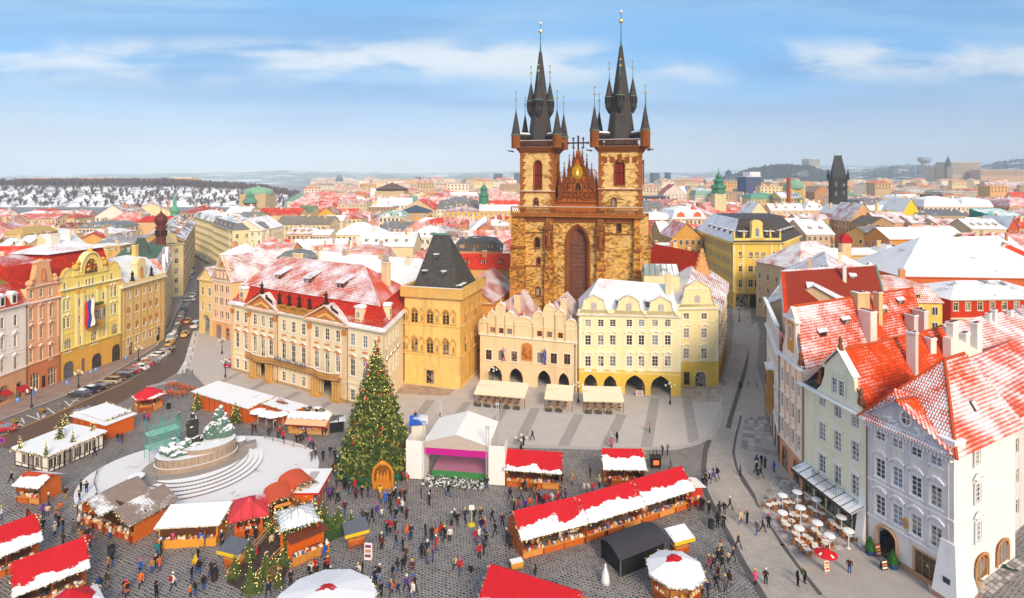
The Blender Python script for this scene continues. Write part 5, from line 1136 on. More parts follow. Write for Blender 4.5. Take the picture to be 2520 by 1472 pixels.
m=MB();e_=[(-.3,-.3,17.3),(L4.L+.3,-.3,17.3),(L4.L+.3,13,17.3),(-.3,13,17.3)];f=[(2.5,3,22.6),(L4.L-2.5,3,22.6),(L4.L-2.5,10,22.6),(2.5,10,22.6)]
for j in Rg(4):m.pg([e_[j],e_[(j+1)%4],f[(j+1)%4],f[j]],0);
m.pg([f[0],f[1],(L4.L-5,6.5,23.6),(5,6.5,23.6)],0);m.pg([f[2],f[3],(5,6.5,23.6),(L4.L-5,6.5,23.6)],0);m.pg([f[1],f[2],(L4.L-5,6.5,23.6)],0);m.pg([f[3],f[0],(5,6.5,23.6)],0)
lr=L4.pt('roof',m,Ti('8f4a3a',1.05,.4,.5,7));Cy(lr,L4.L-4,5,22,26,1.2,1,Wl('e6bf6e'));Cy(lr,8,9,22,25.5,1.6,1,Wl('e6bf6e'))
WFAR=dict(nx=2,rws=(.66,),tr_='efdfba',tw=.12)
L5=house('town_house','narrow ochre house with copper-topped roof beyond the tan panelled house',(-94,154.6),(-112,188),14,18.2,23.5,'mansard',Wl('dcb778'),[Ti('c25a3a',.5,.34,.42,2),Pn('4e6b55')],(9,4,1.3,1.9,3.6,3.6),True,0,3,3,ws=dict(nx=2,rws=(.66,),tr_='efdfba',tw=.16))
m=MB();u=9.5;m.lh([(3.2,0),(1.6,3.6),(1.2,4.4),(.1,4.5)],4,(u,6,22.4),0,R(45));L5.pt('roof_lantern',m,Sl('3f5044',.1))
m=MB();Cg(m,4,4.5,18.2,22.5);Cg(m,18,4.5,18.2,23);L5.pt('gable',m,[Wl('e9cb8c'),Wl('efdfba'),Sw])
L6=house('town_house','cream corner house with rounded attic gable standing at the side-street crossing',(-127,203.5),(-121.5,211.5),12,19.5,24,'hip',Wl('ecd7a0'),Pn('6b5a4a'),(2,5,1.3,1.9,1.4,3.6),True,0,1,0,ws=WFAR)
m=MB();Cg(m,L6.L/2,4,19.5,24);L6.pt('gable',m,[Wl('ecd7a0'),Wl('f3e6c2'),Sw])
L7=house('town_house','long brownish tenement lining the left side of the receding side street',(-121.5,211.9),(-164,296),14,20.5,25,'side',Wl('c39a68'),Sr('7a5a52',.55,.6),(22,5,1.3,1.9,1.6,3.7),True,0,4,6,ws=WFAR)
m=MB();m.lh([(3,-6),(2.4,-3),(1.5,0),(1.5,5.6),(1.9,5.7),(1.9,6.1),(1.3,6.5),(1.9,7.6),(2.1,8.6),(1.6,9.8),(.5,10.8),(.12,11.6),(.06,14)],8,(0,0,0),0)
for i in Rg(8):a_=i*PI/4;m.bX(1.45*cos(a_)-.3,1.45*sin(a_)-.3,3,1.45*cos(a_)+.3,1.45*sin(a_)+.3,5,1)
P_=G(*ZA(1560,900),20.8);Tg(m.bd('onion_turret',[Sl('6b2c1e',-.2),Pn('2c1510')],NA,P_),'dark red onion-domed turret rising behind the tan panelled house','turret')
m=MB();m.lh([(3.6,-8),(3.4,2),(3.9,2.2),(2.6,3.2),(1.9,5),(2.4,5.2),(2.8,6.6),(2.2,8.2),(1,9.2),(.9,11),(1.2,11.2),(.5,12.4),(.12,15.5)],8,(0,0,0),0);P_=VC((XAT(ZA(1692,600),330),330,18));Tg(m.bd('copper_spire',Pn('5fa287',.6,.25,1),NA,P_),'slender green copper spire with bulbous cap above red roofs','spire')
S1=house('town_house','long pale green tenement lining the right side of the side street',(-190,342),(-157.3,300.7),16,20.3,24.5,'mansard',Wl('dccf9c'),[Sr('8a8a90',.6,.7),Sr('8a8a90',.8,.7)],(20,5,1.2,2,1.5,3.7),True,0,3,0,ws=WFAR)
S2=house('town_house','pale green tenement with spiky gable closing the side street view',(-157,300.3),(-128,262),16,19.5,24,'mansard',Wl('e3d7a6'),[Sl('77767a',.25),Sr('8a8a90',.6,.7)],(16,5,1.2,2,1.2,3.6),True,0,3,4,ws=WFAR)
C1=house('corner_house','small yellow corner house standing on an open street arch',(-88,161),(-82.6,158),9,15.4,18.8,'front',Wl('edcf8e'),Ti('a85a44',.7,.34,.42,1),(2,2,1.2,2.2,6.6,4.3),True,0,0,0,side=NO)
for ch in[q for q in bpy.data.objects if q.parent==C1.o and q.name.startswith('wall')]:DEL(ch)
m=MB();hs=[(C1.L/2-1.7,0,C1.L/2+1.7,5.4)]+[(C1.L*(i+.5)/2-.6,6.6+4.3*j,C1.L*(i+.5)/2+.6,8.8+4.3*j)for i in Rg(2)for j in Rg(2)];Gw(m,0,C1.L,0,15.4,hs,.9);Af(m,C1.L/2,0,3.6,3.4,5.4,NO,.9);m.pg([(C1.L,0,5),(C1.L,9,5),(C1.L,9,15.4),(C1.L,0,15.4)]);m.pg([(0,9,5),(0,0,5),(0,0,15.4),(0,9,15.4)]);m.bX(0,0,5.4,C1.L,9,5.5);m.bX(0,8,0,1,9,5.4);m.bX(C1.L-1,8,0,C1.L,9,5.4);C1.pt('wall',m,Wl('edcf8e'))
C2=Bld('town_house','pink house with curved gable and golden sun emblem next to the palace',(-82.6,157.8),(-75.2,153.3))
PNK=Wl('f0cfae',.1);us=[C2.L*f_ for f_ in(.2,.5,.8)]
for z in(5.6,9.2,12.6):C2.grid([us[0]-.45,us[0]+.45,us[1]-.45,us[1]+.45,us[2]-.4,us[2]+.5],[z],.75,1.9,nx=1,rws=(.66,),tr_='f7e6d4',tw=.08,fm='a06a44')
C2.grid([C2.L*.3,C2.L*.5,C2.L*.7],[16.6],.7,1.6,nx=1,rws=(.66,),tr_='f7e6d4',tw=.08,fm='a06a44')
C2.wN(C2.L*.35,0,2.2,3.6,aC=.5,nx=2,rws=(.6,),tr_='d98a5a',fm='5a2a1a',sl_=NO);C2.wN(C2.L*.82,0,1.5,3.2,aC=.5,nx=1,rws=(.6,),tr_='d98a5a',fm='5a2a1a',sl_=NO)
m=MB();Gw(m,0,C2.L,0,4.6,C2.holes);C2.pt('ground_floor_wall',m,Wl('e8b37e'));C2.front(4.6,15.6,PNK)
m=MB();hs=[(C2.L*f_-.35,16.6,C2.L*f_+.35,18.2)for f_ in(.3,.5,.7)];Gw(m,.8,C2.L-.8,15.6,18.8,hs);m.slab([(.8,18.8),(C2.L-.8,18.8),(C2.L/2+.5,22.8),(C2.L/2-.5,22.8)],0,.4)
for s_ in(-1,1):x=C2.L/2+s_*(C2.L/2-.4);m.slab([(x-.4,15.6),(x+.4,15.6),(x-s_*.3,18.6),(x-s_*.42,18.7)][::1 if s_>0 else-1],0,.4)
g_=C2.pt('gable',m,PNK);m=MB();Cn(m,0,C2.L,15.4,.3,.3,0,.02);Cn(m,.6,C2.L-.6,18.7,.25,.3,0,.02);bn_(m,0,C2.L,4.5,.2,.12)
for i in Rg(12):a_=i*PI/6;m.tu((C2.L/2+.35*cos(a_),-.08,20.4+.35*sin(a_)),(C2.L/2+1*cos(a_),-.08,20.4+1*sin(a_)),.1,.03,4,2)
m.ba((C2.L/2,-.06,20.4),.4,8,5,2,1);C2.pt('mouldings',m,[Wl('f7e2cc'),Sw,Pn('c98a1e',.4,.2,2,.6)])
m=MB();She(m,0,C2.L,22,0,15.6);C2.pt('side_walls',m,Wl('efc48e'));m=MB();Ro(m,C2.L,22,15.6,22.4,'front',gm=1);C2.pt('roof',m,[Ti('b5533c',.62,.34,.42,2),PNK])
SHV=VC((.87,.49,0))
def lot(b):return(SHV.dot(b.dir))/SHV.dot(b.nrm)
GREY=Wl('e9e0da',.08,.25);WHT=Wl('f1eeec',.06,.15)
r1=Bld('corner_house','tall light grey corner house with hooded windows and pyramid tiled roof',(42.3,68.3),(45.7,59.15));sh=lot(r1);D1=14.2
WR=dict(nx=2,rws=(.25,.5,.75),tr_='f0eeec',fm='f4f2f0',tw=.18,gC='4a4a52')
zr_=[(r1.z(ZJ(955,y0)),r1.z(ZJ(955,y1)))for y0,y1 in((300,185),(580,440),(855,712))]
for x in(955,1083,1222,1370):
 u=r1.u(ZJ(x,500))
 for j,(z0,z1)in En(zr_):r1.wN(u,z0,1.15,z1-z0,hd_='' if j==0 else 'wave',**WR)
eu=r1.u(ZJ(1003,1000));eh=r1.z(ZJ(1003,985));r1.holes.append((eu-1.05,0,eu+1.05,3.4));m=MB();Af(m,eu,0,2.5,2.1,3.4,NO,1.2)
pp=[(eu+1.2,0),(eu+1.2,2.5)]+Ar(eu,2.5,2.4,1.05,10)[1:-1]+[(eu-1.2,2.5),(eu-1.2,0)]
for p,q in zip(pp,pp[1:]):m.tu((p[0],-.06,p[1]),(q[0],-.06,q[1]),.2,.2,4,1)
r1.pt('entrance_arch',m,[GREY,stone('cfa57c',.15)]);r1.pt('door',MB().bX(eu-1.05,1.4,0,eu+1.05,1.5,3.4),Pn('3a1d14'))
su=r1.u(ZJ(1288,1250));r1.wN(su,.25,2.3,2.9,nx=3,rws=(.72,),tr_='cfa57c',fm='b07a2e',sl_=NO,tw=.22,gC='4a3a28')
r1.front(0,15.2,GREY);m=MB()
PS=lambda t:(r1.L+sh*t,t)
m.pg([(r1.L,0,0),(*PS(D1),0),(*PS(D1),15.2),(r1.L,0,15.2)]);m.pg([(*PS(D1),0),(sh*D1,D1,0),(sh*D1,D1,15.2),(*PS(D1),15.2)]);m.pg([(sh*D1,D1,0),(0,0,0),(0,0,15.2),(sh*D1,D1,15.2)]);r1.pt('side_walls',m,WHT)
sa=atan2(1,sh);sn=VC((1,-sh,0)).normalized()
def side_u(px):
 best=min((abs((wpt(r1,*PS(t/50),0).x/wpt(r1,*PS(t/50),0).y)*F+CX-px),t/50)for t in Rg(0,720));return best[1]
for x,y0,y1,hd in((1665,475,350,''),(1668,755,615,'wave'),(1672,1045,900,'wave')):
 px,py=ZJ(x,y0);t=side_u(px);P_=wpt(r1,*PS(t),0);z0=ZV(py,P_.y);z1=ZV(ZJ(x,y1),P_.y);p=VC((*PS(t),z0))+sn*.17;o=r1.wN(p.x,z0,1.2,z1-z0,p.y,NO,hd_=hd,**WR);o.rotation_euler[2]=sa
for x in(1700,1855):
 t=side_u(ZJ(x,1200)[0]);p=VC((*PS(t),.5))+sn*.17;o=r1.wN(p.x,.5,2.6,2.5,p.y,NO,aC=.3,nx=3,rws=(.7,),tr_='c98a4e',fm='b07a2e',sl_=NO,tw=.3,gC='8a5a34');o.rotation_euler[2]=sa
m=MB();Cn(m,-.1,r1.L,14.7,.5,.6,0,.02,snow=NO);bn_(m,0,r1.L,r1.z(ZJ(955,625)),.2,.12,0);bn_(m,0,r1.L,3.9,.25,.15,0)
for i in Rg(26):u=r1.L*(i+.5)/26;m.bX(u-.09,-.4,14.4,u+.09,0,14.75,0)
for x in(885,1020,1152,1297,1440):u=r1.u(ZJ(x,500));m.bX(u-.3,-.08,4.2,u+.3,.02,14.2,2)
m.bX(-.05,-.12,0,eu-1.3,.02,.8,3);m.bX(eu+1.3,-.12,0,r1.L,.02,.7,3)
pa,pz=4.1,18.6
m.slab([(-.4,15.25),(r1.L+.2,15.25),(pa+.6,pz),(pa-.6,pz)],-.15,.3,4);ou=r1.u(ZJ(1155,130));oz=r1.z(ZJ(1155,135));
pp=[(ou+.62*cos(i*PI/8),oz+.85*sin(i*PI/8))for i in Rg(17)]
for p,q in zip(pp,pp[1:]):m.tu((p[0],-.2,p[1]),(q[0],-.2,q[1]),.13,.13,5,5)
m.slab([(ou+.55*cos(i*PI/8),oz+.78*sin(i*PI/8))for i in Rg(16)],-.18,-.15,6);m.bX(ou-.04,-.24,oz-.75,ou+.04,-.18,oz+.75,5);m.bX(ou-.5,-.24,oz-.04,ou+.5,-.18,oz+.04,5)
for i in Rg(22):a_=RR()*6;m.ba((ou+(-1 if i%2 else 1)*(1+RR()*1.6),-.15,15.7+RR()*.9),.22,6,4,5,.8)
r1.pt('mouldings',m,[WHT,Sw,Wl('d6d1d4'),stone('b58a6a',.2),Wl('cfcace'),WHT,Gl('5a2a24')])
m=MB()
def wedge(x0,x1,y0,out,z):m.add([(x0,y0,0),(x1,y0,0),(x1,y0-out,0),(x0,y0-out,0),(x0,y0,z),(x1,y0,z)],[(0,4,3),(1,2,5),(3,2,5,4)][:0]+[(3,2,5,4),(0,3,4),(1,5,2)])
wedge(-.9,.1,.3,1.3,7.2);m.pg([(-.9,.3,0),(-.9,-1,0),(-.9,.3,7.2)])
zc_=6;b0=[(r1.L-1.6,-1),(r1.L+.9,-1),(r1.L+1.15,.6),(r1.L+.5,3),(r1.L-1.6,.2)];t0_=[(r1.L-1.2,-.25),(r1.L+.25,-.25),(r1.L+.3,.3),(r1.L,1.4),(r1.L-1.2,.1)]
for i in Rg(5):j=(i+1)%5;m.pg([(*b0[i],.6),(*b0[j],.6),(*t0_[j],zc_),(*t0_[i],zc_)]);m.pg([(b0[i][0],b0[i][1],0),(b0[j][0],b0[j][1],0),(*b0[j],.6),(*b0[i],.6)],1)
m.pg([(*p,zc_)for p in t0_]);r1.pt('buttress',m,[WHT,stone('b08a72',.2)])
pl=MB().bX(-.35,-.03,-.55,.35,.03,.55).bd('plaque',Pn('39453f',.5),r1.o,(r1.L-.25,-.78,2));
AP=r1.lo(VC((49.9,66,22.95)));AQ=r1.lo(VC((54,68.3,22.95)));ov=.7
cs_=[(-ov,-ov,15.2),(r1.L+ov,-ov,15.2),(PS(D1)[0]+ov,D1+ov,15.2),(sh*D1-ov,D1+ov,15.2)]
TK=lambda s_,sd_:Ti('e04e10',s_,.3,.4,sd_)
def Td(name,pp,mat,parent,pu=.3,pv=.4,h=.05):
 """clay tiles as real courses on a roof face (a, b along the eave, c, d along the ridge)"""
 P=[VC(p)for p in pp]
 if len(P)==3:P.append(P[2])
 a_,b_,c_,d_=P;n=(b_-a_).cross(d_-a_).normalized();m=MB();e1=(b_-a_).normalized();e2=n.cross(e1);H_=max((d_-a_).dot(e2),(c_-a_).dot(e2));nv=max(2,int(H_/pv))
 def edge(p,q,v):
  v0,v1=(p-a_).dot(e2),(q-a_).dot(e2);t=min(1,max(0,(v-v0)/(v1-v0)))if abs(v1-v0)>.01 else 0;return(p.lerp(q,t)-a_).dot(e1)
 for j in Rg(nv):
  v0,v1=j*pv,min(H_,(j+1.15)*pv);l_,r_=edge(a_,d_,v0+pv*.5),edge(b_,c_,v0+pv*.5)
  for i in Rg(math.floor(l_/pu),math.ceil(r_/pu)):
   s0,s1=max(l_,i*pu),min(r_,(i+1)*pu);sm_=(s0+s1)/2
   if s1-s0<.02:continue
   Q=lambda s_,v,k_:a_+e1*s_+e2*v+n*h*k_
   m.add([Q(s0,v0,2.2),Q(sm_,v0,.5),Q(s1,v0,2.2),Q(s1,v1,1.2),Q(sm_,v1,-.4),Q(s0,v1,1.2)],[(0,1,4,5),(1,2,3,4)])
 o=m.bd(name,mat,parent);me=o.data;co=np.array(m.v);vi=np.empty(len(me.loops),'i');me.loops.foreach_get('vertex_index',vi);q=co[vi]-np.array(a_);me.uv_layers[0].data.foreach_set('uv',np.stack([q@np.array(e1),q@np.array(e2)],1).astype('f').ravel());return Sf(o)
rr=r1.pt('roof',MB().pg([cs_[0],cs_[1],AP]).pg([cs_[1],cs_[2],AQ,AP]).pg([cs_[2],cs_[3],AQ]).pg([cs_[3],cs_[0],AP,AQ]),Pn('8a3a1c'))
Td('roof_tiles',[cs_[1],cs_[2],AQ,AP],TK(.5,3.3),rr);Td('roof_tiles',[cs_[3],cs_[0],AP,AQ],TK(.3,1),rr);Td('roof_tiles',[cs_[0],cs_[1],AP],TK(.62,9),rr)
gz=pz+.25;f_=(gz-15.2)/(AP.z-15.2);mp=VC(cs_[0]).lerp(VC(cs_[1]),.5).lerp(AP,f_);kk=VC((pa,mp.y,gz));q0,q1,q2=VC((-.7,-.75,15.25)),VC((r1.L+.6,-.75,15.25)),VC((pa,-.75,gz))
Td('roof_tiles',[q1,VC((r1.L-.8,.6,16)),kk,q2],TK(.25,4),rr);Td('roof_tiles',[VC((.3,.6,16)),q0,q2,kk],TK(.7,5),rr)
m=MB()
for p,q in((cs_[1],AP),(cs_[0],AP),(AP,AQ),(q2,kk)):m.tu(p,q,.17,.17,6)
m.bd('ridge_cap',Pn('c4501e'),rr)
def Fi(parent,p,h=1.6):
 o=MB().bX(-.3,-.3,-.5,.3,.3,.1).lh([(.28,.1),(.34,.4),(.16,.7),(.3,1),(.22,1.3),(.06,1.6)],7).bd('finial',stone('8a5638',.3),parent,p);return o
P_=r1.wp(ZI(1460,1280),16.6);Fi(rr,(P_.x,P_.y,16.9));MB().bX(r1.L-1.9,-.1,15.2,r1.L+.15,1.6,16.5).bX(r1.L-2,-.15,16.5,r1.L+.2,1.7,16.62,1).bd('roof_pedestal',[WHT,Sw],rr)
def skylight(parent,P,nrm,s_=.8):
 o=MB().bX(-s_/2,-s_*.7,0,s_/2,s_*.7,.22,0).bX(-s_/2+.1,-s_*.6,.22,s_/2-.1,s_*.6,.24,1).bd('skylight',[Pn('6a5a52'),Sw],parent,P);o.rotation_euler=VC(nrm).to_track_quat('Z','Y').to_euler();return o
nn=(VC(cs_[2])-VC(cs_[1])).cross(AP-VC(cs_[1]));t=VC(cs_[1]).lerp(VC(cs_[2]),.42).lerp(AP.lerp(AQ,.4),.42);skylight(rr,t+nn.normalized()*.1,nn)
r2=Bld('town_house','pale green gabled house with balcony and glass-roofed restaurant front',(40.5,79.6),(42.3,68.3));sh2=lot(r2);GRN=Wl('f0ecd2',.08,.25)
W2=dict(nx=2,rws=(.25,.5,.75),tr_='eef0e0',fm='f4f2f0',tw=.16,gC='4a4a4e')
for x,rows_ in((523,((45,-30),(300,172),(540,412))),(638,((130,40),(378,238),(665,492))),(768,((205,110),(455,312),(712,562)))):
 u=r2.u(ZJ(x,400))
 for j,(y0,y1)in En(rows_):z0=r2.z(ZJ(x,y0));r2.wN(u,z0,1.25,r2.z(ZJ(x,y1))-z0,hd_='flat' if j else '',**W2)
for i in Rg(5):r2.wN(r2.L*(i+.5)/5,.4,1.7,2.7,nx=2,rws=(.6,),tr_='5a6a44',fm='3a2a1c',sl_=NO,tw=.1,gC='3a2c22')
r2.front(0,15.3,GRN);m=MB();D2=24;m.pg([(0,0,0),(sh2*D2,D2,0),(sh2*D2,D2,15.3),(0,0,15.3)][::-1]);m.pg([(r2.L,0,0),(r2.L+sh2*D2,D2,0),(r2.L+sh2*D2,D2,15.3),(r2.L,0,15.3)]);r2.pt('side_walls',m,GRN)
m=MB();Cn(m,0,r2.L,14.9,.4,.8,0,.02);bn_(m,0,r2.L,4.6,.2,.1);gu=r2.u(ZI(640,800))
m.slab([(gu-4.2,15.4),(gu+4.2,15.4),(gu+3.4,16.2),(gu+2.7,17.8),(gu+2.6,19.2),(gu,21.9),(gu-2.6,19.2),(gu-2.7,17.8),(gu-3.4,16.2)],0,.5,2)
for p,q in(((gu-2.8,19.2),(gu,22)),((gu,22),(gu+2.8,19.2))):m.add([(p[0],-.3,p[1]),(q[0],-.3,q[1]),(q[0],-.3,q[1]+.2),(p[0],-.3,p[1]+.2),(p[0],.7,p[1]+.22),(q[0],.7,q[1]+.22)],[(0,1,2,3)],0);m.add([(p[0],-.32,p[1]+.21),(q[0],-.32,q[1]+.21),(q[0],.7,q[1]+.24),(p[0],.7,p[1]+.24)],[(0,1,2,3)],1)
m.bX(gu-2.8,-.25,19,gu+2.8,0,19.3,0)
r2.pt('gable',m,[Wl('eceed8'),Sw,GRN])
for du_ in(-.62,.62):r2.wN(gu+du_,16.3,.95,1.9,-.16,NO,**W2)
rg0,rg1=r2.lo(VC((42.3,72.5,21.9))),r2.lo(VC((63.5,83.6,21.9)));dv=rg1-rg0;e0=VC((r2.L,.3,15.4));f0=VC((0,.3,15.4));rg0=VC((gu,.2,21.9));rg1=rg0+dv
rr2=r2.pt('roof',MB().pg([e0,e0+dv,rg1,rg0]).pg([f0+dv,f0,rg0,rg1]),Pn('8a3a1c'));TO=lambda s_,sd_:Ti('e64c06',s_,.3,.4,sd_)
Td('roof_tiles',[e0,e0+dv,rg1,rg0],TO(-.02,2.2),rr2);Td('roof_tiles',[f0+dv,f0,rg0,rg1],TO(.5,2),rr2)
MB().tu(rg0,rg1,.17,.17,6).bd('ridge_cap',Pn('c4501e'),rr2)
Fi(rr2,(gu,.2,22.1));Fi(rr2,(gu+3.6,.1,16.9));Fi(rr2,(gu-3.6,.1,16.9))
def Os(s_,t):return e0.lerp(e0+dv,s_).lerp(rg0.lerp(rg1,s_),t)
p=Os(.52,.45);Cy(rr2,p.x,p.y,p.z-1,p.z+5,1.1,.8,Wl('dcd2c8'),rz=.4);p=Os(.78,.7);Cy(rr2,p.x,p.y,p.z-.6,p.z+1.5,1.1,.9,Wl('efe6dc'))
m=MB();bz=r2.z(ZJ(640,660))-.15;bu=r2.u(ZJ(600,600));m.bX(bu-2.3,-1.3,bz-.2,bu+2.3,0,bz,0);m.bX(bu-2.3,-1.3,bz,bu+2.3,0,bz+.05,1)
for i in Rg(24):x=bu-2.3+4.6*i/23;m.tu((x,-1.28,bz),(x,-1.28,bz+1),.025,.025,4,2)
for y in(-.3,-.65,-1):m.tu((bu-2.3,y,bz),(bu-2.3,y,bz+1),.025,.025,4,2);m.tu((bu+2.3,y,bz),(bu+2.3,y,bz+1),.025,.025,4,2)
m.bX(bu-2.33,-1.32,bz+1,bu+2.33,-1.24,bz+1.06,2);r2.pt('balcony',m,[GRN,Sw,IR])
m=MB();m.add([(.1,-.05,4.4),(r2.L-.1,-.05,4.4),(r2.L-.1,-1.9,3.7),(.1,-1.9,3.7),(.1,-.05,4.5),(r2.L-.1,-.05,4.5),(r2.L-.1,-1.95,3.8),(.1,-1.95,3.8)],[(0,3,2,1),(4,7,6,5),(3,7,6,2)],0);m.bX(.1,-1.96,3.35,r2.L-.1,-1.9,3.75,1)
for i in Rg(8):x=.2+(r2.L-.4)*i/7;m.tu((x,-.1,4.52),(x,-1.95,3.83),.05,.05,4,1)
r2.pt('canopy',m,[Sr('8f9aa0',.75,.8),Pn('4a4038')])
r3=Bld('town_house','pink and cream house with oval gable window under a snow-striped red roof',(41.3,88.3),(40.5,79.7));sh3=lot(r3);PK=Wl('f8e6d2',.08)
W3=dict(nx=2,rws=(.33,.66),tr_='f4ece4',fm='f4f2f0',tw=.1,gC='4a4a4e')
for z in(5.2,9,12.9):r3.grid([r3.L*f_ for f_ in(.14,.38,.62,.86)],[z],.95,2.1,hd_='flat' if z<12 else '',**W3)
r3.grid([r3.L*.25,r3.L*.75],[0],2,3.3,aC=.5,nx=2,rws=(.6,),tr_='c9805a',fm='3a2216',sl_=NO,tw=.2)
m=MB();Gw(m,0,r3.L,0,4.4,r3.holes);r3.pt('ground_floor_wall',m,Wl('dba27e'));r3.front(4.4,17.1,PK);m=MB();D3=30;m.pg([(r3.L,0,0),(r3.L+sh3*D3,D3,0),(r3.L+sh3*D3,D3,17.1),(r3.L,0,17.1)]);m.pg([(sh3*D3,D3,0),(0,0,0),(0,0,17.1),(sh3*D3,D3,17.1)]);r3.pt('side_walls',m,PK)
m=MB();Cn(m,0,r3.L,16.7,.4,.7,0,.02);bn_(m,0,r3.L,4.3,.25,.2);g3=r3.L/2
m.slab([(g3-3.9,17.2),(g3+3.9,17.2),(g3+2.9,18.5),(g3+1.9,20.5),(g3+1.9,23.2),(g3,25),(g3-1.9,23.2),(g3-1.9,20.5),(g3-2.9,18.5)],0,.6,2);m.slab([(g3+.75*cos(i*.524),21.2+1.25*sin(i*.524))for i in Rg(12)],-.06,0,4);m.bX(g3-1.2,-.03,18.4,g3+1.2,0,23,5);m.slab([(g3+.5*cos(i*.524),21.2+.95*sin(i*.524))for i in Rg(12)],-.1,-.06,3)
for x in(0,.26,.5,.74,1):m.bX(r3.L*x-.18,-.08,4.6,r3.L*x+.18,.02,16.6,6)
m.bX(g3-2.4,-.3,23,g3+2.4,.6,23.3,0);m.bX(g3-2.4,-.3,23.3,g3+2.4,.6,23.37,1)
r3.pt('gable',m,[Wl('f4e8dc'),Sw,Wl('f2e4d6'),Gl('3a2a24'),WHT,Wl('e0994e'),Wl('eab998')]);Fi(r3.o,(g3+3.4,.1,17.9));Fi(r3.o,(g3-3.4,.1,17.9))
dv3=r3.lo(VC((69.2,97.3,25)))-r3.lo(VC((41.9,83.5,25)));rg0=VC((g3,.3,25));rg1=rg0+dv3;e0_=VC((r3.L,.3,17.2));f0_=VC((0,.3,17.2))
rr3=r3.pt('roof',MB().pg([e0_,e0_+dv3,rg1,rg0]).pg([f0_+dv3,f0_,rg0,rg1]),Pn('8a3a1c'))
Td('roof_tiles',[e0_,e0_.lerp(e0_+dv3,.48),rg0.lerp(rg1,.48),rg0],TK(.42,6.1),rr3);Td('roof_tiles',[e0_.lerp(e0_+dv3,.48),e0_+dv3,rg1,rg0.lerp(rg1,.48)],TK(.26,8.8),rr3);MB().tu(rg0,rg1,.17,.17,6).bd('ridge_cap',Pn('c4501e'),rr3)
def on3(s_,t):return e0_.lerp(e0_+dv3,s_).lerp(rg0.lerp(rg1,s_),t)
p=on3(.5,.8);Cy(rr3,p.x,p.y,p.z-2.5,p.z+2.4,1.4,2.2,Wl('d9b98a'),rz=.3);p=on3(.5,.3);Cy(rr3,p.x,p.y,p.z-2,p.z+3.9,2.2,1.3,Wl('efe4d8'),rz=.4);p=on3(.62,.55);Cy(rr3,p.x,p.y,p.z-2,p.z+4.2,1,.8,Wl('e3bd86'),rz=.4);p=on3(.86,.15);Cy(rr3,p.x,p.y,p.z-2,p.z+3.4,1.6,.9,Wl('dcd2cc'),rz=.4);p=on3(.95,.2);Cy(rr3,p.x,p.y,p.z-2,p.z+3.4,2,.9,Wl('e3dad4'),rz=.4)
def Sd(parent,P,al,up,w_=1.7,ln=2.6):
 """roof hatch with a tiled lid; al = direction along the eave, up = up the slope"""
 al=VC(al).normalized();h_=VC((up[0],up[1],0)).normalized();m=MB();P=VC(P);z=VC((0,0,1))
 a0,a1=P-al*w_/2,P+al*w_/2
 m.add([a0,a1,a1+z*.9,a0+z*.9,a0+h_*ln+z*1.9,a1+h_*ln+z*1.9],[(0,1,2,3),(0,3,4),(1,5,2)],0)
 o_=.25;k0,k1=a0-al*o_-h_*.3+z*.85,a1+al*o_-h_*.3+z*.85;m.pg([k0,k1,k1+h_*(ln+.3)+z*1.1,k0+h_*(ln+.3)+z*1.1],1);m.pg([a0+al*.3+z*.15-h_*.03,a1-al*.3+z*.15-h_*.03,a1-al*.3+z*.75-h_*.03,a0+al*.3+z*.75-h_*.03],2)
 m.bd('dormer',[Pn('7a4a30'),TK(.85,2),GS],parent)
up3=(rg0-e0_)
for s_,t in((.17,.42),(.36,.55),(.68,.62),(.85,.72)):Sd(rr3,on3(s_,t),dv3,up3)
r4=Bld('town_house','white house under the clean bright red roof at the mouth of the right-hand street',(48.4,108.8),(41.3,88.4));WT=Wl('e3ddd8',.08)
for z in(5,9,13,17):r4.grid([r4.L*(i+.5)/7 for i in Rg(7)],[z],1.2,2.2,**W3)
r4.grid([r4.L*f_ for f_ in(.1,.3,.52,.75,.93)],[0],2.2,3.4,aC=.45,nx=2,rws=(.6,),tr_='a0703f',fm='3a2216',sl_=NO,tw=.2)
r4.front(0,21,WT);m=MB();m.bX(r4.L*.48,-1.1,4.2,r4.L*.62,0,11.5,0);m.bX(r4.L*.47,-1.2,11.5,r4.L*.63,0,11.8,1)
for z in(5.2,8.6):m.bX(r4.L*.5,-1.14,z,r4.L*.6,-1.1,z+2,2)
r4.pt('bay',m,[Wl('c08a50'),Sw,GS]);m=MB();Cn(m,0,r4.L,20.6,.4,.6,0,.02);bn_(m,0,r4.L,4.4,.25,.2,0);m.bX(0,-.35,15.9,r4.L,0,16.2,0);m.bX(0,-.37,16.2,r4.L,0,16.3,1);r4.pt('cornice',m,[Wl('efe9e2'),Sw])
ea,eb=VC((46.4,96.8,17)),VC((71.4,108,17));ra_,rb_=VC((50.7,107.8,26.2)),VC((73.3,115.4,26.2));off=(ra_-ea);off.z=-9.2
m=MB();lo=r4.lo;m.pg([lo(ea),lo(eb),lo(rb_),lo(ra_)]);bb0,bb1=ra_+off,rb_+off;m.pg([lo(bb1),lo(bb0),lo(ra_),lo(rb_)]);rr4=r4.pt('roof',m,Pn('8a2a14'))
Td('roof_tiles',[lo(ea),lo(eb),lo(rb_),lo(ra_)],Ti('f24a12',-.6,.3,.4,3),rr4)
m=MB();m.pg([lo(ea),lo(ra_),lo(bb0)]);m.pg([lo(eb),lo(bb1),lo(rb_)]);
for p,q in((ea,eb),(eb,bb1),(bb1,bb0),(bb0,ea)):m.pg([lo(VC((p.x,p.y,0))),lo(VC((q.x,q.y,0))),lo(q),lo(p)])
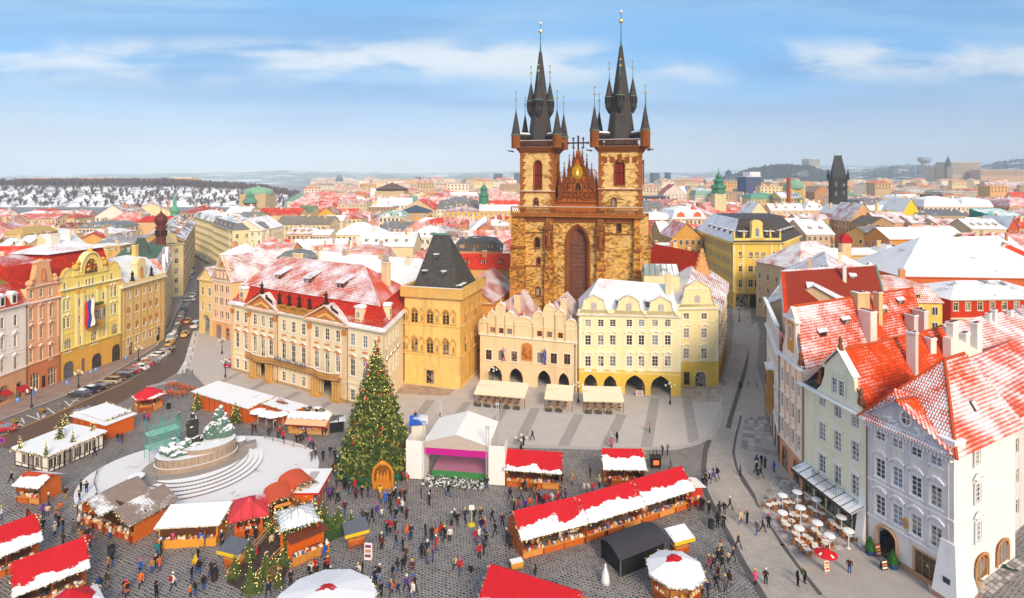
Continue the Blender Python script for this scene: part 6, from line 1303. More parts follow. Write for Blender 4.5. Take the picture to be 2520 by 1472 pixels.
m.pg([lo(VC((41.3,88.4,0))),lo(VC((66,100,0))),lo(VC((66,100,16.8))),lo(VC((41.3,88.4,16.8)))]);r4.pt('side_walls',m,WT);MB().pg([lo(VC((41.3,88.4,16.8))),lo(VC((66,100,16.8))),lo(eb),lo(ea),lo(VC((48.4,108.8,16.8)))]).bd('lower_roof',TK(.3,2),rr4)
MB().tu(lo(eb),lo(rb_),.3,.3,4).bd('verge',Pn('7d9a86'),rr4);MB().tu(lo(ra_),lo(rb_),.2,.2,6).bd('ridge_cap',Ti('cf4a20',.6),rr4)
def on4(s_,t):return lo(ea.lerp(eb,s_).lerp(ra_.lerp(rb_,s_),t))
for s_,t in((.27,.62),(.72,.74)):Sd(rr4,on4(s_,t),lo(eb)-lo(ea),lo(ra_)-lo(ea),1.6,2.8)
p=on4(.62,.72);Cy(rr4,p.x,p.y,p.z-.5,p.z+3.2,.8,.6,Wl('efe6da'))
r5=house('town_house','narrow flag-hung house deeper in the right-hand street',(62,131),(48.6,109.2),16,19.5,24,'side',Wl('dfc9a4'),Ti('a8482c',.7,.34,.42,3),(7,4,1.2,2,4.4,3.8),True,0,2,0,ws=W3)
r6=house('town_house','ochre house deepest on the right of the right-hand street',(76,158),(62.3,131.4),18,18.5,24,'side',Wl('d9b47c'),Ti('a8482c',.7,.34,.42,4),(8,4,1.2,2,3.6,3.8),True,0,2,0,ws=W3)
def pipe(b_,u,z,y=-.14):
 b_.pt('downpipe',MB().tu((u,y,0),(u,y,z),.07,.07,6).bX(u-.12,y-.12,z-.3,u+.12,y+.12,z),Pn('6a5240',.5))
for b_,u,z in((k,k.u(ZX(893,900)),15),(k,k.u(ZX(1505,900)),15),(s,s.L-.4,9.6),(y_,.15,15.6),(n_,.12,15.9),(L1,L1.L-.1,18),(L2,L2.L-.1,17.9),(L3,L3.L-.1,19),(r1,.15,15),(r2,.15,15),(r3,.15,16.8),(r4,.2,20)):pipe(b_,u,z)
SN=lambda u='7a747a',c=.85,s_=.6,sd=0:Sr(u,c,s_,sd)
WN=dict(nx=2,rws=(.66,),tr_='f0e4cc',tw=.12)
def hq(*a_,**k_):return hp(*a_,**k_)
b1=Bld('town_house','orange-red town house with yellow lower storeys and a snowy metal roof',(107,139.5),(135,141));b1.grid([b1.L*(i+.4)/9 for i in Rg(9)],[11.3,7.2,3.2],1.2,2,nx=2,rws=(.66,),tr_='f2d9a8',tw=.14)
m=MB();Gw(m,0,b1.L,9.6,14,b1.holes);b1.pt('upper_wall',m,Wl('c8391a'));b1.front(0,9.6,Wl('e0a52c'));m=MB();She(m,0,b1.L,16,0,14);b1.pt('side_walls',m,Wl('c8391a'));b1.pt('cornice',MB().bX(-.2,-.4,9.3,b1.L,-.02,9.6).bX(-.2,-.5,13.8,b1.L,0,14.1),Wl('efe0c0'))
m=MB();Ro(m,b1.L,16,14.1,17.2,'hip',gm=1,ov=.8);b1.pt('roof',m,[SN('5f6670',.72,.7),Wl('c8391a')]);FT.append((121,148,17))
house('town_house','broad house under a huge steep snow-covered hipped roof behind the orange-red one',(107,158),(150,154),26,16.6,26.2,'hip',Wl('cf6a3a'),SN('7a6a5e',.8,.42),NA,True,0,0,0);FT.append((128,168,26))
house('town_house','long orange house with row of tall windows under white snow roof',(163,247),(199,250),16,17,21.5,'side',Wl('df9a48'),SN('8a8488',.98,.5),(11,3,1.7,2.5,3.4,4.4),True,0,0,0,ws=WN);FT.append((180,256,22))
house('town_house','house with snow-checked red roof carrying a red-capped chimney behind the clean red roof',(83,165),(106,172),18,17,24,'hip',Wl('e2cba4'),Ti('b8452a',.72,.5,.55,3),(5,3,1.1,1.9,4,3.9),True,0,2,1,ws=WN);FT.append((96,178,17))
Tg(MB().bX(-1.4,-1,0,1.4,1,4.2,0).bX(-1.5,-1.1,4.2,1.5,1.1,6,1).lh([(1.5,0),(1.2,.6),(.3,1)],4,(0,0,6),1,R(45)).bd('chimney',[Wl('e2c193'),Pn('b3151a')],NA,G(*ZH(1178,785),19.5)),'stout chimney with bright red metal cap on a snow-checked roof','chimney')
house('town_house','flat-topped plaster house with snow roof between the orange house and red chimney',(97,186),(121,188),12,18.5,20,'side',Wl('e0c08c'),SN('8a8488',1,.5),NA,True,0,1,0)
hq(ZH,1470,1655,770,690,16,'hip','e3c79c',SN('8a8488',1,.6),'small cream house under a pyramid snow roof beside the orange house',D=12,wN=NA)
hq(ZH,1440,1800,920,830,15,'side','d98a4a',SN('8a8488',.98,.6),'low house with flat white snow roof behind the clean red roof',D=10,wN=NA)
house('town_house','white-walled house with pinkish snowy tiles near the right picture edge',(80,98),(108,112),11,13.5,17.5,'side',Wl('e5ddd6'),Ti('d07058',.5,.4,.5,1),(5,3,1.1,1.9,2,3.8),True,0,4,0,cm=Wl('ece6e2'),ws=WN)
house('town_house','low house with red-striped snowy roof adjoining the grey corner house',(61,70),(82,83.5),14,14,18.5,'side',Wl('dfd9d6'),Ti('d8502a',.42,.4,.5,4),(6,3,1.1,1.9,2,3.8),True,0,0,0,ws=WN)
o=Tg(MB().bX(0,0,0,11,1,17.5,0).slab([(0,17.5),(11,17.5),(8,18.6),(1.5,21.5),(0,21.5)],0,1,0).bd('party_wall',[Wl('efe6da')],NA,(61,79.5,0),R(29)),'tall blank cream party wall standing behind the pyramid tiled roof','wall')
for(t_,w_,h_)in((1.5,1.6,5),(5,1.2,3),(8.5,1.4,4)):Cy(o,t_,.5,17,18.5+h_,w_,.9,Wl('efe8e0'))
cp=Bld('corner_palace','large golden yellow corner palace with dark mansard roof and central gable',(74.2,191.8),(90.3,192),'palace');YP=Wl('edc85c',.1)
WP=dict(nx=2,rws=(.66,),tr_='f5e2a0',fm='d9cdb4',tw=.16,gC='4a3c30')
for x,xs_ in((397,1),(470,0),(517,0),(564,0),(638,1)):
 u=cp.u(ZH(x,800))
 for j,(y0,y1)in En(((800,748),(906,855),(1016,958))):z0=cp.z(ZH(x,y0));cp.wN(u,z0,1.55 if xs_==0 else 1.45,cp.z(ZH(x,y1))-z0,aC=.5 if(j==0 and not xs_)else 0,hd_='tri' if xs_ and j==1 else '',**WP)
for x in(405,505,605):cp.wN(cp.u(ZH(x,1100)),.1,4,4.4,nx=2,rws=(.7,),tr_='d9a640',fm='3a2a1e',sl_=NO,gC='1c1814')
cp.front(0,22,YP);wl=[cp.lo(VC(p))for p in((74.2,191.8,0),(90.3,192,0),(108.5,216,0),(112,240,0),(78,240,0),(76.2,229,0))]
m=MB()
for p,q in((1,2),(2,3),(3,4),(4,5),(5,0)):a_,b_=wl[p],wl[q];m.pg([(a_.x,a_.y,0),(b_.x,b_.y,0),(b_.x,b_.y,22),(a_.x,a_.y,22)])
cp.pt('side_walls',m,YP)
for(p,q,n_)in((1,2,9),(5,0,11)):
 a_,b_=wl[p],wl[q];d_=(b_-a_);ang=atan2(d_.y,d_.x);nv=VC((d_.y,-d_.x,0)).normalized()
 for j in Rg(5):
  for i in Rg(n_):P_=a_+d_*((i+.5)/n_)+nv*.17;o=cp.wN(P_.x,1+4.3*j,1.3,2.4 if j else 3,P_.y,NO,**WP);o.rotation_euler[2]=ang
m=MB();Cn(m,0,cp.L,21.3,.7,.9,0,.02,snow=NO);bn_(m,0,cp.L,17.2,.3,.2);bn_(m,0,cp.L,5,.4,.3);bn_(m,0,cp.L,12,.2,.15);cu_=cp.L/2
m.bX(0,-.1,22,cp.L,.4,23.4,0);m.slab([(cu_-2.6,22),(cu_+2.6,22),(cu_+2,24),(cu_+1.7,27.6),(cu_+1.9,28)]+Ar(cu_,28,3.8,1.5,8)[1:-1]+[(cu_-1.9,28),(cu_-1.7,27.6),(cu_-2,24)],-.1,1.6,0);m.slab([(cu_-.6,24),(cu_+.6,24)]+Ar(cu_,26.2,1.2,.6,6),-.14,-.1,2)
for x in(.3,3.6,cp.L-3.6,cp.L-.3):m.lh([(.35,0),(.4,1),(.2,2),(.05,3.2)],6,(x,.1,23.4),0)
for x in(.2,3.3,cp.L-3.3,cp.L-.2):m.bX(x-.4,-.2,5.4,x+.4,.02,21.3,1)
for p,q in((1,2),(5,0)):
 a_,b_=wl[p],wl[q];nv=VC(((b_-a_).y,-(b_-a_).x,0)).normalized()
 for z,o_ in((21.4,.8),(17.2,.25),(5,.3)):k0,k1=a_+nv*o_,b_+nv*o_;m.add([(a_.x,a_.y,z),(b_.x,b_.y,z),(b_.x,b_.y,z+.6),(a_.x,a_.y,z+.6),(k0.x,k0.y,z),(k1.x,k1.y,z),(k1.x,k1.y,z+.6),(k0.x,k0.y,z+.6)],[(0,1,5,4),(4,5,6,7),(7,6,2,3)],0)
cp.pt('mouldings',m,[Wl('f2d67c'),Wl('f5e09a'),GS])
ctr=sum(wl,VC())/6;tp=[VC((*(ctr+(p-ctr)*.66).xy,29.2))for p in wl];m=MB()
for i in Rg(6):j=(i+1)%6;a_,b_=wl[i]+(wl[i]-ctr).normalized()*.9,wl[j]+(wl[j]-ctr).normalized()*.9;m.pg([(a_.x,a_.y,22.1),(b_.x,b_.y,22.1),tp[j],tp[i]],1 if i in(4,5)else 0)
m.pg([tuple(p)for p in tp],2);cr=cp.pt('roof',m,[Sl('4a4038',0),SN('5f6670',.8,.7),Sl('4a4038',.25)])
for(p,q,n_)in((5,0,5),(1,2,5),(0,1,4)):
 for i in Rg(n_):
  f_=(i+.7)/(n_+.4)
  if(p,q)==(0,1)and i in(1,2):f_=(.13,.26,.74,.87)[i]
  elif(p,q)==(0,1):f_=(.13,.26,.74,.87)[i]
  P_=wl[p].lerp(wl[q],f_).lerp(VC((*tp[p].lerp(tp[q],f_).xy,0)),.28);d_=wl[q]-wl[p];MB().bX(-.6,-.4,-.4,.6,1.4,1.3,0).bX(-.75,-.55,1.3,.75,1.6,1.5,1).bX(-.35,-.44,.1,.35,-.4,1.1,2).bd('dormer',[Sl('4a4038'),Sw,GS],cr,(P_.x,P_.y,24.1),atan2(d_.y,d_.x))
FT.append((92,215,26))
h=hq(ZU,800,1010,1240,990,19.5,'front','dba468',Ti('d23608',-.3,.3,.4),'house with a stepped gable and steep vivid orange-red roof behind the arcade houses',D=20,wN=NA,rot=.35,chim=1)
m=MB()
for i in Rg(6):
 t_=i/6;w_=h.L*(1-t_);m.bX(h.L/2-w_/2,-.3,19.5+t_*6.4-.2,h.L/2+w_/2,.4,19.5+(t_+1/6)*6.4)
h.pt('gable',m,Wl('dba468'))
hq(ZU,380,825,1180,1040,18,'side','dcb684',Ti('9a4038',.5,.5,.55,2),'house with checked pink snowy roof beside the church foot',D=12,wN=NA)
hq(ZU,325,540,1035,870,18,'side','d0a060',Ti('8a1f14',.12,.35,.45,1),'house with deep red tiled roof against the church side',D=12,wN=NA)
hq(ZU,470,680,1030,890,19,'shed','c79a5c',SN('7a4a40',.85,.6),'house with snow roof and dark hatches beside the deep red roof',D=10,wN=NA)
hq(ZU,560,910,815,650,20,'front','d8a150',Ti('cf4010',.45,.4,.5,3),'ochre house with orange gabled roof half under snow behind the church',D=18,wN=(5,2,1.2,1.8))
hq(ZU,430,760,760,620,20,'side','c9a468',SN('9aa0a8',1,.7),'ochre house with broad white snow roof right behind the church',D=16,wN=NA)
h=hq(ZU,560,960,590,440,21,'mansard','efc9ae',[SN('a8503c',.9,.6),SN('8a8488',.95,.6)],'pink and white corner house with orange pointed dormer gables',D=22,wN=(8,4,1.2,2.2),near=True,rot=.1)
m=MB()
for x in(.25,.75):Cg(m,h.L*x,3.6,21,24.8)
m.lh([(4,0),(2.8,2.2),(.1,6)],4,(h.L*.72,4,22.5),3,R(45));h.pt('gable',m,[Wl('e8743c'),Wl('f5dcc4'),Sw,Ti('cf4010',.1)])
hq(ZU,960,1160,560,400,20,'side','f0d5a8',Ti('c04a2a',.6,.4,.5,2),'cream street house with scrolled gables running back behind the pink corner house',D=40,wN=(4,4,1.2,2),rot=.9)
hq(ZU,250,555,605,500,20,'mansard','c8452c',SN('9aa0a8',.95,.7),'red-walled house with snow roof and semicircular white dormer behind the church',D=16,wN=(6,3,1.1,1.8))
hq(ZU,240,530,335,322,22,'flat','4a4348',Pn('6b666c'),'dark modern box-shaped department store beyond the church',D=40,wN=NA,chim=0)
hq(ZU,460,720,300,190,24,'front','e3d5c8',Ti('b8351a',.15),'white gabled house with steep red roof beyond the dark box store',D=26,wN=(6,4,1.2,2))
hq(ZU,610,730,300,215,23,'side','ddd0ba',SN('8a8a90',.9),'pale house with snowy roof between red gable and copper-roofed house',D=20,wN=(4,4,1.2,2))
hq(ZU,730,830,290,215,23,'front','d9b070',SN('8a8a90',.5),'ochre gabled house left of the copper-roofed house',D=20,wN=(3,4,1.2,2))
h=hq(ZU,830,1060,320,235,22,'mansard','ecdcc0',[Pn('7fa79c',.6),SN('7fa79c',.6)],'cream house with pale copper roof and small white gables',D=24,wN=(9,3,1.3,2.2),dorm=4)
h=hq(ZU,1060,1190,340,225,21,'front','f0dfae',Pn('4f8a74',.6),'pale yellow scrolled-gable house below the green clock spire',D=20,wN=(4,4,1.2,2.2))
def Sp(px,yb,yt,d,w_,pf,mat,name,label,cat,n=8,zlow=NA,body=NA):
 zb,zt=ZV(yb,d),ZV(yt,d);H_=zt-zb;m=MB();m.lh([(r*w_,z*H_)for r,z in pf],n,(0,0,0),0,R(22.5))
 if body:m.bX(-w_*.9,-w_*.9,-zb,w_*.9,w_*.9,.1,1)
 return Tg(m.bd(name,[mat,body or mat],NA,(XAT(px,d),d,zb)),label,cat)
COP=Pn('3f7f66',.6,.3,.5)
x_,y_b=ZU(1103,300);Sp(x_,y_b,ZU(1100,5)[1],425,4.6,[(1.1,0),(1,.2),(1.25,.22),(1.1,.34),(.7,.36),(.7,.46),(.95,.48),(.6,.58),(.35,.62),(.5,.66),(.3,.76),(.08,.82),(.04,1)],COP,'clock_spire','green copper spire with stacked lanterns beyond the yellow corner palace','spire',body=Wl('dccfa4'))
x_,y_b=ZT(2212,370);Sp(x_,y_b,ZT(2208,180)[1],430,3.6,[(1.2,0),(1,.3),(1.2,.34),(.7,.5),(.7,.6),(.9,.64),(.35,.8),(.06,.86),(.03,1)],COP,'copper_steeple','copper-green church steeple left of the great church','steeple',body=Wl('d9cda8'))
x_,y_b=ZT(1432,262);Sp(x_,y_b,ZT(1432,185)[1],620,17,[(1,0),(1,.15),(1.15,.2),(.7,.45),(.35,.7),(.06,.85),(.02,1)],Sl('6a4a42',.1),'pavilion_roof','brown pointed pavilion roof above distant rooftops','roof',8,body=Wl('c9b08a'))
x_,y_b=ZT(292,290);Sp(x_,y_b,ZT(290,215)[1],800,20,[(1,0),(1,.25),(.95,.45),(.75,.62),(.4,.76),(.12,.82),(.1,.9),(.02,1)],Pn('7fae8c',.6),'copper_dome','pale green dome at the foot of the snowy hill','dome',12,body=Wl('c9a97a'))
x_,y_b=ZA(2422,490);Sp(x_,y_b,ZA(2422,340)[1],640,5.5,[(1.6,0),(1,.25),(.7,.4),(.9,.45),(.3,.62),(.06,.7),(.03,1)],Pn('4f8a70',.6),'turret','small green turret over a red roof below the snowy hill','turret',8,body=Ti('a8341c',.2))
x_,y_b=ZA(1095,590);Sp(x_,y_b,ZA(1095,505)[1],520,5,[(1,0),(.8,.3),(1,.34),(.8,.55),(.3,.75),(.05,.8),(.02,1)],Pn('4a3a38'),'onion_turret','small dark onion turret far left against the snowy hill','turret',8,body=Wl('cdb48a'))
x_,y_b=ZA(1325,570);Sp(x_,y_b,ZA(1325,480)[1],520,4.2,[(1,0),(1,.35),(1.15,.4),(.8,.7),(.2,.85),(.04,.9),(.02,1)],Pn('5f4438'),'bell_turret','white bell turret with brown cap left of the copper spire','turret',8,body=Wl('efe6d8'))
for x in(970,996):
 x_,y_b=ZT(x,205);Sp(x_,y_b,ZT(x,118)[1],2400,10,[(1,0),(1,.4),(1.1,.42),(.5,.6),(.05,1)],Pn('39545e'),'church_spire',('left' if x==970 else 'right')+' of two thin slate spires on the far plain','spire',4,body=Wl('b8a284'))
d=505;px=XAT(2062,d);zp=ZV(ZH(1120,195),d);zt=ZV(ZH(1120,28),d);pw=Th('gothic_gate_tower','black gothic gate tower with steep wedge roof above the snowy roofs','tower',(px,d,0),R(-14));hw=5.9
PS_=Ash('4c4338','191614',1,.5,-.3,7);m=MB();m.bX(-hw,-hw,0,hw,hw,zp-2.2);m.bX(-hw-.9,-hw-.9,zp-2.2,hw+.9,hw+.9,zp-.2)
pwb=m.bd('wall',PS_,pw);m=MB()
for i in Rg(9):
 for s_ in(-1,1):x=-hw-.9+(2*hw+1.8)*i/8;m.bX(x-.35,s_*(hw+.9)-.25,zp-.2,x+.35,s_*(hw+.9)+.25,zp+1);m.bX(s_*(hw+.9)-.25,x-.35,zp-.2,s_*(hw+.9)+.25,x+.35,zp+1)
for z in(zp-9,zp-17):m.bX(-hw-.3,-hw-.3,z,hw+.3,hw+.3,z+.5)
for i in Rg(5):
 x=-hw+(i+.5)*hw*.4
 for z0,z1 in((zp-8.4,zp-2.5),(zp-16.4,zp-9.2)):m.bX(x-.2,-hw-.35,z0,x+.2,-hw,z1)
m.bd('parapet',Pn('2f2a26'),pw)
for s_ in(-1,1):
 for z in(zp-7.5,zp-15.5):MB().slab([(-1.1,0),(1.1,0)]+Ar(0,2.6,2.2,2,8,True),-.02,.1).bd('window',Gl('0c0b0b'),pw,(s_*2.9,-hw-.05,z));MB().slab([(-1.1,0),(1.1,0)]+Ar(0,2.6,2.2,2,8,True),-.02,.1).bd('window',Gl('0c0b0b'),pw,(hw+.05,s_*2.9,z),R(90))
pr=MB().add([(-5.6,-5.6,zp-.2),(5.6,-5.6,zp-.2),(5.6,5.6,zp-.2),(-5.6,5.6,zp-.2),(-2.9,0,zt),(2.9,0,zt)],[(0,1,5,4),(1,2,5),(2,3,4,5),(3,0,4)]).bd('roof',Sl('2b2b2e',-.2),pw);MB().bX(-3.1,-.4,zt-.3,3.1,.4,zt+.3).tu((-2.7,0,zt),(-2.7,0,zt+5),.12,.05,4).tu((2.7,0,zt),(2.7,0,zt+5),.12,.05,4).bd('ridge_cap',Pn('4f7566'),pr)
for sx_ in(-1,1):
 for sy_ in(-1,1):MB().lh([(1.1,0),(1.1,3),(1.2,3.1),(.08,9)],6,(sx_*(hw+.3),sy_*(hw+.3),zp-1)).bd('turret',Pn('262326'),pw)
FT.append((px,d,16))
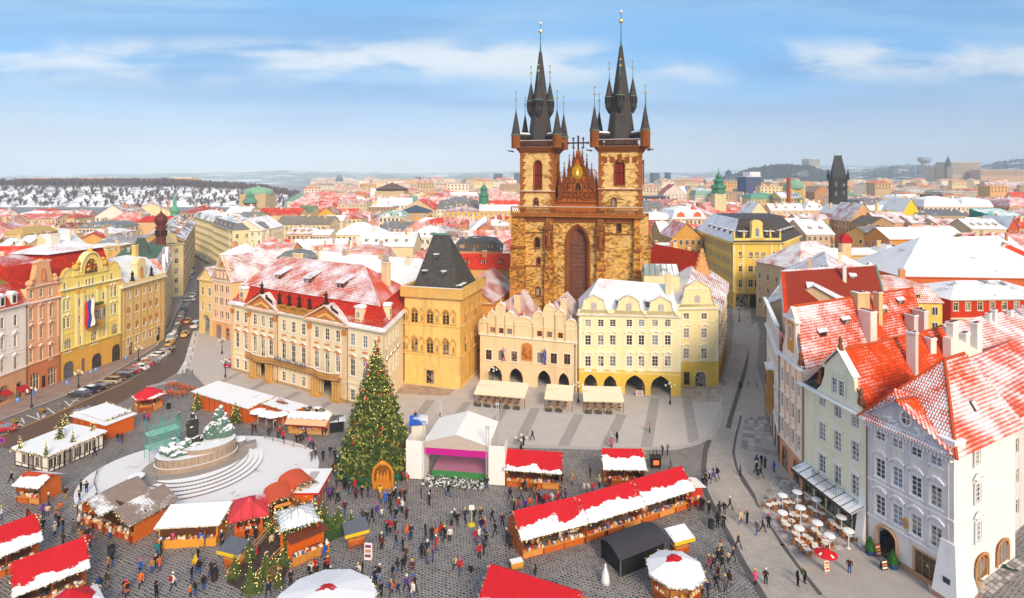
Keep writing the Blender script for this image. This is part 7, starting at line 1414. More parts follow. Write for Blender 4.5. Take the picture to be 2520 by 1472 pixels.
Z3=[(ZT,45,325,600,500,19,'front','f3e4c4',SN('a8503c',.8,.6),'broad cream gable house with snowy roof facing the side street',24,(5,3,.9,1.6),True,1,0),(ZT,440,900,552,478,18,'side','e8d2a6',Sl('8a7f72',.1),'long cream block with plain grey roof and skylights',18,(12,3,1.2,2),NO,5,0),(ZT,905,1330,640,530,15,'hip','ecd7a8',SN('8a8488',1.05,.5),'cream house below a smooth white hipped snow roof',20,(9,2,1.3,2),NO,2,0),(ZT,1125,1610,740,612,16,'side','e9d6ae',Ti('c04a34',.95,.4,.5,6),'long house with white roof, red ridge and many square chimneys',20,NA,NO,7,5),(ZT,1620,1850,660,555,17,'mansard','e6e0da',SN('8a8488',.95,.6),'white house with snowy attic storey of paired dormers',16,(5,2,1.2,1.9),NO,1,4),(ZT,275,640,470,408,20,'side','e3c795',Ti('cf3a10',.02,.4,.5),'long house with bare orange-red roof left of the green roof',18,NA,NO,3,0),(ZT,1470,1725,450,385,20,'hip','d99a50',Sl('3f4f66',.15),'orange block with blue-grey slate roof',26,(9,4,1.2,2),NO,1,0),(ZT,1320,1525,485,425,19,'mansard','e8d9b8',SN('8fb5a8',.45,.7),'cream corner house with mint copper roof',20,(6,3,1.2,2),NO,1,3),(ZT,1865,2170,440,385,20,'hip','ecb94e',Ti('9a4030',.5,.4,.5,2),'bright yellow palace with snow-dusted brown roof',24,(7,3,1.3,2.2),NO,3,0),(ZT,2175,2500,435,380,20,'side','ecb94e',SN('a0605a',.75,.6),'yellow wing with snowy pink roof beside the great church',18,(8,3,1.3,2.2),NO,2,0),(ZT,975,1165,500,440,18,'hip','e0cba0',Ti('c23c1c',.35,.4,.5,1),'house with snow-flecked red hipped roof',18,(5,3,1.2,2),NO,2,0),(ZT,830,1010,520,470,17,'side','e6d4b0',SN('8a8488',.95,.5),'low house with ribbed white roof',14,NA,NO,2,2),(ZT,800,940,460,405,20,'front','e0a838',Ti('9a5a34',.2,.4,.5),'golden house with brown hipped roof',16,(4,3,1,1.8),NO,2,0),(ZT,620,740,450,388,20,'side','d8c08a',Sl('5f8a68',-.1),'house with dull green metal roof',18,NA,NO,1,0),(ZT,965,1215,372,335,21,'side','d8c4a0',Ti('c0452c',.45,.4,.5,3),'row house with many small dormers in a red roof',18,(8,3,1.2,2),NO,4,6),(ZT,1230,1435,400,362,20,'hip','b88450',SN('8a8488',.7,.6),'brown brick block with snowy hipped roof',22,(8,4,1.2,2),NO,1,0),(ZT,1865,2065,570,500,18,'side','d9a862',Ti('c84424',.3,.4,.5,4),'house with tilted red roof and snow ribs',16,NA,NO,2,3),(ZT,2185,2420,560,500,18,'hip','e0c8a0',SN('a8503c',.9,.6),'house with white snow roof at the left foot of the great church',18,(5,2,1.2,2),NO,2,2),(ZT,2150,2300,600,545,18,'front','c98a5a',Ti('b8412a',.3,.4,.5,4),'house with reddish gable next to the great church',14,NA,NO,1,0),(ZT,540,760,630,575,16,'side','d9b678',Ti('b8553a',.75,.4,.5,2),'ochre galleried courtyard house with snowy red eaves',14,(6,2,1.1,1.9),NO,3,3),(ZT,755,900,640,590,16,'side','dcc39a',SN('a05a48',.8,.5),'plain courtyard house with balconies and snow roof',14,(5,2,1.1,1.9),NO,2,0),(ZT,100,270,495,440,21,'side','dccf9c',Sl('8a8a88',.15),'pale green house with long grey roof near the side street',20,NA,NO,3,0),(ZT,10,210,450,395,21,'side','d9cdb0',SN('8a8488',.7,.6),'grey-roofed house with snow streaks above the side street',18,NA,NO,3,0),(ZH,470,690,355,305,22,'mansard','eac866',Pn('5fa088',.6),'yellow house with bright copper-green mansard roof',22,(8,3,1.3,2),NO,2,6),(ZH,285,420,300,268,24,'flat','c99866',Pn('b5a08a'),'beige modern office block with rows of square windows',30,(8,6,2.2,1.8),NO,0,0),(ZH,420,690,285,225,26,'front','cfa46e',Pn('b8bcae',.7),'big ochre hall with round window in its gable',40,(5,2,2,3),NO,0,0),(ZH,700,860,345,300,24,'side','e8c878',SN('8a9a90',.6),'pale yellow theatre-like block with dome beside it',26,(7,3,1.3,2.2),NO,1,0),(ZH,950,1050,300,255,26,'front','c9894e',Pn('a88e74',.7),'brown temple-fronted block left of the black gate tower',30,(4,3,1.4,2.2),NO,0,0),(ZH,455,615,480,375,19,'front','f0dca8',SN('a07060',.7),'cream house with large blank gable left of the black gate tower',18,(4,3,1,1.7),NO,1,0),(ZH,620,870,440,385,18,'side','dcc09a',Ti('b06a60',.85,.4,.5,1),'long low house with pinkish snow roof',14,(6,2,1.1,1.8),NO,4,3),(ZH,870,1060,440,370,18,'hip','d9b890',Ti('b06a60',.9,.4,.5,2),'house with folded snowy roof just left of the black gate tower',16,NA,NO,3,2),(ZH,820,1060,505,465,18,'side','d8a877',Ti('b54a38',.6,.4,.5,2),'house with red snow-dusted roof below the black gate tower',12,NA,NO,3,0),(ZH,890,1100,620,505,17,'side','d3b79a',SN('9a6a60',.9,.5),'steep white-roofed house with open loft doors',24,(5,2,1.1,1.8),NO,2,2),(ZH,1135,1235,470,400,19,'front','cfa878',SN('8a8488',.8),'house with snowy gable roof right of the black gate tower',24,(3,3,1.1,1.8),NO,1,0),(ZH,1210,1420,520,385,18,'front','dba877',Ti('b5604a',.6,.4,.5,1),'orange gabled house with wide snowy roof',22,(4,2,1.1,1.8),NO,2,0),(ZH,1410,1600,450,395,21,'flat','f2cf24',Pn('d9b81c'),'vivid yellow flat-topped wall block',16,NA,NO,2,0),(ZH,1610,1740,460,350,20,'front','f2cf24',SN('8a8488',.8),'vivid yellow house with stepped gable',22,(2,3,1,1.6),NO,0,0),(ZH,1370,1550,545,490,18,'front','b89468',Sl('6b5c4c',.2),'dark timbered gable house behind the flat snow roof',18,NA,NO,0,0),(ZH,1430,1680,530,450,18,'side','d9b18a',Ti('c06058',.65,.4,.5,3),'house with rosy snowy roof under the stepped yellow gable',18,NA,NO,2,1),(ZH,1680,1900,535,475,18,'side','d8b890',Ti('c06058',.7,.4,.5,5),'house with rosy roof and two small dormers',18,NA,NO,2,2),(ZH,1900,2130,560,500,17,'side','dcb888',Ti('c05a50',.55,.4,.5,6),'long rosy-roofed house with red gable end',18,NA,NO,1,2),(ZH,2130,2390,580,500,17,'side','dcc4a0',SN('b0685c',.85,.5),'house with snowy roof and three dormers towards the right edge',18,NA,NO,2,4),(ZH,2400,2480,580,490,17,'front','c9542e',SN('8a8488',.7),'small red-gabled house at the right',18,(2,2,1,1.6),NO,1,0),(ZH,1770,2050,410,330,20,'mansard','d9cdb6',SN('8a8488',1,.6),'stately house with white mansard roof, left half of a pair',22,(8,2,1.3,2.1),NO,3,2),(ZH,2050,2290,410,338,20,'mansard','d6c8ae',SN('7f8794',.85,.6),'stately house with grey-white mansard roof, right half of a pair',22,(8,2,1.3,2.1),NO,2,3),(ZH,1740,2090,475,430,19,'side','b9a78a',Sl('6f7278',.3),'grey metal-roofed hall below the white mansard houses',20,NA,NO,1,0),(ZH,1130,1310,340,300,22,'hip','cdb898',Pn('6f8a7c',.6),'low pavilion with dull green roof right of the black gate tower',20,NA,NO,1,0),(ZH,1320,1440,300,275,24,'flat','8a4f3c',SN('8a8488',1),'brown-fronted flat-roofed block among white modern ones',24,(6,3,1.6,1.4),NO,0,0),(ZH,1440,1520,285,250,25,'flat','f0ece6',SN('8a8488',1),'stark white cubic block',24,(3,3,1.4,1.4),NO,0,0),(ZH,1525,1900,270,255,25,'flat','cfc8be',SN('8a8488',1),'long white modern block with ribbon windows',26,(16,3,1.8,1.4),NO,0,0),(ZH,1760,1910,320,280,24,'flat','4f3a38',Pn('5f5a5e'),'dark brown cubic block',22,NA,NO,0,0),(ZH,1910,2440,300,275,24,'flat','c2b7a4',SN('75706c',.6),'very long office block with dark attic strip',30,(24,3,1.5,1.6),NO,0,0),(ZH,2260,2560,260,225,26,'side','d3a08e',Ti('b0604c',.5),'pink long building with round windows at the right edge',26,(9,2,1.6,1.6),NO,0,0),(ZH,2340,2580,500,430,18,'shed','2f8f86',SN('4fa89c',.55,1.2),'teal glass-roofed hall at the right edge',24,NA,NO,0,0),(ZH,1240,1420,190,172,30,'flat','d6c8b2',SN('8a8488',.9),'distant pale apartment slab on the right plain',30,(14,4,2,2),NO,0,0),(ZA,140,540,650,595,18,'side','e0c49a',Ti('cf4a28',.2,.4,.5,2),'long red-roofed house far left',16,(10,2,1.1,1.8),NO,3,0),(ZA,540,720,640,595,18,'hip','dcc09a',Ti('c84020',.1,.4,.5,3),'house with bright red hipped roof far left',16,NA,NO,1,0),(ZA,285,485,575,550,19,'side','e0c8a8',Ti('d0341a',-.1),'distant house with bare scarlet roof below the snowy hill',16,NA,NO,1,0),(ZA,1325,1640,680,620,19,'side','dfb98a',Ti('cf2a14',-.2),'house with plain scarlet roof beside the slender copper spire',18,NA,NO,2,1),(ZA,1735,2040,590,515,20,'hip','c9a080',Ti('a8341c',.05,.4,.5),'large house with dark red hipped roof right of the copper spire',22,(8,2,1.3,1.9),NO,3,0),(ZA,40,225,800,715,20,'mansard','e2b35e',Pn('c0a060',.7),'golden round-cornered house with ornate attic far left',18,(6,2,1.1,1.9),NO,1,0),(ZA,545,760,735,685,18,'side','d9b088',Ti('8f3426',.1,.4,.5),'house with dull maroon roof in the left roof field',16,NA,NO,3,2),(ZA,760,1120,735,660,18,'mansard','dcc7a0',Sl('7f868f',.25),'broad house with grey attic storey in the left roof field',18,(10,1,1.2,1.6),NO,5,4),(ZA,810,1110,790,725,16,'hip','e0c9a2',Ti('b06058',.8,.4,.5,1),'house with rosy snow-covered hipped roof in the left roof field',16,NA,NO,2,0),(ZA,265,560,810,730,16,'hip','e2cfa6',Ti('b06a60',.85,.4,.5,2),'house with pale pink snow roof behind the yellow ornate gable',16,NA,NO,3,0),(ZA,945,1340,880,800,15,'side','e9d8b2',Sl('9a9a9c',.3),'wide house with light grey skylit roof behind the tan panelled house',18,NA,NO,5,0),(ZA,880,1160,905,865,15,'flat','e0b874',SN('8a8488',1),'ochre penthouse with flat snow roof behind the tan panelled house',10,(4,1,1,1.5),NO,1,0),(ZA,-60,200,940,805,15,'side','e0d0b0',SN('8a7a78',.9,.5),'house with broad white roof at the left picture edge',20,NA,NO,2,1),(ZA,200,560,940,800,14,'front','ead9ae',SN('8a8488',.8),'cream gable-walled house behind the salmon pink one',16,NA,NO,4,0),(ZF,450,840,205,90,22,'mansard','d9b27c',[Sl('5a5650',.3),Sl('5a5650',.3)],'gothic revival house with slate roof and copper-edged gables',16,NA,NO,1,3),(ZF,470,930,345,225,19,'side','dba568',Ti('d2300a',-.4,.3,.4),'house with smooth vivid red roof behind the gothic stone house',12,NA,NO,1,3),]
for(zf,x0,x1,ye,yr,ze,kn,wh,rm,lab,D_,wn,near,ch,dm)in Z3:hq(zf,x0,x1,ye,yr,ze,kn,wh,rm,lab,D=D_,wN=wn,near=near,chim=ch,dorm=dm)
h=house('town_house','ochre wing with snow-streaked red roof running back beside the gothic stone house',(-16,136.5),(-4.6,133.5),24,14.5,19.5,'front',Wl('dd9f52'),Ti('b8452a',.45,.36,.45,2),NA,True,0,0,0);FT.append((-8,146,15))
house('town_house','long house behind the palace under a wide white snow roof',(-72,168),(-20,142),16,15,22,'side',Wl('e2cfa6'),Ti('c05040',1.15,.36,.45,3),NA,True,0,8,2);FT.append((-46,162,30))
hq(ZX,380,620,130,40,17,'hip','e3cda2',SN('8a8488',.9),'low house with snowed-up aerials and pipes left of the palace roof',D=14,wN=NA,chim=4)
hq(ZX,720,1000,110,20,16,'side','e0a85c',Ti('c8553a',.5,.36,.45,3),'house with patchy red roof and ochre chimney behind the palace',D=12,wN=NA,chim=3)
Sp(ZX(1070,150)[0],ZX(1070,150)[1],ZX(1070,80)[1],165,5.4,[(1.1,0),(.7,.7),(.15,1)],Sl('7f8480',.1),'round_turret_roof','faceted grey turret roof just behind the palace ridge','roof',12)
BIN=[(130,'at the far left'),(260,'behind the yellow ornate house'),(400,'left of the copper spire'),(480,'near the copper spire'),(560,'above the side street'),(640,'beyond the side street'),(730,'behind the left end of the palace'),(830,'behind the middle of the palace'),(930,'behind the right end of the palace'),(1040,'behind the dark hipped roof'),(1150,'right of the dark hipped roof'),(1280,'left of the great church'),(1620,'hidden by the great church'),(1700,'right of the great church'),(1790,'above the yellow corner palace'),(1900,'beyond the yellow corner palace'),(2020,'left of the black gate tower'),(2110,'by the black gate tower'),(2210,'right of the black gate tower'),(2310,'near the stepped yellow gable'),(2420,'under the hospital-like slab'),(2700,'at the far right')]
WCOL=[('cream','f0dcae'),('ochre','e0ae62'),('peach','edc092'),('white','f2e8da'),('beige','e0c9a0'),('pink','ebbaa0'),('yellow','efcb68'),('tan','d6a670')]
RCOL=[('snow-striped red',lambda:Ti('d24e2c',.3,.4,.5,RC([1,2,3,4]))),('white snowy',lambda:SN('8a8488',.85,.6,RC([0,3,6]))),('bare red',lambda:Ti('dc3c14',0,.4,.5,RC([1,2]))),('rosy snow-dusted',lambda:Ti('d27a5c',.4,.4,.5,RC([1,2,3]))),('grey',lambda:Sl('7d7c80',.3)),('half-white red',lambda:Ti('d2562e',.48,.4,.5,RC([5,6,7]))),('brown',lambda:Ti('8a4a36',.4,.4,.5,3)),('dull green',lambda:Pn('6f9484',.6))]
def blocked(x,y,r_):
 if y<132+max(0,abs(x+20)-60)*0 and-118<x<100:return True
 if 0-r_<x<40+r_ and 128<y<188+r_:return True
 for(p,q,w_)in(((-94,150),(-112,188),10),((-112,188),(-170,300),14),((-170,300),(-205,372),14),((-94,150),(-116,190),16),((48,115),(66,160),12),((66,160),(78,190),10),((115,215),(150,280),10),((-40,100),(-40,150),34),((-100,100),(-100,160),16),((-122,206),(-168,300),20)):
  px_,py_=p;dx,dy=q[0]-px_,q[1]-py_;t=max(0,min(1,((x-px_)*dx+(y-py_)*dy)/(dx*dx+dy*dy)))
  if hypot(x-px_-dx*t,y-py_-dy*t)<w_+r_:return True
 if 40<x<66 and y<112:return True
 for fx,fy,fr in FT:
  if hypot(x-fx,y-fy)<fr*.85+r_*.8:return True
 return NO
LABS={};nh=0;y=138;cand=[]
while y<640:
 st=20+(y-138)*.035;x=-y*.93
 while x<y*.93:
  cand.append((x+RU(-3,3),y+RU(-3,3),st));x+=st
 y+=st*.95
for x,y,st in cand:
 r_=st*.46
 if blocked(x,y,r_)or nh>=215:continue
 if x<-.37*y and y>400:continue
 px=CX+F*x/y
 if 2022<px<2100 and y>215:continue
 if 1278<px<1605 and y>185:continue
 hp_=F*st*.5/y;zmax=min([EYE-(e_[3]-CY)*y/F for e_ in EXPL if e_[2]>y and e_[0]<px+hp_ and e_[1]>px-hp_]+[99])
 if zmax<11:continue
 nh+=1;wn,wc=RC(WCOL);rn,rf=RCOL[RC([0,0,0,1,1,2,2,3,3,4,5,5,6,7])];kn=RC(['side','side','hip','front','mansard','side']if rn!='dull green' else['hip','mansard'])
 rot=RC([.15,.15,-.25,.5,-.1])+RU(-.06,.06);L_=st*RU(.78,.98);D_=st*RU(.6,.8);ze=RU(14,17.5)if y<260 else RU(14.5,20);zr=ze+min(L_,D_)*RU(.28,.42);dz_=max(0,zr-zmax);ze-=dz_;zr-=dz_
 A=(x-L_/2*cos(rot),y-L_/2*sin(rot));B=(x+L_/2*cos(rot),y+L_/2*sin(rot))
 loc_=next(t for b_,t in BIN if px<b_);dep='just' if y<190 else 'a street back' if y<250 else 'a block back' if y<330 else 'several blocks back' if y<430 else 'far back'
 nch=RC([1,2,2,3]);ndm=RC([0,0,2,3])if kn in('side','mansard')else 0
 kd={'side':'ridged','hip':'hipped','front':'gable-fronted','mansard':'attic-storey'}[kn]
 lab=f"{wn} house, {rn} {kd} roof, {'' if dep == 'just' else dep + ' '}{loc_}"
 FT.append((x,y,r_))
 h=house('town_house',lab,A,B,D_,ze,zr,kn,Wl(wc),rf(),(max(3,int(L_/3)),3 if y<300 else 2,1.15,1.8,ze-6.6 if y>=300 else ze-10.2,3.7),NO,0,nch if y<450 else 1,ndm if y<330 else 0,grp='old town houses')
 LABS.setdefault(lab,[]).append(h.o)
for lab,hs in LABS.items():
 if len(hs)>1:
  for h_,w_ in zip(sorted(hs,key=lambda o:o.location.x),('leftmost','second','third','fourth','fifth')):h_['label']=lab+', '+w_
m=MB();y=560;n_=0
while y<3600:
 st=26+(y-560)*.022;x=-y*.95
 while x<y*.95:
  xx,yy=x+RU(-6,6),y+RU(-6,6);x+=st
  if xx<-.36*yy and yy<1150+max(0,300+xx)*.4:continue
  if xx<-.34*yy and yy>1000:continue
  if any(hypot(xx-f_[0],yy-f_[1])<f_[2]+st*.4 for f_ in FT):continue
  if.02<xx/yy<.24 and yy<900 or.54<xx/yy<.6 and yy<560:continue
  if RR()<.12:continue
  L_,D_=st*RU(.6,.92),st*RU(.4,.6);ze=RU(13,21)if RR()<.93 else RU(24,34);ze+=3;zr=ze+D_*RU(.04,.2);rot=RC([.15,-.3,.5,0])
  m.M=MX.Translation((xx,yy,0))@MX.Rotation(rot,4,'Z');wi=rnd.randrange(5);ri=5+rnd.randrange(6)
  m.add([(-L_/2,-D_/2,0),(L_/2,-D_/2,0),(L_/2,D_/2,0),(-L_/2,D_/2,0),(-L_/2,-D_/2,ze),(L_/2,-D_/2,ze),(L_/2,D_/2,ze),(-L_/2,D_/2,ze)],[(0,1,5,4),(1,2,6,5),(3,0,4,7)],wi)
  i_=D_*.3*RC([0,1]);m.add([(-L_/2-.4,-D_/2-.4,ze),(L_/2+.4,-D_/2-.4,ze),(L_/2+.4,D_/2+.4,ze),(-L_/2-.4,D_/2+.4,ze),(-L_/2+i_,0,zr),(L_/2-i_,0,zr)],[(0,1,5,4),(1,2,5),(2,3,4,5),(3,0,4)],ri)
  for k_ in Rg(2):u=RU(-.4,.4)*L_;m.bX(u-.6,-.6,ze,u+.6,.6,zr+1.6,wi)
  if yy<1400:
   for zz in(ze-3.2,ze-6.8):
    k_=max(3,int(L_/4))
    for i in Rg(k_):u=-L_/2+L_*(i+.5)/k_;m.pg([(u-.7,-D_/2-.06,zz),(u+.7,-D_/2-.06,zz),(u+.7,-D_/2-.06,zz+1.9),(u-.7,-D_/2-.06,zz+1.9)],11)
  n_+=1
 y+=st*.8
m.M=NA
Tg(m.bd('distant_houses',[Wl('efd9a8'),Wl('dcae74'),Wl('e6cfae'),Wl('f0e4d0'),Wl('c9ae88'),SN('9a8a7c',.5),Ti('cf8a62',.3,.6,.7),Ti('d8602a',.1,.6,.7),SN('b8906c',.45),Sl('a09484',.2),Ti('d8743c',.3,.6,.7),Pn('4a3c34')]),'far roofs of the city spreading out to the hills',NA,NA,'stuff')
def ridge(name,pf,d,foot,mat,sd_=0,rG=1,back=1.25,n=160):
 m=MB();r=random.Random(sd_);xs=[pf[0][0]+(pf[-1][0]-pf[0][0])*i/n for i in Rg(n+1)];rows_=[]
 def top(px):
  for(a_,b_),(c_,e_)in zip(pf,pf[1:]):
   if px<=c_:t=(px-a_)/(c_-a_);t=t*t*(3-2*t);return b_+(e_-b_)*t
  return pf[-1][1]
 jit=[r.uniform(-1,1)for _ in xs]
 for k_,(fd,fz)in En(((foot,0),(foot+(1-foot)*.3,.32),(foot+(1-foot)*.65,.75),(1,1),(back,.3))):
  row=[]
  for i,px in En(xs):dd=d*fd;zt_=max(.5,ZV(top(px),d));row.append((XAT(px,dd),dd,zt_*fz*(1+.05*rG*jit[(i*(k_+1))%len(jit)])-.3))
  rows_.append(row)
 for a_,b_ in zip(rows_,rows_[1:]):
  for i in Rg(n):m.pg([a_[i],a_[i+1],b_[i+1],b_[i]])
 return Tg(m.bd(name,mat,smo=True),kn='structure')
@mem
def Hm(a_,b_,sc,thr=.5,snow='dfe2ea'):
 n=NT('hillside');c_=n.vr(Ci(n,li(a_)),.4,n.nZ(sc,6),n.nZ(sc*8,4));c_=n.mix(n.step(n.nZ(sc*2.2,7,n.map(n.pos,(1,1,3)),.68),thr,thr+.1),c_,li(b_));return n.out(c_,.95,.1)
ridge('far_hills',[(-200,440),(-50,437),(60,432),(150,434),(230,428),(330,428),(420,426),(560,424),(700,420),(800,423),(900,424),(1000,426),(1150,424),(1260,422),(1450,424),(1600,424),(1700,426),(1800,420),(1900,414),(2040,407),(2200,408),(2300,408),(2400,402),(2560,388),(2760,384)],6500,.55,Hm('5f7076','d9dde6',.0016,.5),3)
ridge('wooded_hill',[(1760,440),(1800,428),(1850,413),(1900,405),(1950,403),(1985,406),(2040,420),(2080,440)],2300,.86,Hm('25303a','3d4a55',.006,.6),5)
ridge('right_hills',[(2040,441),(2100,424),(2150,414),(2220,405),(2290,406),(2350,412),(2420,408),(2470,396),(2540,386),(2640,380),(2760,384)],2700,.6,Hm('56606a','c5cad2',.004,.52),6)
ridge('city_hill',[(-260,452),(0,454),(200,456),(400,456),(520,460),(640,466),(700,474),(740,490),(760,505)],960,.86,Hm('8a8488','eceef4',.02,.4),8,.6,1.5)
def grove(name,spots,hmin,hmax,mat,n_tw=9):
 m=MB()
 for x,y,z in spots:
  h=RU(hmin,hmax);m.add([(x-.35,y,z),(x+.35,y,z),(x,y,z+h*.8)],[(0,1,2)])
  for i in Rg(n_tw):
   a_=RR()*6.28;zz=z+h*RU(.15,.55);l_=h*RU(.3,.5);dx,dy=cos(a_)*l_*.55,sin(a_)*l_*.55;w_=h*.055
   m.pg([(x-w_,y,zz),(x+w_,y,zz),(x+dx+w_,y+dy,zz+l_),(x+dx-w_*.4,y+dy,zz+l_*1.1)])
 return Tg(m.bd(name,mat),'bare winter trees covering the snowy hill',NA,NA,'stuff')
sp=[]
for i in Rg(1500):
 px=RU(-60,735);dd=935+RR()*70;zt_=ZV(456 if px<420 else 456+(px-420)*.06 if px<640 else 469+(px-640)*.2,960);sp.append((XAT(px,dd),dd,zt_-2))
for i in Rg(330):
 px=RU(-60,745);f_=RR();dd=830+125*f_;zt_=ZV(456 if px<420 else 456+(px-420)*.06 if px<640 else 469+(px-640)*.2,960);sp.append((XAT(px,dd),dd,zt_*f_-2))
grove('bare_wood',sp,8,15,stone('5a4a4e',.3))
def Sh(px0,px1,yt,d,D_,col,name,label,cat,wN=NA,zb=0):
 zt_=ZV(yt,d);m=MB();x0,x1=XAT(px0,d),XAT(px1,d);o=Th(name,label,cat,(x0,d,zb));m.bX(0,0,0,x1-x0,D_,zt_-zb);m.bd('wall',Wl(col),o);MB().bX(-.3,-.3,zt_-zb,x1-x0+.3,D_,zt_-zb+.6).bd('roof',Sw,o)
 if wN:
  m=MB();nc,nr,h_=wN;L_=x1-x0
  for j in Rg(nr):
   for i in Rg(nc):u=L_*(i+.5)/nc;z=(zt_-zb)-h_*(j+.8);m.pg([(u-L_/nc*.32,-.15,z-h_*.25),(u+L_/nc*.32,-.15,z-h_*.25),(u+L_/nc*.32,-.15,z+h_*.25),(u-L_/nc*.32,-.15,z+h_*.25)])
  Sf(m.bd('window_rows',Pn('5f5c5a'),o))
 return o
Sh(60,318,438,1015,30,'d0a58a','exhibition_hall','long flat pinkish hall on the wooded hilltop','hall',(40,2,5))
Sh(420,470,437,1100,30,'d9b48a','villa','pale hilltop villa with reddish roof among bare trees','villa',(8,2,5))
Sh(2333,2413,399,1700,50,'b8a893','hospital_slab','wide beige tower-block slab on the right skyline','building',(26,9,4))
Sh(2300,2332,412,1750,40,'cdb294','apartment_slab','pinkish block left of the wide beige slab','building',(8,6,4))
Sh(2413,2530,418,1650,40,'c4a387','office_slab','long low tan block right of the wide beige slab','building',(30,4,4))
Sh(1991,2018,391,2350,60,'b9b2ac','memorial_block','grey memorial block on top of the wooded hill','building',(5,3,8),60)
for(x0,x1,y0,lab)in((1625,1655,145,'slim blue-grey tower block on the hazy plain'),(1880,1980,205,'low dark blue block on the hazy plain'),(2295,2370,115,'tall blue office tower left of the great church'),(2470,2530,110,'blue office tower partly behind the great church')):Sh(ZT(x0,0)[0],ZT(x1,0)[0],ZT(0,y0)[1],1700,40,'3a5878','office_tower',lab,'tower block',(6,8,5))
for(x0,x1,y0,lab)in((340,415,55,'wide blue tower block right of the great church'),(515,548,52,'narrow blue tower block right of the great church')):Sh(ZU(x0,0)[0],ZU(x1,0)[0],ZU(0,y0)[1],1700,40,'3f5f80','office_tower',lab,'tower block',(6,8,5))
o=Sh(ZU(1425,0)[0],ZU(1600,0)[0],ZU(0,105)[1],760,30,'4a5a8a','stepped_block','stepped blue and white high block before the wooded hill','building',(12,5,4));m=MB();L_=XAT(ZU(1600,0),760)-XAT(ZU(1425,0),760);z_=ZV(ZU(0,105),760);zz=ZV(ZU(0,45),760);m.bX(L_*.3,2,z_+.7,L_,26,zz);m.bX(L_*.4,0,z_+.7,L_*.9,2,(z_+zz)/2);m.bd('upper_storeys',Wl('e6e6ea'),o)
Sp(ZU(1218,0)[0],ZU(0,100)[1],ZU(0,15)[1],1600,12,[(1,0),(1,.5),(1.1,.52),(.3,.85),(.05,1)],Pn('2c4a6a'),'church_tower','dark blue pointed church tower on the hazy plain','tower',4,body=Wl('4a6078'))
Sp(ZH(1950,0)[0],ZH(0,110)[1],ZH(0,20)[1],1650,8,[(1,0),(.8,.35),(.15,.8),(.03,1)],Pn('3a4a5e'),'church_spire','needle church spire beside the wide beige slab','spire',6,body=Wl('8a7f74'))
d=2500;x_=XAT(ZH(1775,0),d);z0,z1=ZV(ZH(0,105),d),ZV(ZH(0,42),d);Tg(MB().lh([(16,0),(13,(z1-z0)*.35),(18,(z1-z0)*.45),(27,(z1-z0)*.6),(27,z1-z0),(4,z1-z0+2)],10).bd('water_tower',Wl('a8a4a8'),NA,(x_,d,z0)),'mushroom-shaped water tower on the right skyline','tower')
m=MB();d=520;x_=XAT(ZU(1920,0),d);z0,z1=0,ZV(ZU(0,112),d);m.lh([(1.9,0),(1.6,z1-2),(1.9,z1-2),(1.9,z1)],10);Tg(m.bd('brick_chimney',Wl('b0452c'),NA,(x_,d,0)),'tall red brick stack giving off white smoke','chimney')
Sp(ZU(1980,0)[0],ZU(0,240)[1],ZU(0,122)[1],560,8.5,[(1.15,0),(1.1,.25),(1,.5),(.8,.7),(.5,.82),(.3,.84),(.3,.93),(.05,1)],Pn('7fb093',.5),'ribbed_dome','pale green ribbed dome beside the red brick stack','dome',12,body=Wl('e2bf78'))
@mem
def puff(dens):
 mt=bpy.data.materials.new('smoke');mt.use_nodes=True;t=mt.node_tree;t.nodes.remove(t.nodes['Principled BSDF']);v=t.nodes.new('ShaderNodeVolumePrincipled');IV(v,'Density',dens);IV(v,'Color',(.97,.97,.98,1));IV(v,'Anisotropy',.2)
 t.links.new(v.outputs[0],t.nodes['Material Output'].inputs['Volume']);return mt
def smoke(zf,pp,d,dens,label):
 bm=bmesh.new()
 for x,y,r_ in pp:
  x_,y_=zf(x,y);P_=VC((XAT(x_,d),d+RU(-2,2),ZV(y_,d)));rr_=r_*d/F
  bmesh.ops.create_icosphere(bm,subdivisions=2,radius=rr_,matrix=MX.Translation(P_)@MX.Diagonal((1.25,1,.8,1)))
 me=MN('smoke');bm.to_mesh(me);bm.free();o=link('smoke',me);md=o.modifiers.new('r','REMESH');md.mode='VOXEL';md.voxel_size=1.2
 tx=bpy.data.textures.new('puffs','CLOUDS');tx.noise_scale=5;dp=o.modifiers.new('d','DISPLACE');dp.texture=tx;dp.strength=3;dp.texture_coords='GLOBAL'
 dg=bpy.context.evaluated_depsgraph_get();me2=bpy.data.meshes.new_from_object(o.evaluated_get(dg));o.modifiers.clear();o.data=me2;me2.materials.clear();me2.materials.append(puff(dens));return Tg(o,label,NA,NA,'stuff')
smoke(ZU,[(1925,100,2.5),(1950,88,4),(1985,80,5),(2020,75,6),(2060,62,7),(2095,50,8),(2110,80,7),(2080,85,6)],522,.06,'white smoke drifting right from the red brick stack')
smoke(ZH,[(2400,410,5),(2430,380,8),(2460,350,10),(2490,330,12),(2520,300,14),(2500,380,9),(2540,340,14)],300,.012,'thin white steam rising at the right edge of the picture')
hm=bpy.data.materials.new('winter_haze');hm.use_nodes=True;t=hm.node_tree;t.nodes.remove(t.nodes['Principled BSDF']);v=t.nodes.new('ShaderNodeVolumePrincipled');IV(v,'Density',.00017);IV(v,'Color',(.68,.85,1,1));IV(v,'Anisotropy',-.35)
t.links.new(v.outputs[0],t.nodes['Material Output'].inputs['Volume'])
hz_=Tg(MB().bX(-9000,-700,-1.2,9000,9300,420).bd('haze',hm),'pale blue winter haze over the whole city',NA,NA,'stuff')
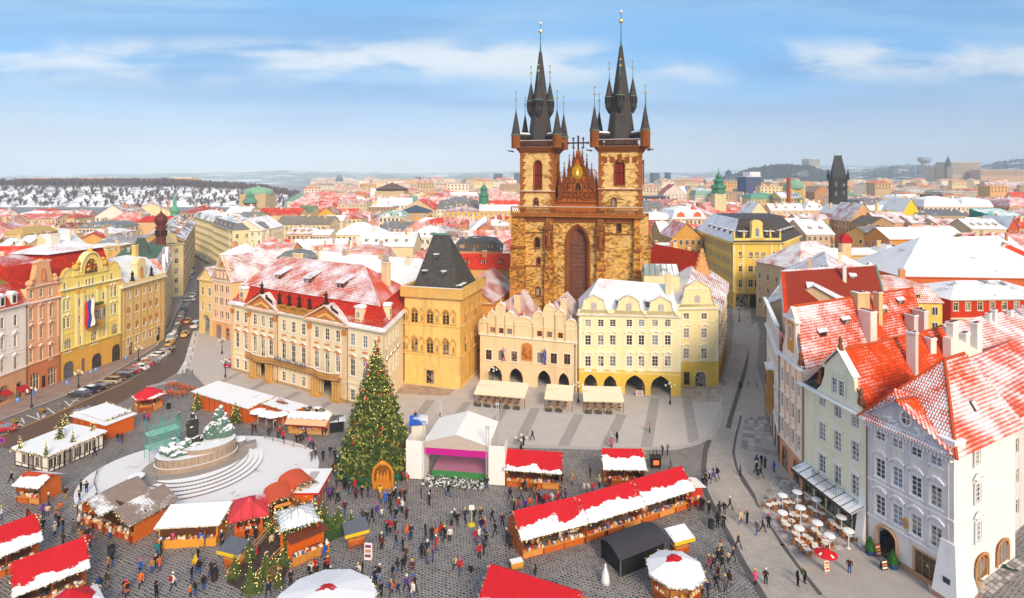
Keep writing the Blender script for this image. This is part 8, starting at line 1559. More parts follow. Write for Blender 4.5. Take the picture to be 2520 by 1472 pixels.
WO=Pn('c8641c',.6,.25,3);WB_=Pn('8a4a1e',.65,.25,3);WL_=Pn('d9954a',.6,.2,3);INN=Pn('5a3216',.8,.2,2);GREEN=Pn('2f4a22',.85,.35,6);LITE=glow('ffd27a',1);WHT_=Pn('efece8',.6,.06);RED='c40a1c'
def Ga(pp,parent,r_=.13,lights=.08,name='garland',dens=26):
 m=MB();rr=random.Random(len(pp)*7+int(abs(pp[0][0])*13))
 for a_,b_ in zip(pp,pp[1:]):
  a_,b_=VC(a_),VC(b_);L_=(b_-a_).length
  for i in Rg(int(L_*dens)):
   p=a_.lerp(b_,rr.random())+VC((rr.gauss(0,1),rr.gauss(0,1),rr.gauss(0,1)))*r_*.55;d_=VC((rr.uniform(-1,1),rr.uniform(-1,1),rr.uniform(-1,1))).normalized()*r_*1.1;q=VC((rr.uniform(-1,1),rr.uniform(-1,1),rr.uniform(-1,1))).normalized()*r_*.5
   k_=rr.random();m.pg([p,p+d_+q,p+d_-q],1 if k_<lights else 2 if k_<lights+.14 else 3 if k_<lights+.2 else 0)
 return Sf(m.bd(name,[GREEN,LITE,Sw,Pn('a8201c')],parent))
def Sv(o,vals):at=o.data.attributes.new('drop','FLOAT','POINT');at.data.foreach_set('value',vals);return o
def Go(parent,x0,x1,y,z,n,sd_=1):
 rr=random.Random(sd_);m=MB()
 for i in Rg(n):
  x=x0+(x1-x0)*rr.random();yy=y+rr.uniform(-.18,.18);s_=rr.uniform(.07,.16);c_=rr.randrange(6)
  if rr.random()<.5:m.bX(x-s_,yy-s_,z,x+s_,yy+s_,z+rr.uniform(.08,.4),c_)
  else:m.ba((x,yy,z+s_),s_,6,4,c_)
 return Sf(m.bd('goods',[Pn('e3d2b4'),Pn('c9342a'),Pn('d9a23c'),Pn('f0ece6'),Pn('4a6a9a'),Pn('7a4a2a')],parent))
def Se(parent,a_,b_,r_=.16,n=26,sd_=1):
 rr=random.Random(sd_);m=MB();a_,b_=VC(a_),VC(b_);L_=(b_-a_).length;k_=max(4,int(L_*2.6))
 for i in Rg(k_):p=a_.lerp(b_,(i+.5)/k_);m.ba(p+VC((rr.uniform(-.1,.1),rr.uniform(-.05,.18),rr.uniform(-.02,.1))),r_*rr.uniform(.8,1.7),6,4,0,.6)
 return Sf(m.bd('snow_edge',Sw,parent,smo=True))
def St_(label,A,B,D=4.4,ze=2.5,zr=4.3,roofh=RED,snow=.3,sd_=0,name='market_stall',grp='red-roofed market stalls',side=True,bodym=NA,open_=True,edge=True,garl=True):
 s_=Bld(name,label,A,B,'market stall',grp);L=s_.L;o=s_.o;bm_=bodym or WO
 m=MB();f=Fs(roofh,snow,sd_*3.7);vals=[]
 m.pg([(-.35,-.55,ze),(L+.35,-.55,ze),(L+.35,D/2,zr),(-.35,D/2,zr)]);vals+=[1,1,0,0]
 m.pg([(L+.35,D+.55,ze),(-.35,D+.55,ze),(-.35,D/2,zr),(L+.35,D/2,zr)]);vals+=[1,1,0,0]
 ro=Sv(m.bd('roof',f,o),vals)
 if edge:Se(ro,(-.3,-.45,ze+.06),(L+.3,-.45,ze+.06),.13+snow*.1,sd_=sd_)
 n=max(2,int(L/2.4));m=MB();m.bX(0,0,0,L,.06,.95,0);m.bX(0,D-.06,0,L,D,ze,0);m.bX(0,.06,0,.06,D-.06,ze,0);m.bX(L-.06,.06,0,L,D-.06,ze,0)
 for x0 in(0,L-.06):m.add([(x0,.06,ze),(x0,D-.06,ze),(x0,D/2,zr-.1),(x0+.06,.06,ze),(x0+.06,D-.06,ze),(x0+.06,D/2,zr-.1)],[(0,2,1),(3,4,5)],0)
 m.bX(.06,D*.55,0,L-.06,D*.58,ze+.8,1);m.bX(0,-.4,.95,L,.3,1.02,2)
 m.bd('body',[bm_,INN,WL_],o)
 for i in Rg(n+1):x=L*i/n;MB().bX(x-.06,-.08,0,x+.06,.04,ze+.1).bd('post',WB_,o)
 for i in Rg(n):
  x0,x1=L*i/n+.12,L*(i+1)/n-.12;MB().bX(x0,-.05,.12,x1,-.001,.86).bd('front_panel',WO if(i+sd_)%3 else WL_,o)
 Go(o,.2,L-.2,-.05,1.02,int(L*9),sd_+3)
 m=MB();rr=random.Random(sd_+5)
 for i in Rg(int(L*3)):x=rr.uniform(.2,L-.2);h=rr.uniform(.15,.5);z=ze-.2-h;m.bX(x-.1,.3,z,x+.1,.42,z+h,rr.randrange(4))
 Sf(m.bd('hanging_goods',[Pn('e3d2b4'),Pn('c9342a'),Pn('e8a83c'),Pn('f0ece6')],o))
 m=MB();[m.ba((L*(i+.5)/n,.6,ze-.1),.09,6,4)for i in Rg(n)];m.bd('lamp_bulb',glow('ffc46a',8),o)
 if garl:Ga([(-.35,D/2,zr+.02),(-.38,-.6,ze-.02),(L+.38,-.6,ze-.02),(L+.35,D/2,zr+.02)],o)
 return s_
g0=lambda p,z=2.5:G(p[0],p[1],z)
St_('red-roofed stall with clean ridge standing right of the white stage',g0(ZP(235,325)),g0(ZP(705,358)),snow=.28,sd_=1)
St_('short red-roofed stall with broad melted snow patch next to the black fire box',g0(ZP(1112,320)),g0(ZP(1452,325)),snow=.62,sd_=2)
St_('red-roofed stall at the left end of the long slanting row',g0(ZP(375,940)),g0(ZP(925,800)),zr=4.5,snow=.42,sd_=3)
St_('red-roofed stall with bare oval patch in the middle of the long slanting row',g0(ZP(940,795)),g0(ZP(1430,648)),zr=4.5,snow=.5,sd_=4)
St_('red-roofed stall at the right end of the long slanting row',g0(ZP(1438,640)),g0(ZP(1870,503)),zr=4.5,snow=.45,sd_=5)
St_('large red-roofed stall with deep snowy edge at the lower left',g0(ZL(190,1425)),g0(ZL(1000,1110)),D=4.8,zr=4.6,snow=.3,sd_=6)
St_('red-roofed stall cut by the left picture edge',g0(ZL(-330,1105)),g0(ZL(450,795)),D=4.8,zr=4.6,snow=.42,sd_=7)
St_('bare bright red stall roof cut by the bottom picture edge',g0(ZP(20,1500)),g0(ZP(800,1770)),D=4.8,zr=4.6,snow=.08,sd_=8,edge=NO)
m=MB();p=g0(ZP(1840,380),2.9);o=Th('market_stall','small red stall with white tarpaulin roof at the far right end of the slanting row','market stall',G(*ZP(1880,620)),.25);m.bX(-1.3,-.8,0,1.1,.8,2.3);m.bd('body',Pn('c9351f'),o);MB().pg([(-1.6,-1.2,2.7),(1.5,-1.2,2.35),(1.5,1.4,2.35),(-1.6,1.4,3)]).bd('roof',WHT_,o);MB().bX(-1,-1.2,.9,.9,-.8,1).bd('counter',WL_,o);Go(o,-1,.9,-1,1,16,4)
def Ki(label,ctr,r_,n,ze,zr,roofh,snow,sd_=0,bodyr=.82,red_c=NO,name='kiosk',cat='market kiosk',grp=NA):
 o=Th(name,label,cat,(ctr.x,ctr.y,0),.3,grp);m=MB();vals=[]
 ring=[(r_*cos(2*PI*i/n),r_*sin(2*PI*i/n),ze)for i in Rg(n)]
 for i in Rg(n):m.pg([ring[i],ring[(i+1)%n],(0,0,zr)]);vals+=[1,1,0]
 for i in Rg(n):p,q=ring[i],ring[(i+1)%n];m.add([p,q,(q[0],q[1],ze-.25),(p[0],p[1],ze-.25)],[(0,3,2,1)]);vals+=[1,1,.2,.2]
 Sv(m.bd('roof',Fs(roofh,snow,sd_*2.1),o),vals);b_=r_*bodyr;pr=[(b_*cos(2*PI*i/n),b_*sin(2*PI*i/n))for i in Rg(n)]
 MB().pm_(pr,0,1.05,0,2).pm_([(x*.5,y*.5)for x,y in pr],0,ze,1).bd('body',[WO,INN,WL_],o)
 for i in Rg(n):x,y=pr[i];MB().bX(x-.07,y-.07,0,x+.07,y+.07,ze+.15).bd('post',WB_,o)
 for i in Rg(n):(x0,y0),(x1,y1)=pr[i],pr[(i+1)%n];mm=MB();cxx,cyy=(x0+x1)/2,(y0+y1)/2;L_=hypot(x1-x0,y1-y0);mm.bX(-L_/2+.15,-.04,.1,L_/2-.15,0,.9);mm.bd('front_panel',WL_ if i%2 else WB_,o,(cxx*1.015,cyy*1.015,0),atan2(y1-y0,x1-x0))
 rr=random.Random(sd_);m=MB()
 for i in Rg(n*8):k_=rr.randrange(n);t=rr.random();x,y=pr[k_][0]*(1-t)+pr[(k_+1)%n][0]*t,pr[k_][1]*(1-t)+pr[(k_+1)%n][1]*t;m.bX(x*.95-.09,y*.95-.09,1.05,x*.95+.09,y*.95+.09,1.1+rr.random()*.35,rr.randrange(4))
 Sf(m.bd('goods',[Pn('e3d2b4'),Pn('c9342a'),Pn('d9a23c'),Pn('f0ece6')],o));Ga([*[(x*1.01,y*1.01,z-.1)for x,y,z in ring],ring[0]],o);return o
Ki('octagonal kiosk under a snow-white roof with red crown beside the black tarpaulin tent',G(*ZP(1732,1208),2.6),3.1,8,2.6,4,RED,.74,1)
Ki('wide round kiosk roof, white with red patches, cut by the bottom picture edge',G(*ZN(1850,1480),2.8),5,12,2.8,4.4,RED,.88,3)
Ki('hexagonal red-topped drinks kiosk beside the road and beer benches',G(*ZK(1765,172),2.6),2.9,6,2.6,4.1,'d01a2a',.1,5)
Ki('red kiosk roof peeking over the bottom picture edge at the left',G(*ZL(800,1560),2.6),3,6,2.6,4.2,RED,.3,7)
d_=Bld('market_stall','double-gabled wooden stall with wet grey boards for a roof',G(*ZL(950,600)),G(*ZL(1560,835)),'market stall');L=d_.L;D=5.2;m=MB();vals=[]
BO=Sr('8a7a72',.42,.35,2)
for i in Rg(2):
 a0,a1=L*i/2,L*(i+1)/2;c_=(a0+a1)/2;o0=.5 if i==0 else 0;o1=.5 if i==1 else 0
 m.pg([(a0-o0,D+.4,2.5),(a0-o0,-.9,2.5),(c_,-.9,3.9),(c_,D+.4,3.9)]);m.pg([(a1+o1,-.9,2.5),(a1+o1,D+.4,2.5),(c_,D+.4,3.9),(c_,-.9,3.9)])
d_.pt('roof',m,BO);m=MB();m.bX(0,0,0,L,.06,1,0);m.bX(0,D-.1,0,L,D,2.5,0);m.bX(L-.06,.06,0,L,D-.1,2.5,0);m.bX(0,.06,0,.06,D-.1,2.5,0);m.bX(.1,1.6,0,L-.1,1.7,3,1);m.bX(0,-.35,1,L,.3,1.06,2)
d_.pt('body',m,[WO,INN,WL_]);Ga([(0,-.9,2.5),(L/4,-.95,3.9),(L/2,-.95,2.5),(L*.75,-.95,3.9),(L+.4,-.95,2.5),(L+.5,D,2.5)],d_.o);Go(d_.o,.2,L-.2,0,1.06,60,9)
for i in Rg(4):
 x=L*(i+.5)/4;fp=MB().bX(x-L/9,-.04,.1,x+L/9,0,.92).bd('front_panel',Pn('b8401c'),d_.o);q=MB().lh([(.3,0),(.3,.03)],10,(0,0,0)).bd('painted_heart',Pn('e3c9a0'),fp,(x,-.05,.5));q.rotation_euler=(R(90),0,0)
for i in Rg(3):x=L*i/2;MB().bX(x-.07,-.5,0,x+.07,-.38,2.6).bd('post',WB_,d_.o)
def hut(label,A,B,D,h,body,rM,name='market_hut',rt='flat',zr=NA,wN=NA,gl=True,cat='market stall',ov=.35,planks=True,slp=0):
 s_=Bld(name,label,A,B,cat);L=s_.L;s_.pt('body',MB().bX(0,0,0,L,D,h),body)
 if planks:
  for i in Rg(int(L/1.6)+1):x=min(L-.05,max(.05,L*i/max(1,int(L/1.6))));s_.pt('batten',MB().bX(x-.07,-.06,0,x+.07,-.002,h),WB_)
  m=MB()
  for j in Rg(1,int(h/.3)):m.bX(0,-.012,j*.3-.012,L,-.004,j*.3+.012);m.bX(L+.004,0,j*.3-.012,L+.012,D,j*.3+.012)
  Sf(s_.pt('plank_joint',m,WB_))
 m=MB()
 if rt=='flat':m.add([(-ov,-ov,h+.05),(L+ov,-ov,h+.05),(L+ov,D+ov,h+.05+slp),(-ov,D+ov,h+.05+slp),(-ov,-ov,h+.22),(L+ov,-ov,h+.22),(L+ov,D+ov,h+.22+slp),(-ov,D+ov,h+.22+slp)],HXF)
 else:Ro(m,L,D,h,zr,rt,ov=ov,gm=0)
 s_.roof=s_.pt('roof',m,rM)
 if gl:Ga([(-ov,D+ov,h+.1+slp),(-ov,-ov,h+.1),(L+ov,-ov,h+.1),(L+ov,D+ov,h+.1+slp)],s_.o,.12)
 return s_
ORG=Pn('d9610e',.6,.15,2);SNF=Sr('6a6468',1,1.6,1)
dd=(G(*ZM(1465,270),2.9)-G(*ZM(1200,380),2.9)).length
hut('long orange plank hut with snow roof between the palace and the monument',G(*ZM(572,348)),G(*ZM(1200,548)),dd,2.7,ORG,Sr('6a6468',.92,2.2,4),slp=.3)
dd=(G(*ZM(1820,362),2.6)-G(*ZM(1690,430),2.6)).length;h=hut('small orange plank hut with snowy roof and tipped benches on top',G(*ZM(1385,480)),G(*ZM(1690,575)),dd,2.5,ORG,SNF)
m=MB()
for i in Rg(3):m.bX(1.5+i*.7,1.2,2.8+.1*i,3.4+i*.6,1.5,2.9+.1*i);m.tu((1.6+i*.7,1.3,2.75),(2.4+i*.7,1.4,3.6),.05,.05,4);m.tu((2.6+i*.6,1.1,2.75),(2+i*.6,1.4,3.5),.05,.05,4)
o=m.bd('folded_benches',Pn('8a5236'));o.location=h.o.location;o.rotation_euler=h.o.rotation_euler;Tg(o,'folded wooden benches tipped over on the small orange hut roof','bench')
p_=Bld('market_stall','pale wood stall with pink striped awning behind the monument railing',G(*ZM(1662,655)),G(*ZM(2110,682)),'market stall');L=p_.L;p_.pt('body',MB().bX(0,0,0,L,2.6,2.6,0).bX(.05,-.02,1,L-.05,-.01,2.3,1).bX(-.05,-.35,.9,L+.05,0,1,2),[Pn('c9985a'),Pn('b8523c'),WL_]);m=MB();m.add([(-.2,-.02,2.65),(L+.2,-.02,2.65),(L+.2,-1.1,1.95),(-.2,-1.1,1.95)],[(0,3,2,1)])
for i in Rg(12):x=L*i/12;m.bX(x,-1.12,1.85,x+L/24,-1.08,1.97,1)
p_.pt('awning',m,[Pn('e0b48c'),Pn('c9524a')]);m=MB();Ro(m,L,2.6,2.62,3.3,'side',gm=0,ov=.25);p_.pt('roof',m,Sw);Ga([(-.2,-.2,2.7),(L+.2,-.2,2.7)],p_.o);Go(p_.o,.2,L-.2,-.2,1,40,12)
def Tt(label,A,B,D,h,m1,aC=.6,name='tarpaulin_tent',side=NA):
 s_=Bld(name,label,A,B,'tent');L=s_.L;m=MB();n=8
 for i in Rg(n):
  y0,y1=-.3+(D+.6)*i/n,-.3+(D+.6)*(i+1)/n;z=lambda y:h+aC*sin(max(0,min(1,(y+.3)/(D+.6)))*PI)
  m.pg([(-.3,y0,z(y0)),(L+.3,y0,z(y0)),(L+.3,y1,z(y1)),(-.3,y1,z(y1))])
 s_.pt('roof',m,m1);s_.pt('side_sheet',MB().bX(0,.02,0,L,.06,h).bX(0,D-.06,0,L,D,h).bX(L-.05,.06,0,L,D-.06,h).bX(.3,.06,0,.35,D-.06,h),side or Pn('1f1e20',.5))
 for x,y in((0,0),(L,0),(0,D),(L,D)):s_.pt('pole',MB().bX(x-.05,y-.05,0,x+.05,y+.05,h),SE)
 return s_
Tt('black tarpaulin tent with frosty corner next to the octagonal kiosk',G(*ZP(1245,1292)),G(*ZP(1640,1125)),3.6,2.1,Sr('3c3a42',.22,1.8,2),.8)
Tt('dark tent with snow edge between the pale stall and the big tree',G(*ZM(2130,660)),G(*ZM(2300,640)),2.2,1.9,Sr('55565c',.3,1.5),.5)
h=hut('orange hut with snowy flat roof by the road, open bar attached',G(*ZK(862,600)),G(*ZK(1262,715)),4.6,2.5,ORG,SNF,gl=NO)
ob=Bld('open_bar','open wooden bar under a clean snow roof joined to the roadside orange hut',G(*ZK(1300,655)),G(*ZK(1512,575)),'market stall');L=ob.L;D=7;ob.pt('roof',MB().add([(-1,-.6,2.9),(L+.4,-.6,2.9),(L+.4,D,3),(-1,D,3),(-1,-.6,3.1),(L+.4,-.6,3.1),(L+.4,D,3.2),(-1,D,3.2)],HXF),Sw)
for i in Rg(4):ob.pt('plank',MB().bX(-.1,.05,.1+i*.28,L,.12,.3+i*.28),WB_)
for x in(0,L/2,L):ob.pt('post',MB().bX(x-.06,-.02,0,x+.06,.1,2.9),WB_)
ob.pt('back_wall',MB().bX(-.3,D*.5,0,L,D*.5+.1,2.9),INN);ob.pt('counter',MB().bX(0,.2,1,L,.7,1.06),WL_);Ga([(-1,-.6,3),(L+.4,-.6,3),(L+.4,D,3.1)],ob.o,.18,.06,dens=50);Go(ob.o,.1,L-.1,.45,1.06,22,8)
A_,B_=G(*ZK(182,1012)),G(*ZK(580,1106));ht=Bld('timbered_pavilion','long low black-and-white timbered pavilion with lit fir trees on its snow roof',A_,B_,'pavilion');L=ht.L;D=(G(*ZK(1165,805))-B_).length;h=2.6;ht.pt('wall',MB().bX(0,0,0,L,D,h),Wl('efe8dc'));TB=Pn('33221a')
def timb(parent,L_,cells,rz,loc):
 m=MB();m.bX(0,-.05,0,L_,-.004,.14);m.bX(0,-.05,h-.14,L_,-.004,h);m.bX(0,-.05,.55,L_,-.004,.65)
 for i in Rg(cells+1):x=L_*i/cells;m.bX(x-.07,-.055,0,x+.07,-.004,h)
 m.bd('timber_frame',TB,parent,loc,rz)
timb(ht.o,L,5,0,(0,0,0));timb(ht.o,D,11,R(90),(L,0,0));ww=dict(nx=2,rws=(.5,),tr_='efe8dc',fm='3a281e',tw=.05,sl_=NO,gC='6a6a66')
for i,kd in((1,'w'),(2,'d'),(3,'w')):x=L*(i+.5)/5;(ht.wN(x,.75,.95,1.4,-.16,NO,**ww)if kd=='w' else ht.wN(x,.02,1,2.1,-.16,NO,nx=1,rws=(),tr_='3a281e',fm='8a7a6a',tw=.05,sl_=NO,gC='9a8f86'))
for i in(0,1,3,5,7,8):
 x=D*(i+.5)/11
 if i==3:o=ht.wN(L+.16,.02,1.1,2.1,x,NO,nx=1,rws=(),tr_='3a281e',fm='8a7a6a',tw=.05,sl_=NO,gC='9a8f86')
 else:o=ht.wN(L+.16,.75,1.15,1.4,x,NO,**ww)
 o.rotation_euler[2]=R(90)
ht.pt('roof',MB().bX(-.4,-.4,h,L+.4,D+.4,h+.18).bX(-.3,-.3,h+.18,L+.3,D+.3,h+.3),Sr('8a8488',1.15,3));Ga([(-.4,D,h),(-.4,-.4,h),(L+.4,-.4,h),(L+.4,D,h)],ht.o,.16,.12,dens=40)
def Cf(label,P,h_,r_,n=240,lights=60,red=0,name='fir_tree',grp=NA,snow_=.12,sd_=1,col=NA):
 """a fir: trunk, whorls of drooping twig sprays, glowing lights"""
 rr=random.Random(sd_);o=Th(name,label,'christmas tree',P,0,grp);MB().tu((0,0,0),(0,0,h_*.95),h_*.016+.02,.01,6).bd('trunk',Pn('4a3322'),o)
 m=MB();tips=[]
 for i in Rg(n):
  f_=(i+.5)/n;f_=1-(1-f_)**.62;z=h_*(.05+.93*f_);R_=r_*(1-f_)**.86*rr.uniform(.72,1.14)+.04*r_;a_=i*2.39996+rr.uniform(-.3,.3);dz=-R_*rr.uniform(.05,.3);u_=VC((cos(a_),sin(a_),0));s_=VC((-u_.y,u_.x,0));tip=VC((0,0,z))+u_*R_+VC((0,0,dz));base=VC((0,0,z))+u_*R_*.12
  k_=7;wd=R_*.2+.05*r_
  for j in Rg(k_):
   t0,t1=j/k_,(j+1)/k_;p=base.lerp(tip,t0);q=base.lerp(tip,t1);sag=VC((0,0,-.1*R_*sin(t1*3.1)));w_=wd*(1-t0*.6)*rr.uniform(.7,1.2)
   for sg in(-1,1):e_=q+s_*sg*w_+VC((0,0,-w_*rr.uniform(.2,.7)))+sag;m.pg([p,q+sag,e_],0 if rr.random()>snow_ else 1);
  tips.append((tip,base,R_,s_))
 m.bd('crown',[col or Pn('2c4420',.85,.45,3),Pn('868c40' if h_>8 else '5f6c34',.85,.4,3)],o);m=MB()
 for i in Rg(lights):
  tip,base,R_,s_=tips[int(len(tips)*rr.random()**1.1)];p=base.lerp(tip,rr.uniform(.55,1.05))+s_*rr.uniform(-.2,.2)*R_;q=.062 if h_>8 else.035+.004*h_;m.ba(p,q,5,3,0)
 Sf(m.bd('fairy_lights',glow('ffdf8c',.9),o));return o,tips,rr
RT_=[(235,810,2.2),(545,888,2.4),(712,690,4.2),(865,733,2.3),(1095,600,2.1),(780,533,2.2)]
for i,(x,y,hh)in En(RT_):Cf(f"lit fir tree on the timbered pavilion roof, {('at the front left corner', 'at the front right corner', 'the tallest, in the middle', 'by the right edge', 'at the far right corner', 'at the far left corner')[i]}",G(*ZK(x,y),2.9),hh,hh*.22,90,40,0,'roof_fir','fir trees on the pavilion roof',.3,i+3)
s_=St_('little left-hand stall with snow roof and open hatch in it',G(*ZL(200,352)),G(*ZL(468,384)),3,2.4,3.4,'b8401c',.8,11,grp=NA)
hh=hut('long low stall with unbroken white roof and yellow counter below the monument steps',G(*ZL(1850,872)),G(*ZN(650,800)),3.4,2.2,Pn('d98a24'),Sw,slp=.5,planks=NO);hh.pt('opening',MB().bX(.2,-.02,1,hh.L-.2,-.006,2),INN);Go(hh.o,.3,hh.L-.3,-.25,.95,70,21);hh.pt('counter',MB().bX(0,-.5,0,hh.L,-.01,.95),Pn('e09a34'))
rh=Bld('market_stall','square orange stall under a ribbed pinkish-red hipped roof',G(*ZN(850,752)),G(*ZN(1142,690)),'market stall');L=rh.L;D=3.6;rh.pt('body',MB().bX(0,0,0,L,.06,1,0).bX(0,.06,0,.06,D,1,0).bX(0,0,2,L,.06,2.4,0).bX(0,D-.06,0,L,D,2.4,0).bX(L-.06,.06,0,L,D-.06,2.4,0).bX(.5,1.5,0,L-.1,1.6,2.4,1).bX(0,-.3,1,L,.2,1.05,2),[ORG,INN,WL_])
for x,y in((0,0),(L/2,0),(L,0),(0,D)):rh.pt('post',MB().bX(x-.12,y-.12,0,x+.12,y+.1,2.4),ORG)
m=MB();Ro(m,L,D,2.45,3.9,'hip',ov=.9,gm=0,inset=D*.45);rh.pt('roof',m,Ti('d43a44',.04,.25,5));Ga([(-.9,D,2.4),(-.9,-.9,2.4),(L+.9,-.9,2.4),(L+.9,D,2.4)],rh.o,.16);Go(rh.o,.2,L-.2,-.05,1.05,30,5)
def At(label,A,B,D,h,zr,sd_):
 t_=Bld('market_tent',label,A,B,'tent');L=t_.L;m=MB();n=8;pr=[(L/2-(L/2+.4)*cos(PI*i/n),h+(zr-h)*sin(PI*i/n)**.8)for i in Rg(n+1)]
 for(x0,z0),(x1,z1)in zip(pr,pr[1:]):m.pg([(x0,-.5,z0),(x1,-.5,z1),(x1,D,z1),(x0,D,z0)][::-1])
 t_.pt('roof',m,Pn('d0512c',.6,.1));t_.pt('body',MB().bX(0,0,0,L,.08,.95,0).bX(0,D-.1,0,L,D,h,0).bX(0,.08,0,.06,D-.1,h,0).bX(L-.06,.08,0,L,D-.1,h,0).bX(.1,D*.5,0,L-.1,D*.52,h,1),[ORG,INN]);Ga([(x,-.55,z)for x,z in pr],t_.o,.18,dens=40);Go(t_.o,.2,L-.2,.05,.95,24,sd_);t_.pt('name_board',MB().slab([(L/2-1.1,h+.1),(L/2+1.1,h+.1),(L/2+.9,h+.5),(L/2-.9,h+.5)],-.5,-.42),WL_)
At('orange round-topped tent stall beside the pinkish hipped stall',G(*ZN(1250,618)),G(*ZN(1490,548)),4.2,2.3,3.4,31);At('orange round-topped tent stall below the white canopy',G(*ZN(1500,440)),G(*ZN(1730,345)),4.2,2.3,3.4,32)
ca,cb=G(*ZM(1985,1335),2.7),G(*ZM(2142,1068),2.7);wc=Bld('market_stall','stall with long white canopy and red scalloped edge by the monument',ca,cb,'market stall');L=wc.L;D=5;m=MB();m.bX(-.1,-.3,2.62,L+.1,D,2.72,0);m.bX(-.12,-.32,2.4,L+.12,-.3,2.64,1);m.bX(-.12,-.3,2.4,-.1,D,2.64,1);m.bX(.8,1.2,2.72,L-.8,2.4,2.76,2)
for i in Rg(int(L/.4)):m.lh([(.01,0),(.17,.05),(.17,.06)],6,(.2+i*.4,-.31,2.3),1)
wc.pt('canopy',m,[Sw,Pn('c9241f'),Pn('b9b4b4')]);wc.pt('body',MB().bX(0,.3,0,L,.4,1,0).bX(0,D-.1,0,L,D,2.6,0).bX(0,.4,0,.1,D-.1,2.6,0),ORG);Go(wc.o,.2,L-.2,.4,1,40,17)
for i in Rg(4):x=L*i/3;wc.pt('post',MB().bX(x-.05,-.2,0,x+.05,-.1,2.62),SE)
pc=[G(*ZN(745,1245)),G(*ZN(975,1362)),G(*ZN(1480,880)),G(*ZN(1230,760))];pd=Th('podium','wet plank ramp and podium edged with lit firs','podium',pc[0]);P_=[p-pc[0]for p in pc];n=26
for i in Rg(n):
 t0,t1=i/n,(i+.86)/n;q=[P_[0].lerp(P_[3],t0),P_[1].lerp(P_[2],t0),P_[1].lerp(P_[2],t1),P_[0].lerp(P_[3],t1)];z=.12+.55*(i/n);MB().pm_([(p.x,p.y)for p in q],max(0,z-.16),z).bd('plank',Pn('4a3a36',.35,.3,2),pd)
for sd in(0,1):
 a_,b_=(P_[0],P_[3])if sd==0 else(P_[1],P_[2])
 for i in Rg(6):p=a_.lerp(b_,i/5);MB().tu((p.x,p.y,0),(p.x,p.y,1.2+.5*i/5),.05,.05,5).bd('rail_post',SE,pd)
 for z in(.7,1.15):MB().tu((a_.x,a_.y,z),(b_.x,b_.y,z+.5),.05,.05,5).bd('handrail',WL_,pd)
gc=G(*ZN(1545,500),3.2);gz=Th('gazebo','open gazebo with frosted glass pyramid roof on orange posts','gazebo',(gc.x,gc.y,0),.5);m=MB();hw=2.3
for i in Rg(4):a_,b_=[(-hw,-hw),(hw,-hw),(hw,hw),(-hw,hw)][i],[(hw,-hw),(hw,hw),(-hw,hw),(-hw,-hw)][i];m.pg([(*a_,3.2),(*b_,3.2),(0,0,4.3)])
m.bd('roof',Sr('6f767c',.62,.8,3),gz);Ga([(-hw,-hw,3.15),(hw,-hw,3.15),(hw,hw,3.15),(-hw,hw,3.15),(-hw,-hw,3.15)],gz,.2,.1,dens=45);MB().bX(-hw,-hw,0,hw,hw,.6).bd('deck',Pn('3c4048',.3),gz)
for x,y in((-2,-2),(2,-2),(2,2),(-2,2)):MB().bX(x-.12,y-.12,.6,x+.12,y+.12,3.2).bd('post',ORG,gz)
for i,(x,y,hh)in En([(840,1185,2.8),(1000,1010,3),(1020,1335,3.2),(1195,1180,3.2),(1290,1180,2.8),(1455,850,3.2),(1585,440,3.4),(1645,455,2.4),(1840,570,3),(2010,640,3.2),(2150,620,2.2),(1225,680,2.6),(1390,1090,2.6),(1120,1330,2.2),(1560,880,1.6),(1700,800,1.6),(1850,720,1.8),(1330,1290,1.8)]):
 Cf('bushy lit fir '+('at the left foot of the plank ramp','left of the plank ramp','at the front end of the ramp','right of the plank ramp','against the food counter end','at the top of the ramp rail','between the orange tent and gazebo','just right of the gazebo roof','behind the gazebo rail','beside the grey cart','touching the grey cart','before the pinkish hipped stall','half hidden behind the counter','lowest beside the ramp rail','short, on the green bank','short, in the green bank middle','short, near the counter roof','short, by the cartwheel')[i],G(*ZN(x,y)),hh,hh*.34,150,24,0,'fir_tree','lit firs round the podium',.35,i+20,Pn('3f5524',.85,.45,3))
for(zf,x,y,hh,lb)in((ZM,612,385,3.6,'lit fir at the left end of the long orange hut'),(ZM,1052,535,4,'lit fir against the long orange hut'),(ZO,660,1090,5.2,'smaller lit fir crowding the right side of the giant tree'),(ZO,590,1180,3.6,'low lit fir between the giant tree and the stage')):Cf(lb,G(*zf(x,y)),hh,hh*.32,260,60,0,'fir_tree',NA,.3,int(x),Pn('4a5524',.85,.45,3))
fs=Bld('food_stall','long brown food counter with painted boards below the green bank',G(*ZN(1490,1078)),G(*ZN(1905,895)),'market stall');L=fs.L;fs.pt('body',MB().bX(0,0,0,L,.08,1,0).bX(0,1.6,0,L,1.7,2.2,0).bX(0,-.2,1,L,.5,1.06,1),[ORG,WL_]);fs.pt('roof',MB().pg([(-.1,.5,2.3),(L+.1,.5,2.3),(L+.1,2,2.7),(-.1,2,2.7)]),Pn('6b3018',.5,.2));Go(fs.o,.1,L-.1,.1,1.06,50,44)
for i in Rg(5):x=L*(i+.5)/5;fs.pt('front_panel',MB().bX(x-L/11,-.05,.1,x+L/11,0,.9),Pn('c98a3c',.6,.3,5))
m=MB();m.bX(-.1,1.7,0,L+3,4.2,1.1)
for i in Rg(900):x,y=RU(-.2,L+3),RU(1.6,4.3);z=1.1+RU(-.3,.3);q=VC((RU(-1,1),RU(-1,1),RU(-.2,.8)))*.4;m.pg([(x-.12,y,z),(x+.12,y,z),(x+q.x,y+q.y,z+q.z)],1)
o=m.bd('fir_branches',[GREEN,Pn('56702a',.85,.4,3)]);o.location=fs.o.location;o.rotation_euler=fs.o.rotation_euler;Tg(o,'bank of cut fir branches piled behind the food counter',NA,NA,'stuff')
m=MB()
